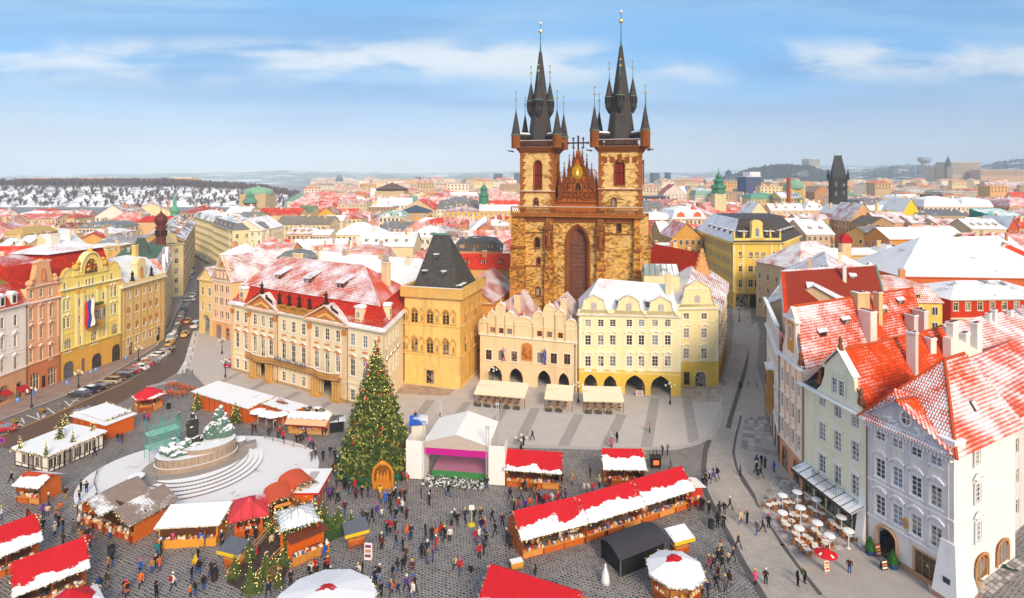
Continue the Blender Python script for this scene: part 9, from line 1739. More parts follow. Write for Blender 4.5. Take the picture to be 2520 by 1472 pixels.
for i in Rg(16):a0,a1=i*PI/8,(i+1)*PI/8;m.tu((.85*cos(a0),0,.85+.85*sin(a0)),(.85*cos(a1),0,.85+.85*sin(a1)),.06,.06,5)
for i in Rg(12):a0=i*PI/6;m.tu((0,0,.85),(.85*cos(a0),0,.85+.85*sin(a0)),.035,.035,4)
m.ba((0,0,.85),.14,6,5);Tg(m.bd('cartwheel',Pn('8a5a30'),NA,G(*ZN(1300,1230)),.3),'large wooden cartwheel leaning by the podium firs','wheel')
def cart(label,P,rz,rM,tr_='e8c21c'):
 o=Th('vendor_cart',label,'vendor cart',P,rz,'vendor carts with sloping roofs');MB().bX(-.9,-.5,.4,.9,.5,1.05,0).bX(-1,-.6,1.05,1,.6,1.12,1).bd('body',[WO,WL_],o)
 for x in(-.55,.55):
  m=MB()
  for i in Rg(12):a0,a1=i*PI/6,(i+1)*PI/6;m.tu((.38*cos(a0),0,.38*sin(a0)),(.38*cos(a1),0,.38*sin(a1)),.04,.04,4)
  for i in Rg(6):a0=i*PI/3;m.tu((0,0,0),(.38*cos(a0),0,.38*sin(a0)),.03,.03,4)
  m.bd('wheel',Pn('a8541c'),o,(x,-.56,.4))
 for x in(-.9,.9):
  for y in(-.5,.5):MB().bX(x-.04,y-.04,.4,x+.04,y+.04,2.1+.2*(y>0)).bd('post',WB_,o)
 MB().add([(-1.4,-1,2.05),(1.4,-1,2.05),(1.4,1,2.55),(-1.4,1,2.55),(-1.4,-1,2.13),(1.4,-1,2.13),(1.4,1,2.63),(-1.4,1,2.63)],HXF,0).bX(-1.42,-1.06,1.75,1.42,-1,2.12,1).bd('roof',[rM,Pn(tr_)],o);Go(o,-.8,.8,0,1.12,16,int(P.x)+3);return o
cart('vendor cart with grey sloping roof and yellow fascia near the round podium firs',G(*ZN(2200,830)),.45,Sr('5f6470',.2,1.2));cart('vendor cart with grey roof and yellow edge left of the plank ramp',G(*ZN(830,1060)),-.3,Sr('5f6470',.12,1.2));cart('vendor cart with snowy roof and yellow fascia behind the octagonal kiosk',G(*ZP(1770,1075)),.35,Sr('5f6470',.9,1.2))
tb=G(*ZO(420,1150));TT,tips,rr=Cf('giant Christmas fir covered in gold lights and red baubles beside the stage',tb,19.2,5.5,2500,900,0,'christmas_tree',NA,.34,5,Pn('3d4f20',.85,.45,2))
bo=MB().ba((0,0,0),.2,8,6).bd('bauble',Pn('c81a20',.35),TT,smo=True);bme=bo.data;DEL(bo);bo2=MB().ba((0,0,0),.13,7,5).bd('bauble',Pn('e3dccf',.35),TT,smo=True);bme2=bo2.data;DEL(bo2);bo3=MB().ba((0,0,0),.13,7,5).bd('bauble',Pn('d9b03c',.3,.1,1,.4),TT,smo=True);bme3=bo3.data;DEL(bo3)
for i in Rg(250):
 tip,base,R_,sv_=tips[int(len(tips)*rr.random()**1.15)]
 link('bauble',bme if i%5<2 else bme2 if i%5==2 else bme3,TT,base.lerp(tip,rr.uniform(.8,1.02))+VC((0,0,-.15)))
m=MB()
for i in Rg(10):a0=i*PI/5;r0_=.75 if i%2==0 else.3;m.tu((0,0,0),(r0_*cos(a0),0,r0_*sin(a0)),.07,.02,4)
m.bd('star',Pn('f2e6c4',.3),TT,(0,0,19.5));m=MB();n=40
for i in Rg(n):
 a0,a1=2*PI*i/n,2*PI*(i+1)/n;f=lambda a_:(6.3*cos(a_),5.4*sin(a_));p,q=f(a0),f(a1);m.pg([(*p,0),(*q,0),(*q,1.15),(*p,1.15)],0)
 if i%2==0:m.tu((*p,0),(*p,1.25),.05,.05,4,1)
Tg(m.bd('fence',[Pn('14604a',.7,.15,3),SE],NA,tb),'dark green sheet fence ringing the giant fir','fence')
m=MB();m.bX(-2,-.05,1.6,2,.05,2.7,0);m.bX(-2,-.08,1.55,2,.08,1.62,1);m.bX(-2.05,-.08,1.55,-1.98,.08,2.75,1);m.bX(1.98,-.08,1.55,2.05,.08,2.75,1);m.tu((-1.2,0,0),(-1.2,0,1.6),.06,.06,4,1);m.tu((1.2,0,0),(1.2,0,1.6),.06,.06,4,1)
for i in Rg(9):m.bX(-1.7+i*.38,-.07,1.95+.12*(i%3),-1.45+i*.38,-.05,2.35+.1*((i*2)%3),2)
m.ba((-.3,-.08,2.2),.22,7,5,3);bb_=Tg(m.bd('banner_board',[Pn('c98a4c'),WB_,Pn('e8a040'),Pn('4f9a4a')],NA,G(*ZO(255,1225)),-.35),'orange banner board on posts inside the green fence','banner')
nb=Bld('nativity_crib','carved golden wooden nativity arch with a straw star on top',G(*ZQ(252,498)),G(*ZQ(425,496)),'nativity crib');L=nb.L;NW=Pn('c98020',.6,.3,4);m=MB();m.slab([(0,0),(L,0),(L,1.6)]+Ar(L/2,1.7,L,1.6,12)[1:-1]+[(0,1.6)],.5,.9,0);pp=[(L,0),(L,1.6)]+Ar(L/2,1.7,L,1.6,12)[1:-1]+[(0,1.6),(0,0)]
for p,q in zip(pp,pp[1:]):m.tu((p[0],.3,p[1]),(q[0],.3,q[1]),.22,.22,6,1)
nb.pt('arch',m,[Pn('8a5210',.7,.3,4),NW])
for i,x in En((.25,.42,.6,.76)):m=MB();hh=(1.5,1.1,1.2,1.6)[i];m.lh([(.26,0),(.28,hh*.3),(.2,hh*.62),(.08,hh*.76),(.14,hh*.86),(.1,hh*.97),(.02,hh)],8,(L*x,.25,.9));nb.pt('carved_figure',m,NW)
nb.pt('manger',MB().bX(.1,-.3,0,L-.1,.3,.9).slab([(L*.25,.1),(L*.75,.1),(L*.7,.75),(L*.3,.75)],-.42,-.3),NW);m=MB()
for i in Rg(16):a0=i*PI/8;r0_=.8 if i%2==0 else.35;m.tu((L/2,.2,3.45),(L/2+r0_*cos(a0),.2,3.45+r0_*.7*sin(a0)),.09,.03,4)
nb.pt('star',m,Pn('e0a030'));
sA,sB=G(*ZQ(725,420)),G(*ZQ(1270,462));sg_=Bld('concert_stage','white-roofed concert stage with pink banner and purple floor',sA,sB,'stage');L=sg_.L;D=8.2;WH=Pn('f1efec',.6,.04);m=MB();ap=6.9;ev=5.5
m.pg([(-.3,-.3,ev),(L/2,-.3,ap),(L/2,D,ap),(-.3,D,ev)][::-1]);m.pg([(L/2,-.3,ap),(L+.3,-.3,ev),(L+.3,D,ev),(L/2,D,ap)][::-1]);m.pg([(-.3,D,ev),(L/2,D,ap),(L+.3,D,ev)]);sg_.pt('roof',m,WH)
sg_.pt('fascia',MB().pg([(-.2,-.32,ev-.7),(L+.2,-.32,ev-.7),(L+.3,-.32,ev),(L/2,-.32,ap),(-.3,-.32,ev)]),Pn('c4b4aa'));sg_.pt('banner',MB().bX(-.1,-.42,ev-1.6,L+.1,-.36,ev-.68),Pn('c4178e',.6,.06));m=MB();fl=.95;m.bX(.7,1,fl-.06,L-.1,D-.6,fl,0);m.bX(.7,.95,.05,L-.1,1,fl,1);m.bX(L-.1,1,.05,L-.06,D-.6,fl,1);m.bX(.66,1,.05,.7,D-.6,fl,1);sg_.pt('floor',m,[Fl('b87a9c',.22,-.22),Pn('3f8a4c')])
for x0,x1 in((-2.9,-.15),(L+.15,L+2.6)):sg_.pt('side_panel',MB().bX(x0,-.25,.1,x1,-.1,ev+.1).bX(x0,-.1,.1,x0+.1,2.2,ev+.1).bX(x1-.1,-.1,.1,x1,2.2,ev+.1),WH)
for x,y in((-.1,-.3),(L+.1,-.3),(-.1,D),(L+.1,D)):
 m=MB()
 for dx,dy in((-.18,-.18),(.18,-.18),(.18,.18),(-.18,.18)):m.tu((x+dx,y+dy,0),(x+dx,y+dy,8.2),.03,.03,4)
 for j in Rg(16):z=j*.51;m.tu((x-.18,y-.18,z),(x+.18,y-.18,z+.51),.02,.02,4);m.tu((x+.18,y-.18,z),(x+.18,y+.18,z+.51),.02,.02,4)
 m.bX(x-.3,y-.3,8.2,x+.3,y+.3,8.3);sg_.pt('truss_tower',m,Pn('d5d5d6',.4,.05,1,.3))
sg_.pt('back_cloth',MB().bX(.2,D-.3,4.2,L-.2,D-.2,ev),Pn('3a3438'))
m=MB();a_,b_=G(*ZQ(710,445)),G(*ZQ(1240,480))
for i in Rg(1500):t=RR();p=a_.lerp(b_,t)+VC((0,rnd.gauss(0,.45)-.2,abs(rnd.gauss(0,.3))));q=VC((RU(-1,1),RU(-1,1),RU(0,.6)))*.3;m.pg([p,p+q,p+VC((q.y,-q.x,.1))],0 if RR()<.45 else 1)
Tg(m.bd('snowy_branches',[GREEN,Sw]),'snow-sprinkled fir branches heaped along the stage front',NA,NA,'stuff')
bt=Tt('small blue and white tarpaulin roof behind the left stage panel',G(*ZO(730,1010)),G(*ZO(860,1000)),3.5,4.2,Sr('1d5fc4',.4,3,5),.3,side=WH)
Tt('low white canopy between the fir and the stage',G(*ZO(650,1170)),G(*ZO(735,1175)),2.6,2.4,WH,.1,side=SE)
mc=G(*ZM(610,1060));ax_=(G(*ZM(1060,905))-G(*ZM(140,1120)));ang=atan2(ax_.y,ax_.x);isl=G(500,1168);rx,ry=16.6,12.4;nn_=72
Tg(MB().pm_([(rx*cos(2*PI*i/nn_),ry*sin(2*PI*i/nn_))for i in Rg(nn_)],0,.14).bd('snow_island',Fl('a89f9c',.14,.92,.8,.9),NA,(isl.x,isl.y,0)),NA,NA,NA,'structure')
mo=Th('monument','snow-covered bronze monument on a curved stone base with sweeping steps','monument',(mc.x,mc.y,0),ang);ST=stone('a89484',.3,.8,0);a0_=ax_.length/2
def ell(a_,b_,n=40):return[(a_*cos(2*PI*i/n),b_*sin(2*PI*i/n))for i in Rg(n)]
stp=[(a0_*1.7-i*.7,8.8-i*.72)for i in Rg(5)]
for i in Rg(5):
 r1_,r2_=stp[i];m=MB();n=48
 pp=[(r1_*cos(PI*(1.02+1.06*j/n)),r2_*sin(PI*(1.02+1.06*j/n))-.3)for j in Rg(n+1)];z0,z1=.14,.14+.2*(i+1)
 for p,q in zip(pp,pp[1:]):m.pg([(*p,z0),(*q,z0),(*q,z1),(*p,z1),(q[0]*.9,q[1]*.86,z1),(p[0]*.9,p[1]*.86,z1)],0);m.pg([(*p,z1+.004),(*q,z1+.004),(q[0]*.86,q[1]*.8,z1+.004),(p[0]*.86,p[1]*.8,z1+.004)],1)
 m.bd('step',[stone('7d7478',.3),Sw],mo)
MB().pm_(ell(a0_*1.32,5),1.1,1.2,0).bd('terrace',Fl('9a938f',.2,.15),mo)
for sx_,sy_,r_ in((-a0_*1.42,-2.6,1),(a0_*1.12,2.2,1)):MB().lh([(r_,0),(r_,1.7),(r_+.12,1.75),(r_+.12,1.95)],18,(sx_,sy_,.14),0).lh([(r_+.1,0),(r_*.9,.12),(.02,.16)],18,(sx_,sy_,2.09),1).bX(sx_+.3,sy_-1.4,.14,sx_+2.4,sy_-.1,1.5,0).bd('drum',[stone('8f8a8c',.25),Sw],mo)
bs=MB().pm_(ell(a0_*1.04,3.5),1.15,1.9,0,1).pm_(ell(a0_,3.25),1.9,3.1,0,1).pm_([(x+a0_*.28,y)for x,y in ell(a0_*.7,3)],3.1,3.8,0,1).bd('base',[ST,Sw],mo)
m=MB()
for i in Rg(40):
 an=2*PI*i/40;x,y=a0_*1.005*cos(an),3.27*sin(an);m.bX(x-.02,y-.02,1.9,x+.02,y+.02,3.1)
m.bd('joint',stone('6a5c54'),bs)
def Bb(name,spec,mat,parent,vox=.14,disp=.12,loc=NA):
 vox=.1
 bm=bmesh.new()
 for(x,y,z),(rx_,ry_,rz_)in spec:bmesh.ops.create_icosphere(bm,subdivisions=2,radius=1,matrix=MX.Translation((x,y,z))@MX.Diagonal((rx_,ry_,rz_,1)))
 me=MN(name);bm.to_mesh(me);bm.free();o=link(name,me);md=o.modifiers.new('r','REMESH');md.mode='VOXEL';md.voxel_size=vox;tx=bpy.data.textures.new('folds','CLOUDS');tx.noise_scale=.3;dp=o.modifiers.new('d','DISPLACE');dp.texture=tx;dp.strength=disp*3;dp.mid_level=.5
 me2=bpy.data.meshes.new_from_object(o.evaluated_get(bpy.context.evaluated_depsgraph_get()));DEL(o);me2.name=name;me2.materials.clear();me2.materials.append(mat);me2.polygons.foreach_set('use_smooth',[True]*len(me2.polygons));return link(name,me2,parent,loc)
BZ=stone('5f7a70',.5,1.6,.95);BZD=stone('3c3a34',.4,1.2,.2);sr=random.Random(4);SU=sr.uniform
Bb('standing_figure',[((0,0,.8),(1.15,.9,.9)),((0,0,2.2),(.85,.75,1.3)),((.05,0,3.6),(.75,.62,.9)),((0,-.05,4.6),(.3,.32,.38)),((-.6,-.2,3.2),(.28,.3,.7)),((.6,-.2,3.2),(.28,.3,.7)),((.7,.2,.6),(.8,.7,.6))],BZD,mo,.13,.1,(-.6,.2,3.5));
sp_=[((1.2,.3,1.2),(1.4,1.1,1.4)),((2.4,.2,1.4),(1.3,1,1.9)),((2.9,-.1,1),(1.3,1,1.2))]+[((SU(.6,3),SU(-.6,.8),SU(1.6,3.4)),(.45,.45,.75))for i in Rg(9)]+[((1.7,.2,4.3),(.3,.3,.36)),((2.3,.2,4.7),(.32,.32,.4)),((2.2,.2,3.8),(.5,.45,.8)),((1.6,.2,3.5),(.45,.4,.7))]
Bb('family_group',sp_,BZ,mo,.14,.12,(1,.5,3.5))
rp=[((-4.2+i*.55,-.3+SU(-.9,.9),.35+SU(0,.5)),(.75,.6,.5))for i in Rg(9)]+[((-3.2,-.2,1.1),(.6,.5,.6)),((-1.8,-.6,1.1),(.8,.5,.55)),((-2.6,-.9,.6),(1,.4,.45)),((-4.6,.2,.9),(.32,.32,.36)),((-3,.4,1.8),(.28,.28,.33)),((-1.2,-.8,1.5),(.5,.4,.5))]
Bb('fallen_figures',rp,BZ,mo,.14,.14,(0,0,3.1));Bb('trailing_robes',[((i*.6,-1.8+.1*i,.2+SU(0,.3)),(.6,.5,.3))for i in Rg(10)],BZ,mo,.14,.1,(-3,0,3.15))
m=MB();SCF=Pn('3f9a8c',.6);a_,b_=G(*ZM(60,1010)),G(*ZM(210,960));e1=(b_-a_).normalized();e2=VC((-e1.y,e1.x,0));Lq=4.4
for i in Rg(3):
 for j in Rg(2):
  p=e1*(Lq*i/2)+e2*(2.2*j);m.tu(p,p+VC((0,0,6)),.05,.05,4)
for z in(2,4,5.9):
 for j in Rg(2):m.tu(e2*2.2*j+VC((0,0,z)),e1*Lq+e2*2.2*j+VC((0,0,z)),.04,.04,4)
 for i in Rg(3):m.tu(e1*Lq*i/2+VC((0,0,z)),e1*Lq*i/2+e2*2.2+VC((0,0,z)),.04,.04,4)
for i in Rg(2):
 for z in(0,2,4):m.tu(e1*Lq*i/2+VC((0,0,z)),e1*Lq*(i+1)/2+VC((0,0,z+2)),.03,.03,4)
sc_=Th('scaffold','teal mesh-wrapped scaffold at the left end of the monument','scaffold',a_);m.bd('frame',SCF,sc_);m=MB()
for i in Rg(13):
 x=Lq*i/13;m.add([e1*x+VC((0,0,2.8))-e2*.06,e1*(x+.05)+VC((0,0,2.8))-e2*.06,e1*(x+.05)+VC((0,0,5.9))-e2*.06,e1*x+VC((0,0,5.9))-e2*.06],[(0,1,2,3)])
for i in Rg(7):
 z=2.8+3.1*i/7;m.add([VC((0,0,z))-e2*.07,e1*Lq+VC((0,0,z))-e2*.07,e1*Lq+VC((0,0,z+.07))-e2*.07,VC((0,0,z+.07))-e2*.07],[(0,1,2,3)])
Sf(m.bd('netting',Pn('5ab8a6',.7),sc_));m=MB()
for z in(2,4):m.pm_([(p.x,p.y)for p in(VC(),e1*Lq,e1*Lq+e2*2.2,e2*2.2)],z,z+.06)
m.bd('deck',Pn('9ac8bc'),sc_)
def Ra(label,pp,mat,h_=.9,name='railing'):
 P_=[G(*p)for p in pp];o=Th(name,label,'railing',P_[0])
 for i,p in En(P_):q=p-P_[0];MB().bX(q.x-.05,q.y-.05,0,q.x+.05,q.y+.05,h_).bd('post',mat,o)
 for z in(h_*.5,h_*.95):
  for p,q in zip(P_,P_[1:]):MB().tu(p-P_[0]+VC((0,0,z)),q-P_[0]+VC((0,0,z)),.035,.035,4).bd('rail',mat,o)
GR=Pn('8c8a90',.4,.05,1,.5)
Ra('grey steel railing behind the monument island',[ZM(960,690),ZM(1090,690),ZM(1225,700)],GR);Ra('grey steel railing right behind the monument island',[ZM(1390,730),ZM(1480,760),ZM(1610,795)],GR);Ra('brown lattice barrier following the steel railing',[ZM(1612,795),ZM(1720,825),ZM(1860,855)],Pn('a8744a'));Ra('steel railing at the left side of the snowy island',[ZK(1440,870),ZK(1270,1000),ZK(1150,1130),ZK(1120,1260),ZK(1150,1370)],GR)
def cafe(label,A,B,D,sd_,zf2=NA):
 s_=Bld('cafe_awning',label,A,B,'awning','cream café awnings');L=s_.L;s_.pt('canopy',MB().pg([(0,0,2.3),(L,0,2.3),(L,D*.55,2.9),(0,D*.55,2.9),(L,D,2.95),(0,D,2.95)]).pg([(0,D*.56,2.75),(L,D*.56,2.75),(L,D,3.3),(0,D,3.3)]).bX(0,-.03,2.05,L,0,2.32),Wl('eee0c4',.06,.12))
 for x in(.1,L/2,L-.1):s_.pt('post',MB().tu((x,.1,0),(x,.1,2.3),.05,.05,5),IR)
 Ga([(0,-.02,2.05),(L,-.02,2.05)],s_.o,.1,.2);rr_=random.Random(sd_)
 for i in Rg(int(L/1.9)):
  x=.9+i*1.9;m=MB();m.bX(-.6,-.18,0,.6,.18,.5,0)
  for k_ in Rg(26):m.ba((rr_.uniform(-.55,.55),rr_.uniform(-.15,.15),.55+rr_.random()*.2),.12,5,4,1 if rr_.random()<.7 else 2)
  Tg(m.bd('planter',[Pn('4a4a4c'),Pn('4a5a2c',.85,.4,5),Pn('c98a2c')],NA,wpt(s_,x,-.5,0),s_.rz),('leftmost','second','third','fourth','fifth')[min(i,4)]+' planter before the '+label.split(' in ')[0],'planter','planters before the café awnings')
 for i in Rg(int(L/1.5)):
  for j in Rg(2):
   x,y=.8+i*1.5,.9+j*1.5;Tg(MB().lh([(.05,0),(.05,.72),(.42,.72),(.42,.76)],10,(0,0,0),0).bd('table',WB_,NA,wpt(s_,x,y,0)),'round wooden café table in the shade of a cream awning','table','tables under the awnings')
 return s_
cafe('wide cream awning in front of the lobed gables',g0(ZF(628,1300),2.2),g0(ZF(1020,1332),2.2),4.6,1);cafe('short cream awning in the middle of the café row',g0(ZF(1168,1338),2.2),g0(ZF(1385,1352),2.2),4.6,2);cafe('cream awning in front of the pale yellow arcade',g0(ZG(205,1338),2.2),g0(ZG(562,1346),2.2),4.6,3)
def lamp(label,P,h_,n=5,mat=NA):
 o=Th('street_lamp',label,'street lamp',P,0,'branched street lamps');MB().lh([(.22,0),(.2,.6),(.1,.8),(.07,h_-.6),(.09,h_-.4)],8).bd('post',IR,o)
 for i in Rg(n):
  a_=2*PI*i/max(1,n-1);r_=.85 if i<n-1 else 0;x,y=r_*cos(a_),r_*sin(a_);z=h_-.2 if r_ else h_+.25;MB().path([(0,0,h_-.6),(x*.6,y*.6,h_-.7),(x,y,z-.2)],.04,4).bd('arm',IR,o);MB().ba((x,y,z),.22,8,6).bd('globe',glow('ffe9c8',.7)if n<4 else Pn('e6dcc8',.3),o,smo=True)
for lb,b_,tp_ in(('branched globe lamp on the plaza edge near the stage',ZP(365,152),ZP(365,40)),('branched globe lamp before the right-hand arcade arches',ZG(965,1370),ZG(965,1195)),('branched globe lamp between two café awnings',ZG(160,1352),ZG(160,1190)),('branched globe lamp by the tan panelled house',ZB(1020,897),ZB(1020,792)),('branched globe lamp before the yellow ornate house',ZB(578,1092),ZB(578,972)),('branched globe lamp before the salmon pink house',ZB(232,1238),ZB(232,1098)),('branched globe lamp in front of the palace left corner',ZX(432,1205),ZX(432,1055)),('tall globe lamp beside the pink sun-gable house',ZX(403,1000),ZX(403,870)),('globe lamp far up the right-hand street',ZG(1572,645),ZG(1572,520))):
 p=G(*b_);lamp(lb,p,ZV(tp_[1],p.y),5)
for lb,b_,tp_ in(('branched globe lamp rising behind the wide cream awning',ZF(770,1265),ZF(770,1185)),):p=G(*b_);lamp(lb,p,4.2,6)
def sign(label,P,h_,col,s_=.55,shape='sq',rz=.2):
 o=Th('road_sign',label,'road sign',P,rz);MB().tu((0,0,0),(0,0,h_),.035,.035,5).bd('post',SE,o);m=MB()
 if shape=='sq':m.bX(-s_/2,-.05,h_-s_*1.4,s_/2,-.02,h_)
 else:m.slab([(s_*.55*cos(i*PI/8),h_-s_*.5+s_*.55*sin(i*PI/8))for i in Rg(16)],-.05,-.02)
 pl_=m.bd('panel',Pn(col,.5),o);m=MB()
 if shape=='sq':m.bX(-s_*.2,-.06,h_-s_*1.1,-s_*.1,-.052,h_-s_*.3);m.bX(-s_*.1,-.06,h_-s_*.42,s_*.18,-.052,h_-s_*.3);m.bX(-s_*.1,-.06,h_-s_*.72,s_*.18,-.052,h_-s_*.62);m.bX(s_*.1,-.06,h_-s_*.62,s_*.18,-.052,h_-s_*.42)
 else:m.slab([(s_*.35*cos(i*PI/8),h_-s_*.5+s_*.35*sin(i*PI/8))for i in Rg(16)],-.06,-.052)
 m.bd('symbol',Pn('efefef')if shape=='sq' else Pn('3a3a8a'),pl_)
for i,(x,y,yt)in En(((130,1270,1160),(247,1200,1110),(495,1125,1035),(668,1040,958),(707,1035,938),(928,935,850))):
 p=G(*ZB(x,y));sign('blue parking sign on the pavement '+('before the red-awninged shops','before the salmon pink house','at the left end of the yellow ornate house','before the yellow ornate house doorway, left one','before the yellow ornate house doorway, right one','near the tan panelled house')[i],p,max(2.2,min(4,ZV(ZB(x,yt),p.y))),'3f7fd0')
p=G(*ZK(22,892));sign('round pink no-stopping sign at the left picture edge',p,2.8,'d0307a',.9,'round')
for i,(x,y)in En(((180,505),(505,372))):
 m=MB();n=8
 for k_ in Rg(n):m.lh([(.3,0),(.22,.2)],4,(-1+2*k_/n,0,0),k_%2,R(45));m.bX(-1.1+2*k_/n,-.28,0,-1.1+2*(k_+1)/n,.28,.28,k_%2)
 Tg(m.bd('parking_hump',[Pn('d9a31c'),Pn('1c1a18')],NA,G(*ZK(x,y)),-.55),f"yellow and black striped hump on the parking bay, {('nearer the red car', 'nearer the parked row')[i]}",'road barrier')
bo=MB().lh([(.07,0),(.07,.8),(.09,.82),(.06,.95),(.01,1)],7).bd('bollard',IR);bme=bo.data;DEL(bo);bpts=[ZB(1345,985),ZB(1385,930),ZB(1405,880),ZB(1420,820),ZB(1432,760),ZB(1440,710),ZB(1370,970),ZB(1415,985),ZG(1440,1205),ZG(1652,1215),ZG(1725,1220),ZI(35,965)]
for i,p in En(bpts):Tg(link('bollard',bme,NA,G(*p)),'slim black iron bollard '+('at the road bend, lowest of the snowy kerb line','second lowest of the snowy kerb line','third up the snowy kerb line','fourth up the snowy kerb line','fifth up the snowy kerb line','uppermost of the snowy kerb line','at the kerb corner, inner one','at the kerb corner, plaza side','by the narrow yellow corner house','in the middle of the right-hand street','on the right of the right-hand street','beside the bay of the white house')[i],'bollard','iron bollards')
to=MB().lh([(.22,0),(.04,.06),(.04,.7),(.4,.71),(.42,.76)],12).bd('top',[Pn('efe9e0',.5,.05)]);tme=to.data;DEL(to)
def Cp():
 W=Pn('b3692c',.7,.25,5);o=Th('wicker_chair','','chair');MB().bX(-.22,-.22,.42,.22,.22,.47).bd('seat',W,o);m=MB()
 for i in Rg(6):a0,a1=PI*(0+i/6),PI*(0+(i+1)/6);m.pg([(.23*cos(a0),.05+.22*sin(a0),.47),(.23*cos(a1),.05+.22*sin(a1),.47),(.25*cos(a1),.08+.24*sin(a1),.9),(.25*cos(a0),.08+.24*sin(a0),.9)])
 m.bd('backrest',W,o)
 for x in(-.2,.2):
  for y in(-.2,.2):MB().tu((x,y,0),(x*.9,y*.9,.42),.022,.022,5).bd('leg',W,o)
 return o
TB_=[(128,820),(166,812),(205,805),(258,800),(300,800),(345,785),(405,775),(440,840),(520,885),(475,865),(300,870),(345,850),(395,905),(330,900),(240,945),(295,940),(262,970),(300,895),(590,940),(608,965),(650,990),(690,1020),(725,1050),(465,1005),(480,1025),(510,1050),(520,1065),(545,1090),(320,1030),(345,1055),(372,1105),(400,1055),(430,1075),(395,1130),(410,1155),(462,1115),(475,1140),(540,1110),(345,1085)]
chs=NA;nch=0;ubase=[(228,830),(337,805),(362,925),(480,862),(228,965),(487,1045),(350,1085),(665,1000),(718,1105),(577,1145)]
KIDS.clear();chp=Cp();seats=[]
for i,(x,y)in En(TB_):
 p=G(*ZJ(x,y));nb_=min(Rg(len(ubase)),key=lambda k_:(ubase[k_][0]-x)**2+(ubase[k_][1]-y)**2);o=Tg(link('table',tme,NA,p),'small round white café table on the right-hand terrace','table','terrace tables')
 for k_ in Rg(2):a_=RU(0,6.28)if k_==0 else a_+RU(1.8,3.6);seats.append((p+VC((cos(a_),sin(a_),0))*.62,a_-PI/2))
for i,(p,rz)in En(seats):
 o=chp if i==0 else Ct(chp);o.location=p;o.rotation_euler[2]=rz;o['label']='orange-brown wicker armchair at a small white terrace table';o['group']='wicker chairs on the terrace'
UL=['at the far left of the terrace','at the far end near the restaurant wall','in the middle of the back row','close to the canopy','at the left edge by the kerb','in the middle of the terrace','at the left front of the terrace','under the restaurant canopy edge','at the right front near the buttress','next to the red parasol']
for i,(x,y)in En(ubase):
 o=Th('parasol','snow-topped patio heater on a white pole '+UL[i],'parasol',G(*ZJ(x,y)),0,'patio heaters on the terrace');MB().lh([(.25,0),(.25,.08),(.06,.12),(.045,2.1)],8).bd('pole',WHT_,o);MB().lh([(.5,0),(.62,.06),(.58,.16),(.02,.24)],16,(0,0,2.05)).bd('top',Sw,o,smo=NO)  # each is a patio heater with a snow-covered round reflector top
o=Th('parasol','red parasol with white lettering patches beside a menu stand','parasol',G(*ZJ(548,1290)));MB().tu((0,0,0),(0,0,2.4),.03,.03,6).bd('pole',WHT_,o);m=MB();n=8
for i in Rg(n):a0,a1=2*PI*i/n,2*PI*(i+1)/n;m.pg([(1.25*cos(a0),1.25*sin(a0),2.2),(1.25*cos(a1),1.25*sin(a1),2.2),(0,0,2.75)],0);q0,q1=VC((1.25*cos(a0),1.25*sin(a0),2.2)),VC((1.25*cos(a1),1.25*sin(a1),2.2));c3=VC((0,0,2.75));i%2 or m.pg([q0.lerp(q1,.3).lerp(c3,.15)+VC((0,0,.02)),q0.lerp(q1,.7).lerp(c3,.15)+VC((0,0,.02)),q0.lerp(q1,.65).lerp(c3,.45)+VC((0,0,.02)),q0.lerp(q1,.35).lerp(c3,.45)+VC((0,0,.02))],1)
m.bd('cover',[Pn('d0101c',.6,.06),WHT_],o)
def Bo(label,P,w_,h_,rz,cols,name='menu_board'):
 o=Th(name,label,'sign',P,rz);MB().pg([(-w_/2,0,.05),(w_/2,0,.05),(w_/2,.18,h_),(-w_/2,.18,h_)],0).add([(-w_/2,.4,.05),(w_/2,.4,.05),(w_/2,.2,h_),(-w_/2,.2,h_)],[(3,2,1,0)],0).bd('panel',Pn(cols[0]),o);m=MB()
 for i in Rg(3):z=h_*(.18+.27*i);f_=z/h_*.18;m.bX(-w_*.38,f_-.03,z,w_*.38,f_-.012,z+h_*.18,i%2)
 m.bd('print',[Pn(cols[1]),Pn(cols[2])],o)
Bo('red and white picture menu stand by the arched entrance',G(*ZJ(942,1165)),.8,1.3,.3,('b8322a','efe4d4','d9b04a'));Bo('sandwich board standing on the snow near the topiary',G(*ZJ(990,1270)),.8,1.1,.2,('4a3a30','efe4d4','d9703c'));Bo('menu stand under the red parasol',G(*ZJ(560,1278)),.6,1.1,.2,('efe4d4','d9303c','d9b04a'));Bo('white poster board in a snow patch on the cobbles',G(*ZQ(210,1140)),.9,1.9,-.1,('e9e4e6','8a4a6a','c98a7a'));Bo('folding easel with pictures in front of the slanting stall row',G(*ZP(1450,755)),1,1.3,.3,('d9a878','efe4d4','c9524a'));Bo('long white price board leaning on the slanting stall row',G(*ZP(790,930)),2.6,1.4,.25,('e9e6e0','6a6a6a','c9a07a'));Bo('pink and white show board standing by an arcade pier',G(*ZG(698,1300)),1.5,1.1,0,('e3d2cc','c98a8a','8a8a9a'))
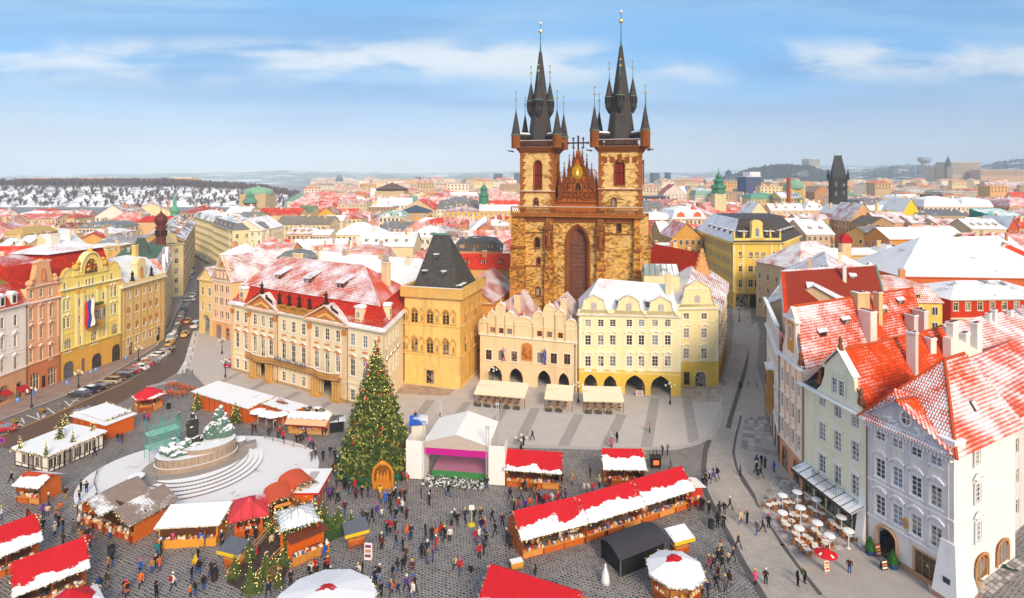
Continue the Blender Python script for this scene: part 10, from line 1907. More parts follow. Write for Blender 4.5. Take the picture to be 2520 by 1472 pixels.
for i,(x,y)in En(((878,1150),(1048,1252))):
 o=Th('topiary',f"cone-shaped evergreen in a blue tub {('left', 'right')[i]} of the arched entrance",'potted plant',G(*ZJ(x,y)));MB().bX(-.35,-.35,0,.35,.35,.6).bd('tub',Pn('2c4a7a'),o);m=MB()
 for k_ in Rg(700):f_=RR();a_=RR()*6.28;r_=.62*(1-f_)**.75*RU(.8,1.08)+.03;p=VC((r_*cos(a_),r_*sin(a_),.55+1.55*f_));q=VC((RU(-1,1),RU(-1,1),RU(-1,1)))*.09;m.pg([p,p+q,p+VC((q.y,q.z,q.x))])
 m.lh([(.52,.6),(.4,1.1),(.02,2)],8);m.bd('foliage',Pn('2f6a24',.8,.4,5),o)
def Wa(label,b_,u,y,z,rz=NA):
 P=wpt(b_,u,y,z);o=Th('wall_lantern',label,'lantern',P,b_.rz if rz is NA else rz);MB().path([(0,.5,.5),(0,0,.6),(0,-.1,.3)],.03,4).bd('bracket',IR,o);MB().lh([(.12,-.35),(.22,.05),(.26,.08),(.05,.32),(.02,.4)],6,(0,-.1,0)).bd('lamp_shade',Pn('26302a',.4),o)
for lb,b_,(x,y)in(('black lantern on the pink house corner above the shop arch',r3,ZJ(370,580)),('black lantern on the canopy end of the pale green house',r2,ZJ(775,915)),('black lantern right of the golden-framed shop window',r1,ZJ(1338,1225)),('black lantern bracketed on the gothic stone house side',b,ZF(640,1040))):Wa(lb,b_,b_.u(x)if b_ is not b else b.L+.5,-.75 if b_ is not b else 10,max(2.2,ZV(y,b_.d(b_.u(x))))if b_ is not b else 5.2)
o=Th('wall_emblem','gold oval emblem fixed between the grey corner house windows','emblem',wpt(r1,r1.u(ZJ(1147,900)),-.1,r1.z(ZJ(1147,915))),r1.rz);MB().slab([(.34*cos(i*.393),.62*sin(i*.393))for i in Rg(16)],-.12,.05,0).slab([(.2*cos(i*.393),.34*sin(i*.393))for i in Rg(16)],-.18,-.12,1).bd('plate',[Pn('d9a31c',.35,.2,4,.6),Pn('8a8fae')],o)
m=MB();pp=[G(*ZJ(x,y))+VC((0,0,z))for x,y,z in((1775,1185,.2),(1800,1215,.2),(1850,1225,.25),(1830,1235,.15),(1880,1240,.2),(1900,1260,.2),(1860,1255,.2),(1940,1275,.2),(1975,1282,.15))];m.path(pp,.09,6);Tg(m.bd('garland_rope',Pn('1f4a30',.8,.3,5)),'green fir garland dumped in a loop on the slab pavement','garland')
m=MB();m.lh([(.42,0),(.5,.15),(.48,.75),(.4,.8)],12,(0,0,0),0);m.lh([(.38,0),(.1,.12)],12,(0,0,.78),1)
for i,(x,y)in En(((1352,1430),(1690,1395))):o=m.bd('stone_bin',[stone('b8a494',.2),Pn('c9304a' if i==0 else '8a7f78')],NA,G(*ZJ(x,y)));Tg(o,f"round stone litter bin {('with red top left of the big corner buttress', 'on the slab pavement right of the corner buttress')[i]}",'litter bin')
for lb,zf,x,y,c_ in(('dark litter bin ringed with snow by the pale street band',ZR,1093,908,'2e3436'),('blue-grey waste bin on the lower left cobbles',ZL,1298,968,'2f3f50'),('black bin near the musicians left of the monument',ZM,282,378,'242428'),('black and orange bin in a snow patch by the ramp',ZN,612,1218,'3a2a20'),('black bin on the plaza in the right-hand street mouth',ZG,1580,1222,'1f1f22')):
 o=Th('litter_bin',lb,'litter bin',G(*zf(x,y)));MB().lh([(.3,0),(.36,.1),(.38,.95)],10).bd('drum',Pn(c_,.5),o);MB().lh([(.41,0),(.38,.1),(.2,.16),(.02,.18)],10,(0,0,.95)).bd('lid',Pn('141416',.5),o)
bp_=Th('beer_table','x','table');OB=Pn('c05a2c',.6,.15,3);MB().bX(-1.1,-.3,.72,1.1,.3,.77).bd('top',OB,bp_)
for y in(-.62,.62):MB().bX(-1.1,y-.14,.42,1.1,y+.14,.46).bd('bench',OB,bp_)
for x in(-.8,.8):MB().bX(x-.03,-.25,0,x+.03,.25,.72).bX(x-.03,-.7,0,x+.03,-.54,.42).bX(x-.03,.54,0,x+.03,.7,.42).bd('leg',SE,bp_)
KIDS.clear();bl=[(300,130),(350,122),(400,135),(450,150),(500,162),(550,172),(290,215),(340,225),(400,235),(450,222)]
for i,(x,y)in En(bl):o=bp_ if i==0 else Ct(bp_);o.location=G(*ZM(x,y));o.rotation_euler[2]=-.75;o['group']='orange beer tables';o['label']='orange folding beer table with two benches, '+('back row leftmost','back row second','back row third','back row fourth','back row fifth','back row nearest the orange hut','front row nearest the red kiosk','front row second','front row third','front row last')[i]
for lb,x,y in(('round white parasol at the orange hut corner',1310,545),('round patterned white parasol between the two orange huts',1405,575),('round white parasol before the small orange hut',1490,590),('square white parasol beside the pale wood stall',1600,575)):
 o=Th('parasol',lb,'parasol',G(*ZM(x,y)));MB().tu((0,0,0),(0,0,2.5),.04,.04,6).bd('pole',WHT_,o);MB().lh([(1.45,0),(1.4,.15),(.02,.6)],8 if 'square' not in lb else 4,(0,0,2.1)).bd('cover',Sr('b8b0a0',.85,.9),o)
Tg(MB().lh([(.02,0),(.5,.02),(.46,.5),(.36,1.1),(.22,1.5),(.1,1.9),(.13,2.05),(.02,2.2)],14).bd('dress_figure',Pn('e6e2e8',.6,.08,6),NA,G(*ZP(1112,1345)),smo=True),'tall white gown-shaped display standing left of the black tent','display figure')
o=Th('fire_box','black iron fire box with glowing front beside the short red stall','stove',G(*ZP(1555,318)));MB().bX(-.75,-.5,.3,.75,.5,1.7).bX(-.85,-.6,1.7,.85,.6,1.78).bd('body',Pn('1f1d1e',.5),o);MB().bX(-.4,-.53,.7,.4,-.5,1.3).bd('fire',glow('e0421a',2.5),o)
for x in(-.25,.25):MB().tu((x,.3,1.78),(x,.3,2.6),.06,.06,6).bd('flue',IR,o)
for x in(-.6,.6):MB().bX(x-.06,-.4,0,x+.06,.4,.3).bd('leg',IR,o)
o=Tg(MB().tu((-.7,0,.5),(.7,0,.5),.5,.5,12).tu((-.72,0,.5),(.72,0,.5),.35,.35,10,1).bX(-.7,-.45,.95,.7,.3,1.05,2).bd('straw_barrel',[Pn('d99a3c',.8,.3,6),Pn('7a4a1c'),Sw],NA,G(*ZP(320,1215)),.35),'pale wooden barrel lying on its side with snow on top','barrel')
o=Th('info_stand','yellow information stand with white panel among the strollers','sign',G(*ZQ(1132,825)));MB().lh([(.5,0),(.5,.06),(.05,.1),(.05,1.9)],10).bd('post',Pn('e8d21c'),o);MB().bX(-.35,-.04,1.9,.35,.04,2.5).bd('panel',WHT_,o)
fu=s.u(ZF(868,1000));zz=s.z(ZF(880,1055));flag(wpt(s,fu+.2,-.05,zz),wpt(s,fu,-1.2,zz+3.6),2.6,.8,['2a3f9c','f0eeec','c41e2a'],'furled tricolour flag on the left half of the lobed-gable house')
fu=s.u(ZF(1175,1000));zz=s.z(ZF(1185,1075));flag(wpt(s,fu+.2,-.05,zz),wpt(s,fu,-1.2,zz+3.8),2.9,1.5,['1e2fa8'],'dark blue flag with pale dots on the right half of the lobed-gable house')
def Cr(kn='saloon'):
 o=Th('parked_car','','car');Lc,Wc=(4.3,1.76)if kn!='van' else(4.9,1.95);hw=Wc/2;PT=attr('paint',.35,.5,.6);m=MB()
 sec={'saloon':[(-2.15,.28,.62,.8),(-2.05,.22,.86,.9),(-1.5,.2,.92,.96),(-.9,.2,.95,1),(.7,.2,.95,1),(1.3,.2,.9,.97),(1.95,.22,.78,.9),(2.15,.3,.6,.78)],'estate':[(-2.15,.28,.7,.84),(-2.08,.22,.95,.93),(-1.5,.2,.97,.98),(-.9,.2,.97,1),(.7,.2,.97,1),(1.3,.2,.93,.97),(1.95,.22,.8,.9),(2.15,.3,.62,.78)],'van':[(-2.4,.3,.9,.95),(-2.35,.25,1.1,.98),(-1.5,.22,1.12,1),(-.9,.22,1.12,1),(1,.22,1.12,1),(1.6,.22,1.05,.98),(2.2,.25,.85,.92),(2.42,.32,.65,.85)]}[kn]
 R_=[]
 for x,zb,zt,w_ in sec:
  h_=hw*w_;R_.append([(x,-h_*.92,zb),(x,-h_,zb+.16),(x,-h_,zt-.2),(x,-h_*.9,zt),(x,h_*.9,zt),(x,h_,zt-.2),(x,h_,zb+.16),(x,h_*.92,zb)])
 vs=[p for r_ in R_ for p in r_];fs=[]
 for i in Rg(len(R_)-1):
  for j in Rg(8):fs.append((i*8+j,(i+1)*8+j,(i+1)*8+(j+1)%8,i*8+(j+1)%8))
 fs+=[tuple(Rg(7,-1,-1)),tuple(Rg((len(R_)-1)*8,len(R_)*8))];m.add(vs,fs,0);b_=m.bd('body',PT,o)
 cab={'saloon':[(-1.75,.9,.72),(-1.15,1.36,.6),(.05,1.42,.6),(.45,1.38,.6),(1.2,.93,.72)],'estate':[(-2.08,.95,.74),(-1.85,1.4,.62),(.05,1.47,.62),(.45,1.42,.62),(1.2,.95,.72)],'van':[(-2.36,1.1,.92),(-2.25,1.9,.84),(.3,1.95,.84),(.9,1.85,.82),(1.6,1.08,.9)]}[kn]
 m=MB();vs=[];
 for x,z,y in cab:vs+=[(x,-y*hw/.88 if kn!='van' else-y,z),(x,y*hw/.88 if kn!='van' else y,z)]
 fs=[(2*i,2*i+1,2*i+3,2*i+2)for i in Rg(4)];mts=[1,0,0,1]
 for f,mm in zip(fs,mts):m.add(vs,[f],mm)
 zb_=cab[0][1];base=[(cab[0][0],-vs[1][1],zb_),(cab[-1][0],-vs[-1][1],cab[-1][1])]
 m.add(vs,[(0,2,4,6,8)],1);m.add(vs,[(9,7,5,3,1)],1);m.bd('cabin',[PT,Gl('14181c',.1)],o)
 m=MB()
 for sg in(-1,1):
  for x in(-.55,.45):m.bX(x-.05,sg*hw*.74-.03,.92,x+.03,sg*hw*.74+.03,1.34)
 m.bd('pillar',PT,o)
 wo=MB().tu((0,-.1,0),(0,.1,0),.31,.31,14).bd('tyre',Pn('161616',.8));wt=wo.data;DEL(wo);wo=MB().tu((0,-.115,0),(0,.115,0),.19,.19,10).bd('rim',SE);wr=wo.data;DEL(wo)
 for x in(-1.3,1.32):
  for sg in(-1,1):t_=link('wheel',wt,o,(x,sg*(hw-.1),.31));link('rim',wr,t_)
 for sg in(-1,1):
  MB().bX(sec[-1][0]-.09,sg*hw*.6-.16,.56,sec[-1][0]+0,sg*hw*.6+.16,.7).bd('headlight',Pn('e6e4da',.2),o);MB().bX(sec[0][0]-.02,sg*hw*.62-.14,.62,sec[0][0]+.1,sg*hw*.62+.14,.8).bd('tail_light',Pn('a81414',.3),o);MB().bX(.72,sg*hw*1-.06+sg*.08,.95,.9,sg*hw*1+.06+sg*.08,1.08).bd('mirror',PT,o)
 for x in(sec[-1][0],sec[0][0]):MB().bX(x-.015,-.26,.36,x+.015,.26,.46).bd('number_plate',Pn('efefef'),o)
 return o
def add_snow(o,kn):
 m=MB();z=1.43 if kn=='saloon' else 1.48 if kn=='estate' else 1.96
 m.add([(-1.1,-.5,z-.07),(.2,-.5,z-.02),(.2,.5,z-.02),(-1.1,.5,z-.07),(-1,-.42,z+.02),(.1,-.42,z+.06),(.1,.42,z+.06),(-1,.42,z+.02)],[(0,1,5,4),(1,2,6,5),(2,3,7,6),(3,0,4,7),(4,5,6,7)])
 m.pg([(1.35,-.6,.93),(1.9,-.55,.83),(1.9,.55,.83),(1.35,.6,.93)]);m.bd('snow_cover',Sw,o,smo=True)
PRO={}
for kd in('saloon','estate','van'):
 for sw in(0,1):o=Cr(kd);sw and add_snow(o,kd);o.location=(0,0,-60);PRO[kd,sw]=o
KIDS.clear();used_=set()
PA={'dark grey':'3c3c40','navy blue':'1c2550','maroon':'5a1a20','beige':'b8a88a','charcoal':'28282c','red':'b01820','white':'e3e3e3','grey':'77797e','silver':'b5b8bc','black':'121214','yellow':'d9a41c','blue':'2f5f9a','orange-yellow':'d98a1c','dark green':'1f3a2c','brown':'5a4030'}
def paint(o,c_):
 for q in[x for x in bpy.data.objects if x.parent==o]:q['paint']=c_
def Pc(p,rz,kd,sw,col,label):
 key=(kd,sw);o=PRO[key]if key not in used_ else Ct(PRO[key]);used_.add(key);o.location=p;o.rotation_euler[2]=rz;paint(o,li(PA[col]));o['label']=label;o['group']='cars on the left-hand road';return o
CARS=[(588,1150,'dark grey','saloon',1,'first of the angled row nearest the empty bays'),(655,1122,'navy blue','estate',1,'second of the angled row'),(720,1096,'charcoal','saloon',0,'third of the angled row, tail lights showing'),(812,1055,'beige','estate',0,'alone between two empty angled bays'),(850,1032,'maroon','saloon',0,'behind the beige estate'),(905,1004,'dark grey','estate',0,'with sloping roof beside the maroon one'),(962,978,'red','saloon',0,'in front of the yellow house end'),(1025,955,'white','saloon',1,'between two red ones'),(1058,930,'red','estate',0,'next to the tan house lamp'),(1105,912,'grey','saloon',0,'after the second red one'),(1115,890,'white','estate',1,'snow-topped, lower of two white neighbours'),(1155,866,'white','saloon',1,'snow-topped, upper of two white neighbours'),(1185,846,'silver','saloon',0,'near the end of the angled row'),(1218,826,'black','estate',0,'last of the angled row')]
for x,y,col,kd,sw,lb in CARS:Pc(G(*ZB(x,y)),R(176)+RU(-.06,.06),kd,sw,col,f"{'snow-roofed ' if sw and 'snow' not in lb else ''}{col} {'estate car' if kd == 'estate' else 'car'} {lb}")
LINE=[(1252,772,'yellow','saloon',0),(1268,738,'white','van',1),(1285,708,'charcoal','saloon',1),(1295,678,'dark grey','saloon',0),(1306,648,'grey','estate',1),(1318,617,'red','saloon',0),(1328,590,'silver','saloon',1),(1340,560,'dark green','estate',0),(1356,522,'blue','saloon',0)]
for i,(x,y,col,kd,sw)in En(LINE):Pc(G(*ZB(x,y)),R(106)+.01*i,kd,sw,col,f"{'snow-topped ' if sw else ''}{col} {'van' if kd == 'van' else 'car'} parked along the kerb, {('lowest', 'second lowest', 'third up', 'fourth up', 'fifth up', 'sixth up', 'seventh up', 'eighth up', 'uppermost')[i]} of that line")
for x,y,col,kd,rz,lb in((1383,606,'orange-yellow','saloon',R(108),'orange-yellow taxi driving away up the side street'),(1363,706,'yellow','saloon',R(-72),'yellow taxi coming down the dark road'),(1388,452,'silver','estate',R(5),'silver car crossing the side-street junction'),(1418,420,'white','saloon',R(112),'white car just beyond the side-street junction'),(1446,640,'white','van',R(100),'white van half hidden by the yellow corner arch'),(618,1282,'charcoal','saloon',R(30),'black car driving along the brown road behind the orange hut'),(22,1408,'red','saloon',R(10),'red car parked in the bay at the left picture edge')):Pc(G(*ZB(x,y)),rz,kd,0,col,lb)
Pc(G(*ZX(480,1098)),R(95),'saloon',0,'red','red car nosing out beside the palace left corner');Pc(G(*ZM(2010,452)),R(-20),'saloon',1,'white','snow-buried white car behind the pale wood stall');Pc(G(*ZM(1870,440)),R(-30),'saloon',1,'dark grey','dark car behind the small orange hut')
for i in Rg(9):t=i/8;Pc(G(*ZA(1905+115*t,1012+68*t)),R(-52),'saloon',i%2,('black','charcoal','navy blue','dark grey')[i%4],f"{'snow-topped ' if i % 2 else ''}dark car parked in the far side street, {('first', 'second', 'third', 'fourth', 'fifth', 'sixth', 'seventh', 'eighth', 'ninth')[i]} from its far end")
for i,t in En((.1,.3,.5,.7)):Pc(G(470+6*t,690-40*t),R(108),'saloon',i%2,('silver','dark grey','white','blue')[i],f"{('silver', 'dark grey', 'white', 'blue')[i]} car {'with snow ' if i % 2 else ''}deep in the side street before the junction")
def Pm(pose):
 """one continuous body grown from joints; materials by region: coat, trousers, skin, shoes, hair"""
 J={'pelvis':(0,0,.95),'waist':(0,0,1.08),'chest':(0,-.01,1.3),'neck':(0,-.01,1.47),'jaw':(0,-.03,1.56),'skull':(0,-.015,1.68),'top':(0,0,1.755)}
 Rr={'pelvis':(.17,.13),'waist':(.165,.125),'chest':(.19,.135),'neck':(.062,.062),'jaw':(.075,.085),'skull':(.088,.1),'top':(.055,.06)}
 E=[('pelvis','waist'),('waist','chest'),('chest','neck'),('neck','jaw'),('jaw','skull'),('skull','top')]
 st,arm,sit=pose.get('step',0),pose.get('arm',(0,0)),pose.get('sit',0)
 for sg,n_ in((-1,'r'),(1,'l')):
  fw=st*sg
  if sit:J['hip'+n_]=(sg*.1,0,.93);J['knee'+n_]=(sg*.12,-.42,.9);J['ank'+n_]=(sg*.12,-.45,.5);J['toe'+n_]=(sg*.13,-.6,.45)
  else:J['hip'+n_]=(sg*.095,0,.88);J['knee'+n_]=(sg*.1,-.22*fw-.02,.5+.03*abs(st));J['ank'+n_]=(sg*.11,-.38*fw+(.08 if fw<0 else 0)*st,.1+(.07 if fw<0 else 0)*abs(st));J['toe'+n_]=(sg*.125,J['ank'+n_][1]-.17,.045+(.03 if fw<0 else 0)*abs(st))
  Rr['hip'+n_]=(.105,.11);Rr['knee'+n_]=(.07,.075);Rr['ank'+n_]=(.052,.06);Rr['toe'+n_]=(.045,.035)
  E+=[('pelvis','hip'+n_),('hip'+n_,'knee'+n_),('knee'+n_,'ank'+n_),('ank'+n_,'toe'+n_)]
  J['sh'+n_]=(sg*.205,-0,1.41);Rr['sh'+n_]=(.078,.078);a_=arm[0 if sg<0 else 1]
  if a_==0:J['el'+n_]=(sg*.27,.03+.12*fw,1.14);J['wr'+n_]=(sg*.26,-.08+.22*fw,.9)
  elif a_==1:J['el'+n_]=(sg*.28,-.06,1.14);J['wr'+n_]=(sg*.14,-.28,1.16)
  elif a_==2:J['el'+n_]=(sg*.27,-.2,1.33);J['wr'+n_]=(sg*.09,-.26,1.57)
  elif a_==3:J['el'+n_]=(sg*.3,0,1.15);J['wr'+n_]=(sg*.2,.02,.98)
  Rr['el'+n_]=(.056,.056);Rr['wr'+n_]=(.042,.042);E+=[('chest','sh'+n_),('sh'+n_,'el'+n_),('el'+n_,'wr'+n_)]
 if pose.get('lean'):
  for k_ in J:
   if J[k_][2]>1:J[k_]=(J[k_][0],J[k_][1]-(J[k_][2]-.95)*pose['lean'],J[k_][2]-.03)
 names=list(J);me=MN('body');me.from_pydata([J[k_]for k_ in names],[(names.index(p),names.index(q))for p,q in E],[]);o=link('body',me);sk=o.modifiers.new('s','SKIN');sk.branch_smoothing=.3
 for i,k_ in En(names):me.skin_vertices[0].data[i].radius=Rr[k_]
 me.skin_vertices[0].data[names.index('pelvis')].use_root=True;sb=o.modifiers.new('b','SUBSURF');sb.levels=sb.render_levels=1
 mm=bpy.data.meshes.new_from_object(o.evaluated_get(bpy.context.evaluated_depsgraph_get()));DEL(o)
 nf=len(mm.polygons);hem=pose.get('hem',.84);m=MB();m.v=[tuple(v.co)for v in mm.vertices];m.f=[tuple(p.vertices)for p in mm.polygons];HR=J['skull']
 for p in mm.polygons:
  c_=p.center;k_=0
  if c_.z>1.49-(.03 if pose.get('lean')else 0)and abs(c_.x)<.12:k_=2
  elif c_.z<hem and not(abs(c_.x)>.19 and c_.z>.8):k_=1
  if sit and c_.z<.99 and abs(c_.x)<.2 and c_.y<-.12:k_=1
  if min((VC(J['toe'+n_])-c_).length for n_ in 'rl')<.13 or min((VC(J['ank'+n_])-c_).length for n_ in 'rl')<.065:k_=3
  if k_==2 and(c_.y>HR[1]+.015 or c_.z>HR[2]+.035):k_=4
  m.m.append(k_)
 for sg,n_ in((-1,'r'),(1,'l')):
  w_,e_=VC(J['wr'+n_]),VC(J['el'+n_]);d_=(w_-e_).normalized();sd=VC((0,1,0)).cross(d_);sd=sd.normalized()if sd.length>.1 else VC((1,0,0));up=d_.cross(sd);pl=w_+d_*.09
  m.add([w_+sd*.03+up*.018,w_-sd*.03+up*.018,w_-sd*.03-up*.018,w_+sd*.03-up*.018,pl+sd*.043+up*.014,pl-sd*.043+up*.014,pl-sd*.043-up*.014,pl+sd*.043-up*.014],[(0,1,5,4),(1,2,6,5),(2,3,7,6),(3,0,4,7),(4,5,6,7)],2)
  for i,ln in En((.062,.074,.068,.052)):b_=pl+sd*(.032-.0213*i);k1=b_+d_*ln*.55-up*.008;m.tu(b_,k1,.0095,.009,4,2);m.tu(k1,k1+d_*ln*.4-up*ln*.35,.009,.006,4,2)
  b_=w_+d_*.035+sd*sg*.03;m.tu(b_,b_+d_*.04+sd*sg*.03-up*.01,.012,.01,4,2);m.tu(b_+d_*.04+sd*sg*.03-up*.01,b_+d_*.075+sd*sg*.03-up*.02,.01,.007,4,2)
 hx,hy,hz=HR;m.add([(hx-.016,hy-.095,hz-.055),(hx+.016,hy-.095,hz-.055),(hx,hy-.125,hz-.05),(hx,hy-.1,hz-.005)],[(0,1,2),(1,3,2),(3,0,2)],2)
 for sg in(-1,1):m.ba((hx+sg*.034,hy-.094,hz-.01),.011,5,4,5);m.ba((hx+sg*.092,hy+.005,hz-.03),.022,5,4,2,1.3)
 m.bX(hx-.024,hy-.1,hz-.085,hx+.024,hy-.09,hz-.077,6)
 mm2=MN('body');mm2.from_pydata(m.v,[],m.f);[mm2.materials.append(x)for x in PMATS];mm2.polygons.foreach_set('material_index',m.m);mm2.polygons.foreach_set('use_smooth',[True]*len(mm2.polygons));Au(mm2);return mm2,HR,J
PMATS=[attr('coat',.85),attr('trousers',.85),Pn('c99a7c',.6,.08),Pn('241f1e',.7),attr('hair',.8),Pn('1a1412',.4),Pn('8a4038',.6)]
POSES=[dict(step=0,arm=(0,0)),dict(step=.8,arm=(0,0),hem=.8),dict(step=-.9,arm=(0,0),hem=.62),dict(step=0,arm=(1,0),hem=.78),dict(step=0,arm=(2,2),hem=.8),dict(step=0,arm=(1,1),hem=.58),dict(step=.5,arm=(3,1),hem=.84,lean=.1),dict(sit=1,arm=(1,1),hem=.8)]
PM=[Pm(p)for p in POSES]
ho=MB().lh([(.105,0),(.112,.03),(.108,.07),(.09,.12),(.05,.155),(.015,.165)],10).bd('hat',attr('hat',.9),smo=True);hatme=ho.data;DEL(ho)
ho=MB().lh([(.15,-.17),(.15,-.1),(.125,0),(.118,.06),(.08,.13),(.02,.155)],10).bd('hood',attr('coat',.85),smo=True);hoodme=ho.data;DEL(ho)
ho=MB().bX(-.15,.11,1,.15,.29,1.42).bX(-.11,.29,1.05,.11,.34,1.25).bd('backpack',attr('pack',.8));bkme=ho.data;DEL(ho)
ho=MB().lh([(.085,-.2),(.1,-.08),(.106,.02),(.09,.08),(.03,.11)],10).bd('long_hair',attr('hair',.8),smo=True);hrme=ho.data;DEL(ho)
COAT={'k':('black','17161a'),'d':('dark brown','3a241c'),'n':('navy','1c2244'),'r':('red','c4141e'),'b':('bright blue','1458c8'),'w':('white','e0dcd6'),'c':('cream','d3bb92'),'y':('yellow','e3b414'),'o':('orange','d8661a'),'g':('grey','5a5a60'),'p':('purple','5a2f92'),'m':('maroon','5a1a1e'),'t':('teal','127f82'),'f':('pink','d0507a'),'l':('olive','4f4a2a'),'a':('tan','a8794a')}
TRO={'j':('blue jeans','2a4f8f'),'k':('black trousers','141416'),'g':('grey trousers','4a4a50'),'b':('beige trousers','a88f6a'),'l':('light jeans','7f9cc4')}
HEAD={'n':'bare brown-haired head','b':'black hair','l':'long fair hair','w':'white hat','r':'red hat','k':'dark hat','h':'hood up','p':'pink hat','y':'yellow hat','u':'blue hat'}
PPL=[(ZB,'8,1265kg 58,1275d 155,1225a 225,1195m 252,1200k 335,1130k 345,1110d 608,1040r 505,1065kj 1228,690k 1275,515r 1297,515k 1305,505kj 1390,355k 1360,395kj 1375,390kg 1428,940k 1460,935m 1520,880c 1508,965kj 1523,960n 1490,1040w 1240,700kg 1245,640k'),(ZK,'1675,420tj 1712,490pj 1760,495r 1838,450wj 1888,455aj 2122,492g 2188,440k 2230,350d 2000,390kg 1650,350d 1630,330kg 1530,600o 1398,745kj 1445,750mj 1125,910y 135,1225k 1320,640w 1370,600r 2090,250n 2120,255k 2020,190k 1990,190r'),(ZL,'945,245k 930,360pj 1010,255kj 765,320db 705,485ob 655,555ap 505,525p 555,525cg 565,400g 430,700m 500,690k 640,740w 685,640k 735,690kj 855,715gg 925,650wg 985,600kj 1040,620mj 1085,660d 1285,780wj 955,750g 985,885fl 1050,880rj 945,840a 1020,800cj 735,880d 1265,1135o 1315,1110kj 1170,1400nb 1265,1350lb 1440,1430kj 1640,1205b 1645,1340o 1775,1175aj 1820,1130kj 1870,1155oj 2020,1370w 1825,1470k 2240,1280kj 20,560wj 320,590d 1835,985tj 1880,950k 1845,870r 2030,860fg 2095,850gg 2225,1460o 1480,1465o 160,1480wj 515,1470wj'),(ZN,'455,830bl 510,835gg 690,830n 700,900kj 805,910kj 1065,735pj 1325,740kb 1255,850c 1310,860pj 1095,990rw 1080,780k 975,790d 425,1000k 400,1120yj 440,1160kj 575,1180dj 615,1220k 390,1370r 490,1330kj 395,1400kj 1850,975bj 1705,460c 2080,470mj 1850,290cb 1905,320p 1940,300d 1995,350k 2015,330t 1990,160n 2040,100k 2080,190k 2120,250kj 2190,210r 2270,290k 2340,280kj 2205,310m 2280,540d 2325,580y 2385,575k 2440,510pg 2495,510wj 2220,720k 2245,830ob 1220,1400b 1330,1260gj 1395,1250wg 1470,1270o 1690,1200w 1735,1150rb 1850,1160k 1890,1120r 1920,1240k 1760,1200d 1870,1240d 2215,1270w 2280,1150k 2270,1310k 2420,1260n 2470,1215kl 2490,1400k 2495,870m'),(ZQ,'15,520k 515,440wf 560,465ob 320,590y 325,640aj 370,640bj 405,640k 440,620r 455,600rj 500,620dj 540,615d 490,700rj 515,710w 415,740k 460,790oj 555,780mp 685,590m 765,600kg 755,655d 925,575kj 1268,500dj 380,915kj 410,895r 455,900wg 465,1020kj 560,950oj 595,945t 335,1020k 520,1060k 550,1145l 435,1280k 475,1255dj 525,1240k 605,1265mb 690,1120k 740,1090cb 735,1170yj 790,1150pj 815,1050rj 725,945k 780,970k 815,960oj 860,930r 890,970b 940,970w 955,840g 980,800k 1010,830kg 1075,800c 1155,790k 1215,785dg 1315,800k 1405,840m 1215,890bj 1250,885rj 1165,985rj 1200,970wj 1260,1010bj 1340,920k 1200,1120r 1240,1090d 990,1220c 1030,1255rj 1125,1305kb 1440,980w 1475,600n 125,1300wg 435,1370t 420,1450o 480,1440n 555,1420p 610,1465wj 625,1420d'),(ZP,'365,615b 375,535tw 410,525g 490,555wr 725,450n 820,475aj 975,400d 920,540wj 960,545wb 1000,545rj 1060,490c 1108,485aj 1620,210kg 1662,205gw 1165,95wj 1215,95kj 1165,140fr 465,75d 385,120o 700,440b 1690,350oy 1150,510m 1330,450m 770,970nj 1340,985dw 1450,985tt 490,1320dj 1055,920d 1130,900rb 1130,930b 465,1055ac 515,1060cb 350,1060cw 275,1045r 245,1020fw 1060,850ao 1765,680d 1720,680kw 1800,660k 1865,700m 540,660mn 520,640nr 580,660r 610,650r 640,640wf 690,640rp 720,610cr 760,620pr 500,680fb 440,690ow 400,700pr 340,705rw 300,715mr 560,690n 480,590ac'),(ZR,'597,135a 1030,580k 1045,550d 1080,545nj 1112,525p 1140,510kj 1330,485g 1160,805d 1200,795kj 1245,760d 1010,770k 1030,760kg 1075,805k 1145,905kw 1195,900k 1328,870cj 1385,875k 1465,955yj 1510,940r 1558,910k 1312,1070d 1165,1130cr 1230,1180c 1270,1180w 1075,1240r 1110,1250d 1145,1190k 1185,1250k 1180,1180d 1135,1400k 1205,1420c 1240,1380rj 1150,1330m 1020,1470k 1065,1465n 1450,1370f 1535,1365dd 1600,455bj 1470,510rb 1495,500kg 1460,470k 1500,400k 1530,425d'),(ZJ,'35,500k 340,1385k 390,1365k 725,1285dj'),(ZO,'130,570k 945,620o 1095,700k 1078,690d 1128,650l 1210,710m 1245,725nj 1287,735y 765,745n 870,725m 885,715d 812,790cb 980,750p 1212,495m 1240,490k 790,840k 20,1050kj'),(ZG,'1110,1280k 1275,1240nj 1303,1255m 1408,1215kg 1400,1160r 1285,1455kj 1362,1455kj 580,1465m 608,1470nj 1518,1262ob 1550,1220bj 1645,1145r 1725,1095g 1663,1040k 1697,970k 1645,920cr 1665,520r'),(ZF,'440,1455d 460,1450k 1085,1425k 1105,1420r 1220,1470k 570,1465m 595,1470kj 632,1470y 265,1465k 318,1240wg'),(ZX,'158,1140k 195,1095m 298,1035k 320,1035m 258,1160kj 273,1165g 337,1148n 362,1142kj 237,1245w 1150,1375bj 1178,1380rl 285,765kg'),(ZM,'905,690m 890,640n 1245,680p 1275,650mp 1435,700n 1470,640nj 1510,620kb 1545,735nj 1565,690r 1600,745rd 1755,775k 1800,765k 1830,745o 1860,720n 1910,810fp 1945,875nj 2060,975k 1930,980gj 1970,965k 2195,960k 2050,690mw 2090,695ob 2170,1120mj 2290,110k'),]
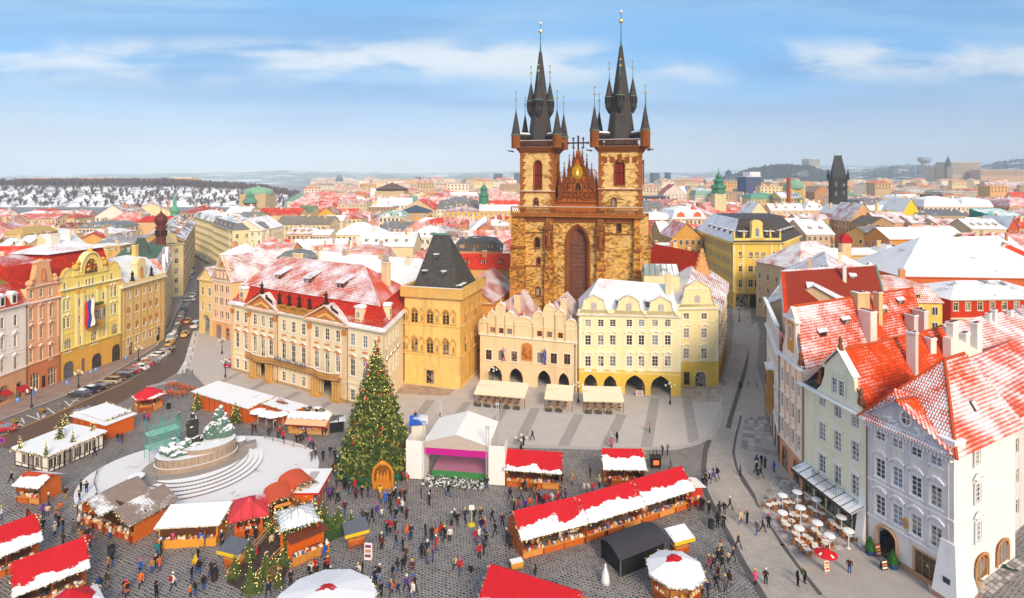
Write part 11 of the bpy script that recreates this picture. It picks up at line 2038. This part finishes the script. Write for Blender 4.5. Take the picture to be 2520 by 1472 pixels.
LMK=[((-97,100),'the red-awninged shops'),((-96,119),'the salmon pink house'),((-95,130),'the yellow ornate house'),((-93,147),'the tan panelled house'),((-112,195),'the side-street corner'),((-70,130),'the palace left corner'),((-52,120),'the left palace portal'),((-36,110),'the right palace portal'),((-17,116),'the gothic stone house'),((3,112),'the wide cream awning'),((20,106),'the middle café row'),((36,112),'the narrow yellow corner house'),((50,125),'the right-hand street mouth'),(tuple(tb.xy),'the giant fir'),((nb.A.x+1,nb.A.y-1),'the nativity arch'),(tuple(((sA+sB)/2).xy),'the stage front'),((2,80),'the red stall by the stage'),((15,83),'the short red stall'),((21,81),'the black fire box'),((5,65),'the left end of the slanting stalls'),((13,70),'the middle of the slanting stalls'),((23,77),'the right end of the slanting stalls'),((21,60),'the octagonal kiosk'),((13,61),'the black tarpaulin tent'),((isl.x,isl.y),'the monument'),((-60,95),'the red-topped drinks kiosk'),((-66,88),'the timbered pavilion'),((-55,92),'the roadside orange hut'),((-38,100),'the orange plank huts'),((-28,100),'the pale wood stall'),((-62,74),'the little left-hand stall'),((-48,68),'the grey double-gabled stall'),((-52,60),'the big lower-left stall'),((-33,68),'the yellow counter stall'),((-27,68),'the pinkish hipped stall'),((-21,66),'the gazebo'),((-25,60),'the plank ramp'),((-16,66),'the grey vendor cart'),((-17,58),'the round kiosk at the bottom'),((-3,64),'the open cobbles left of the slanting stalls'),((-8,72),'the open cobbles before the nativity arch'),((0,60),'the bottom red roof'),((30,72),'the pale street band'),((35,75),'the wicker terrace'),((38,63),'the arched grey entrance'),((33,60),'the lower right street'),((40,88),'the pink house arcade'),((-90,108),'the empty parking bays')]
hairc={'n':'4a2f1e','b':'17120f','l':'c9a05a'};hatc={'w':'ece8e4','r':'c4141e','k':'1f1d20','p':'d0508a','y':'e3c81c','u':'2a58b8'}
pr_=random.Random(11);ALL=[];seen=[]
for zf,txt in PPL:
 for tk in txt.split():
  xs,rest=tk.split(',');ys=rest.rstrip('abcdefghijklmnopqrstuvwxyz');cc=rest[len(ys):];p=G(*zf(float(xs),float(ys)))
  if any((p-q).length<.42 for q in seen):continue
  seen.append(p);ALL.append((p,cc[0],cc[1]if len(cc)>1 and cc[1]in TRO else 'k'))
ALL.sort(key=lambda t:t[0].y);labs={}
for p,cc,tr in ALL[:325]:
 if cc in 'robwyptfc' and pr_.random()<.3:cc=pr_.choice('kdng')
 pi=pr_.choice([0,0,1,1,2,2,3,3,4,5,6]);me,HR,J=PM[pi];s_=pr_.uniform(.93,1.06)*(.72 if pr_.random()<.05 else 1);o=link('person',me,NA,p);o.scale=(s_*1.06,s_*1.06,s_);o.rotation_euler[2]=pr_.uniform(0,6.28);hk=pr_.choice('nnnbbllwwrkkkhhpyu');o['coat']=li(COAT[cc][1]);o['trousers']=li(TRO[tr][1]);o['hair']=li(hairc.get(hk,'3a2a20'));z_=VC(HR)
 if hk in hatc:h_=link('hat',hatme,o,z_+VC((0,0,.01)));h_['hat']=li(hatc[hk])
 elif hk=='h':h_=link('hood',hoodme,o,z_+VC((0,.035,0)));h_['coat']=li(COAT[cc][1])
 elif hk=='l':h_=link('long_hair',hrme,o,z_+VC((0,.03,0)));h_['hair']=li(hairc['l'])
 pk=pr_.random()<.14 and pi!=6
 if pk:pc_=pr_.choice(['1f1d20','a8201c','2a4a8a','4a5a3a']);h_=link('backpack',bkme,o);h_['pack']=li(pc_)
 act=('standing','walking','striding','standing arm bent','raising a camera','in a long coat hands together','leaning forward')[pi]
 ln=min(LMK,key=lambda t:hypot(t[0][0]-p.x,t[0][1]-p.y));rel='left of' if p.x<ln[0][0]-2.5 else 'right of' if p.x>ln[0][0]+2.5 else 'by'
 kid='child' if s_<.8 else 'person'
 lab=f"{kid} {act}, {COAT[cc][0]} coat, {TRO[tr][0]}, {HEAD[hk]}{', backpack' if pk else ''} {rel} {ln[1]}"
 Tg(o,lab,'person','people in the square');labs.setdefault(lab,[]).append(o)
for lab,os_ in labs.items():
 for i,o in En(os_):
  l_=lab
  for a_,b_ in((' standing arm bent',''),(' in a long coat hands together',' long-coated'),('bare brown-haired head','brown hair'),('the open cobbles left of the slanting stalls','the open cobbles'),('the left end of the slanting stalls','the slanting stalls left end'),('the right end of the slanting stalls','the slanting stalls right end'),('the middle of the slanting stalls','the slanting stalls middle'),('the open cobbles before the nativity arch','the nativity forecourt')):
   if len(l_.split())>16:l_=l_.replace(a_,b_)
  if len(l_.split())>16:l_=l_.replace(' coat,',',')
  for w_ in(', backpack',' trousers','standing '):
   if len(l_.split())>(14 if len(os_)>1 else 16):l_=l_.replace(w_,'')
  if len(os_)>1:l_=l_+(', left one' if o.location.x==min(q.location.x for q in os_)else ', right one')
  o['label']=l_
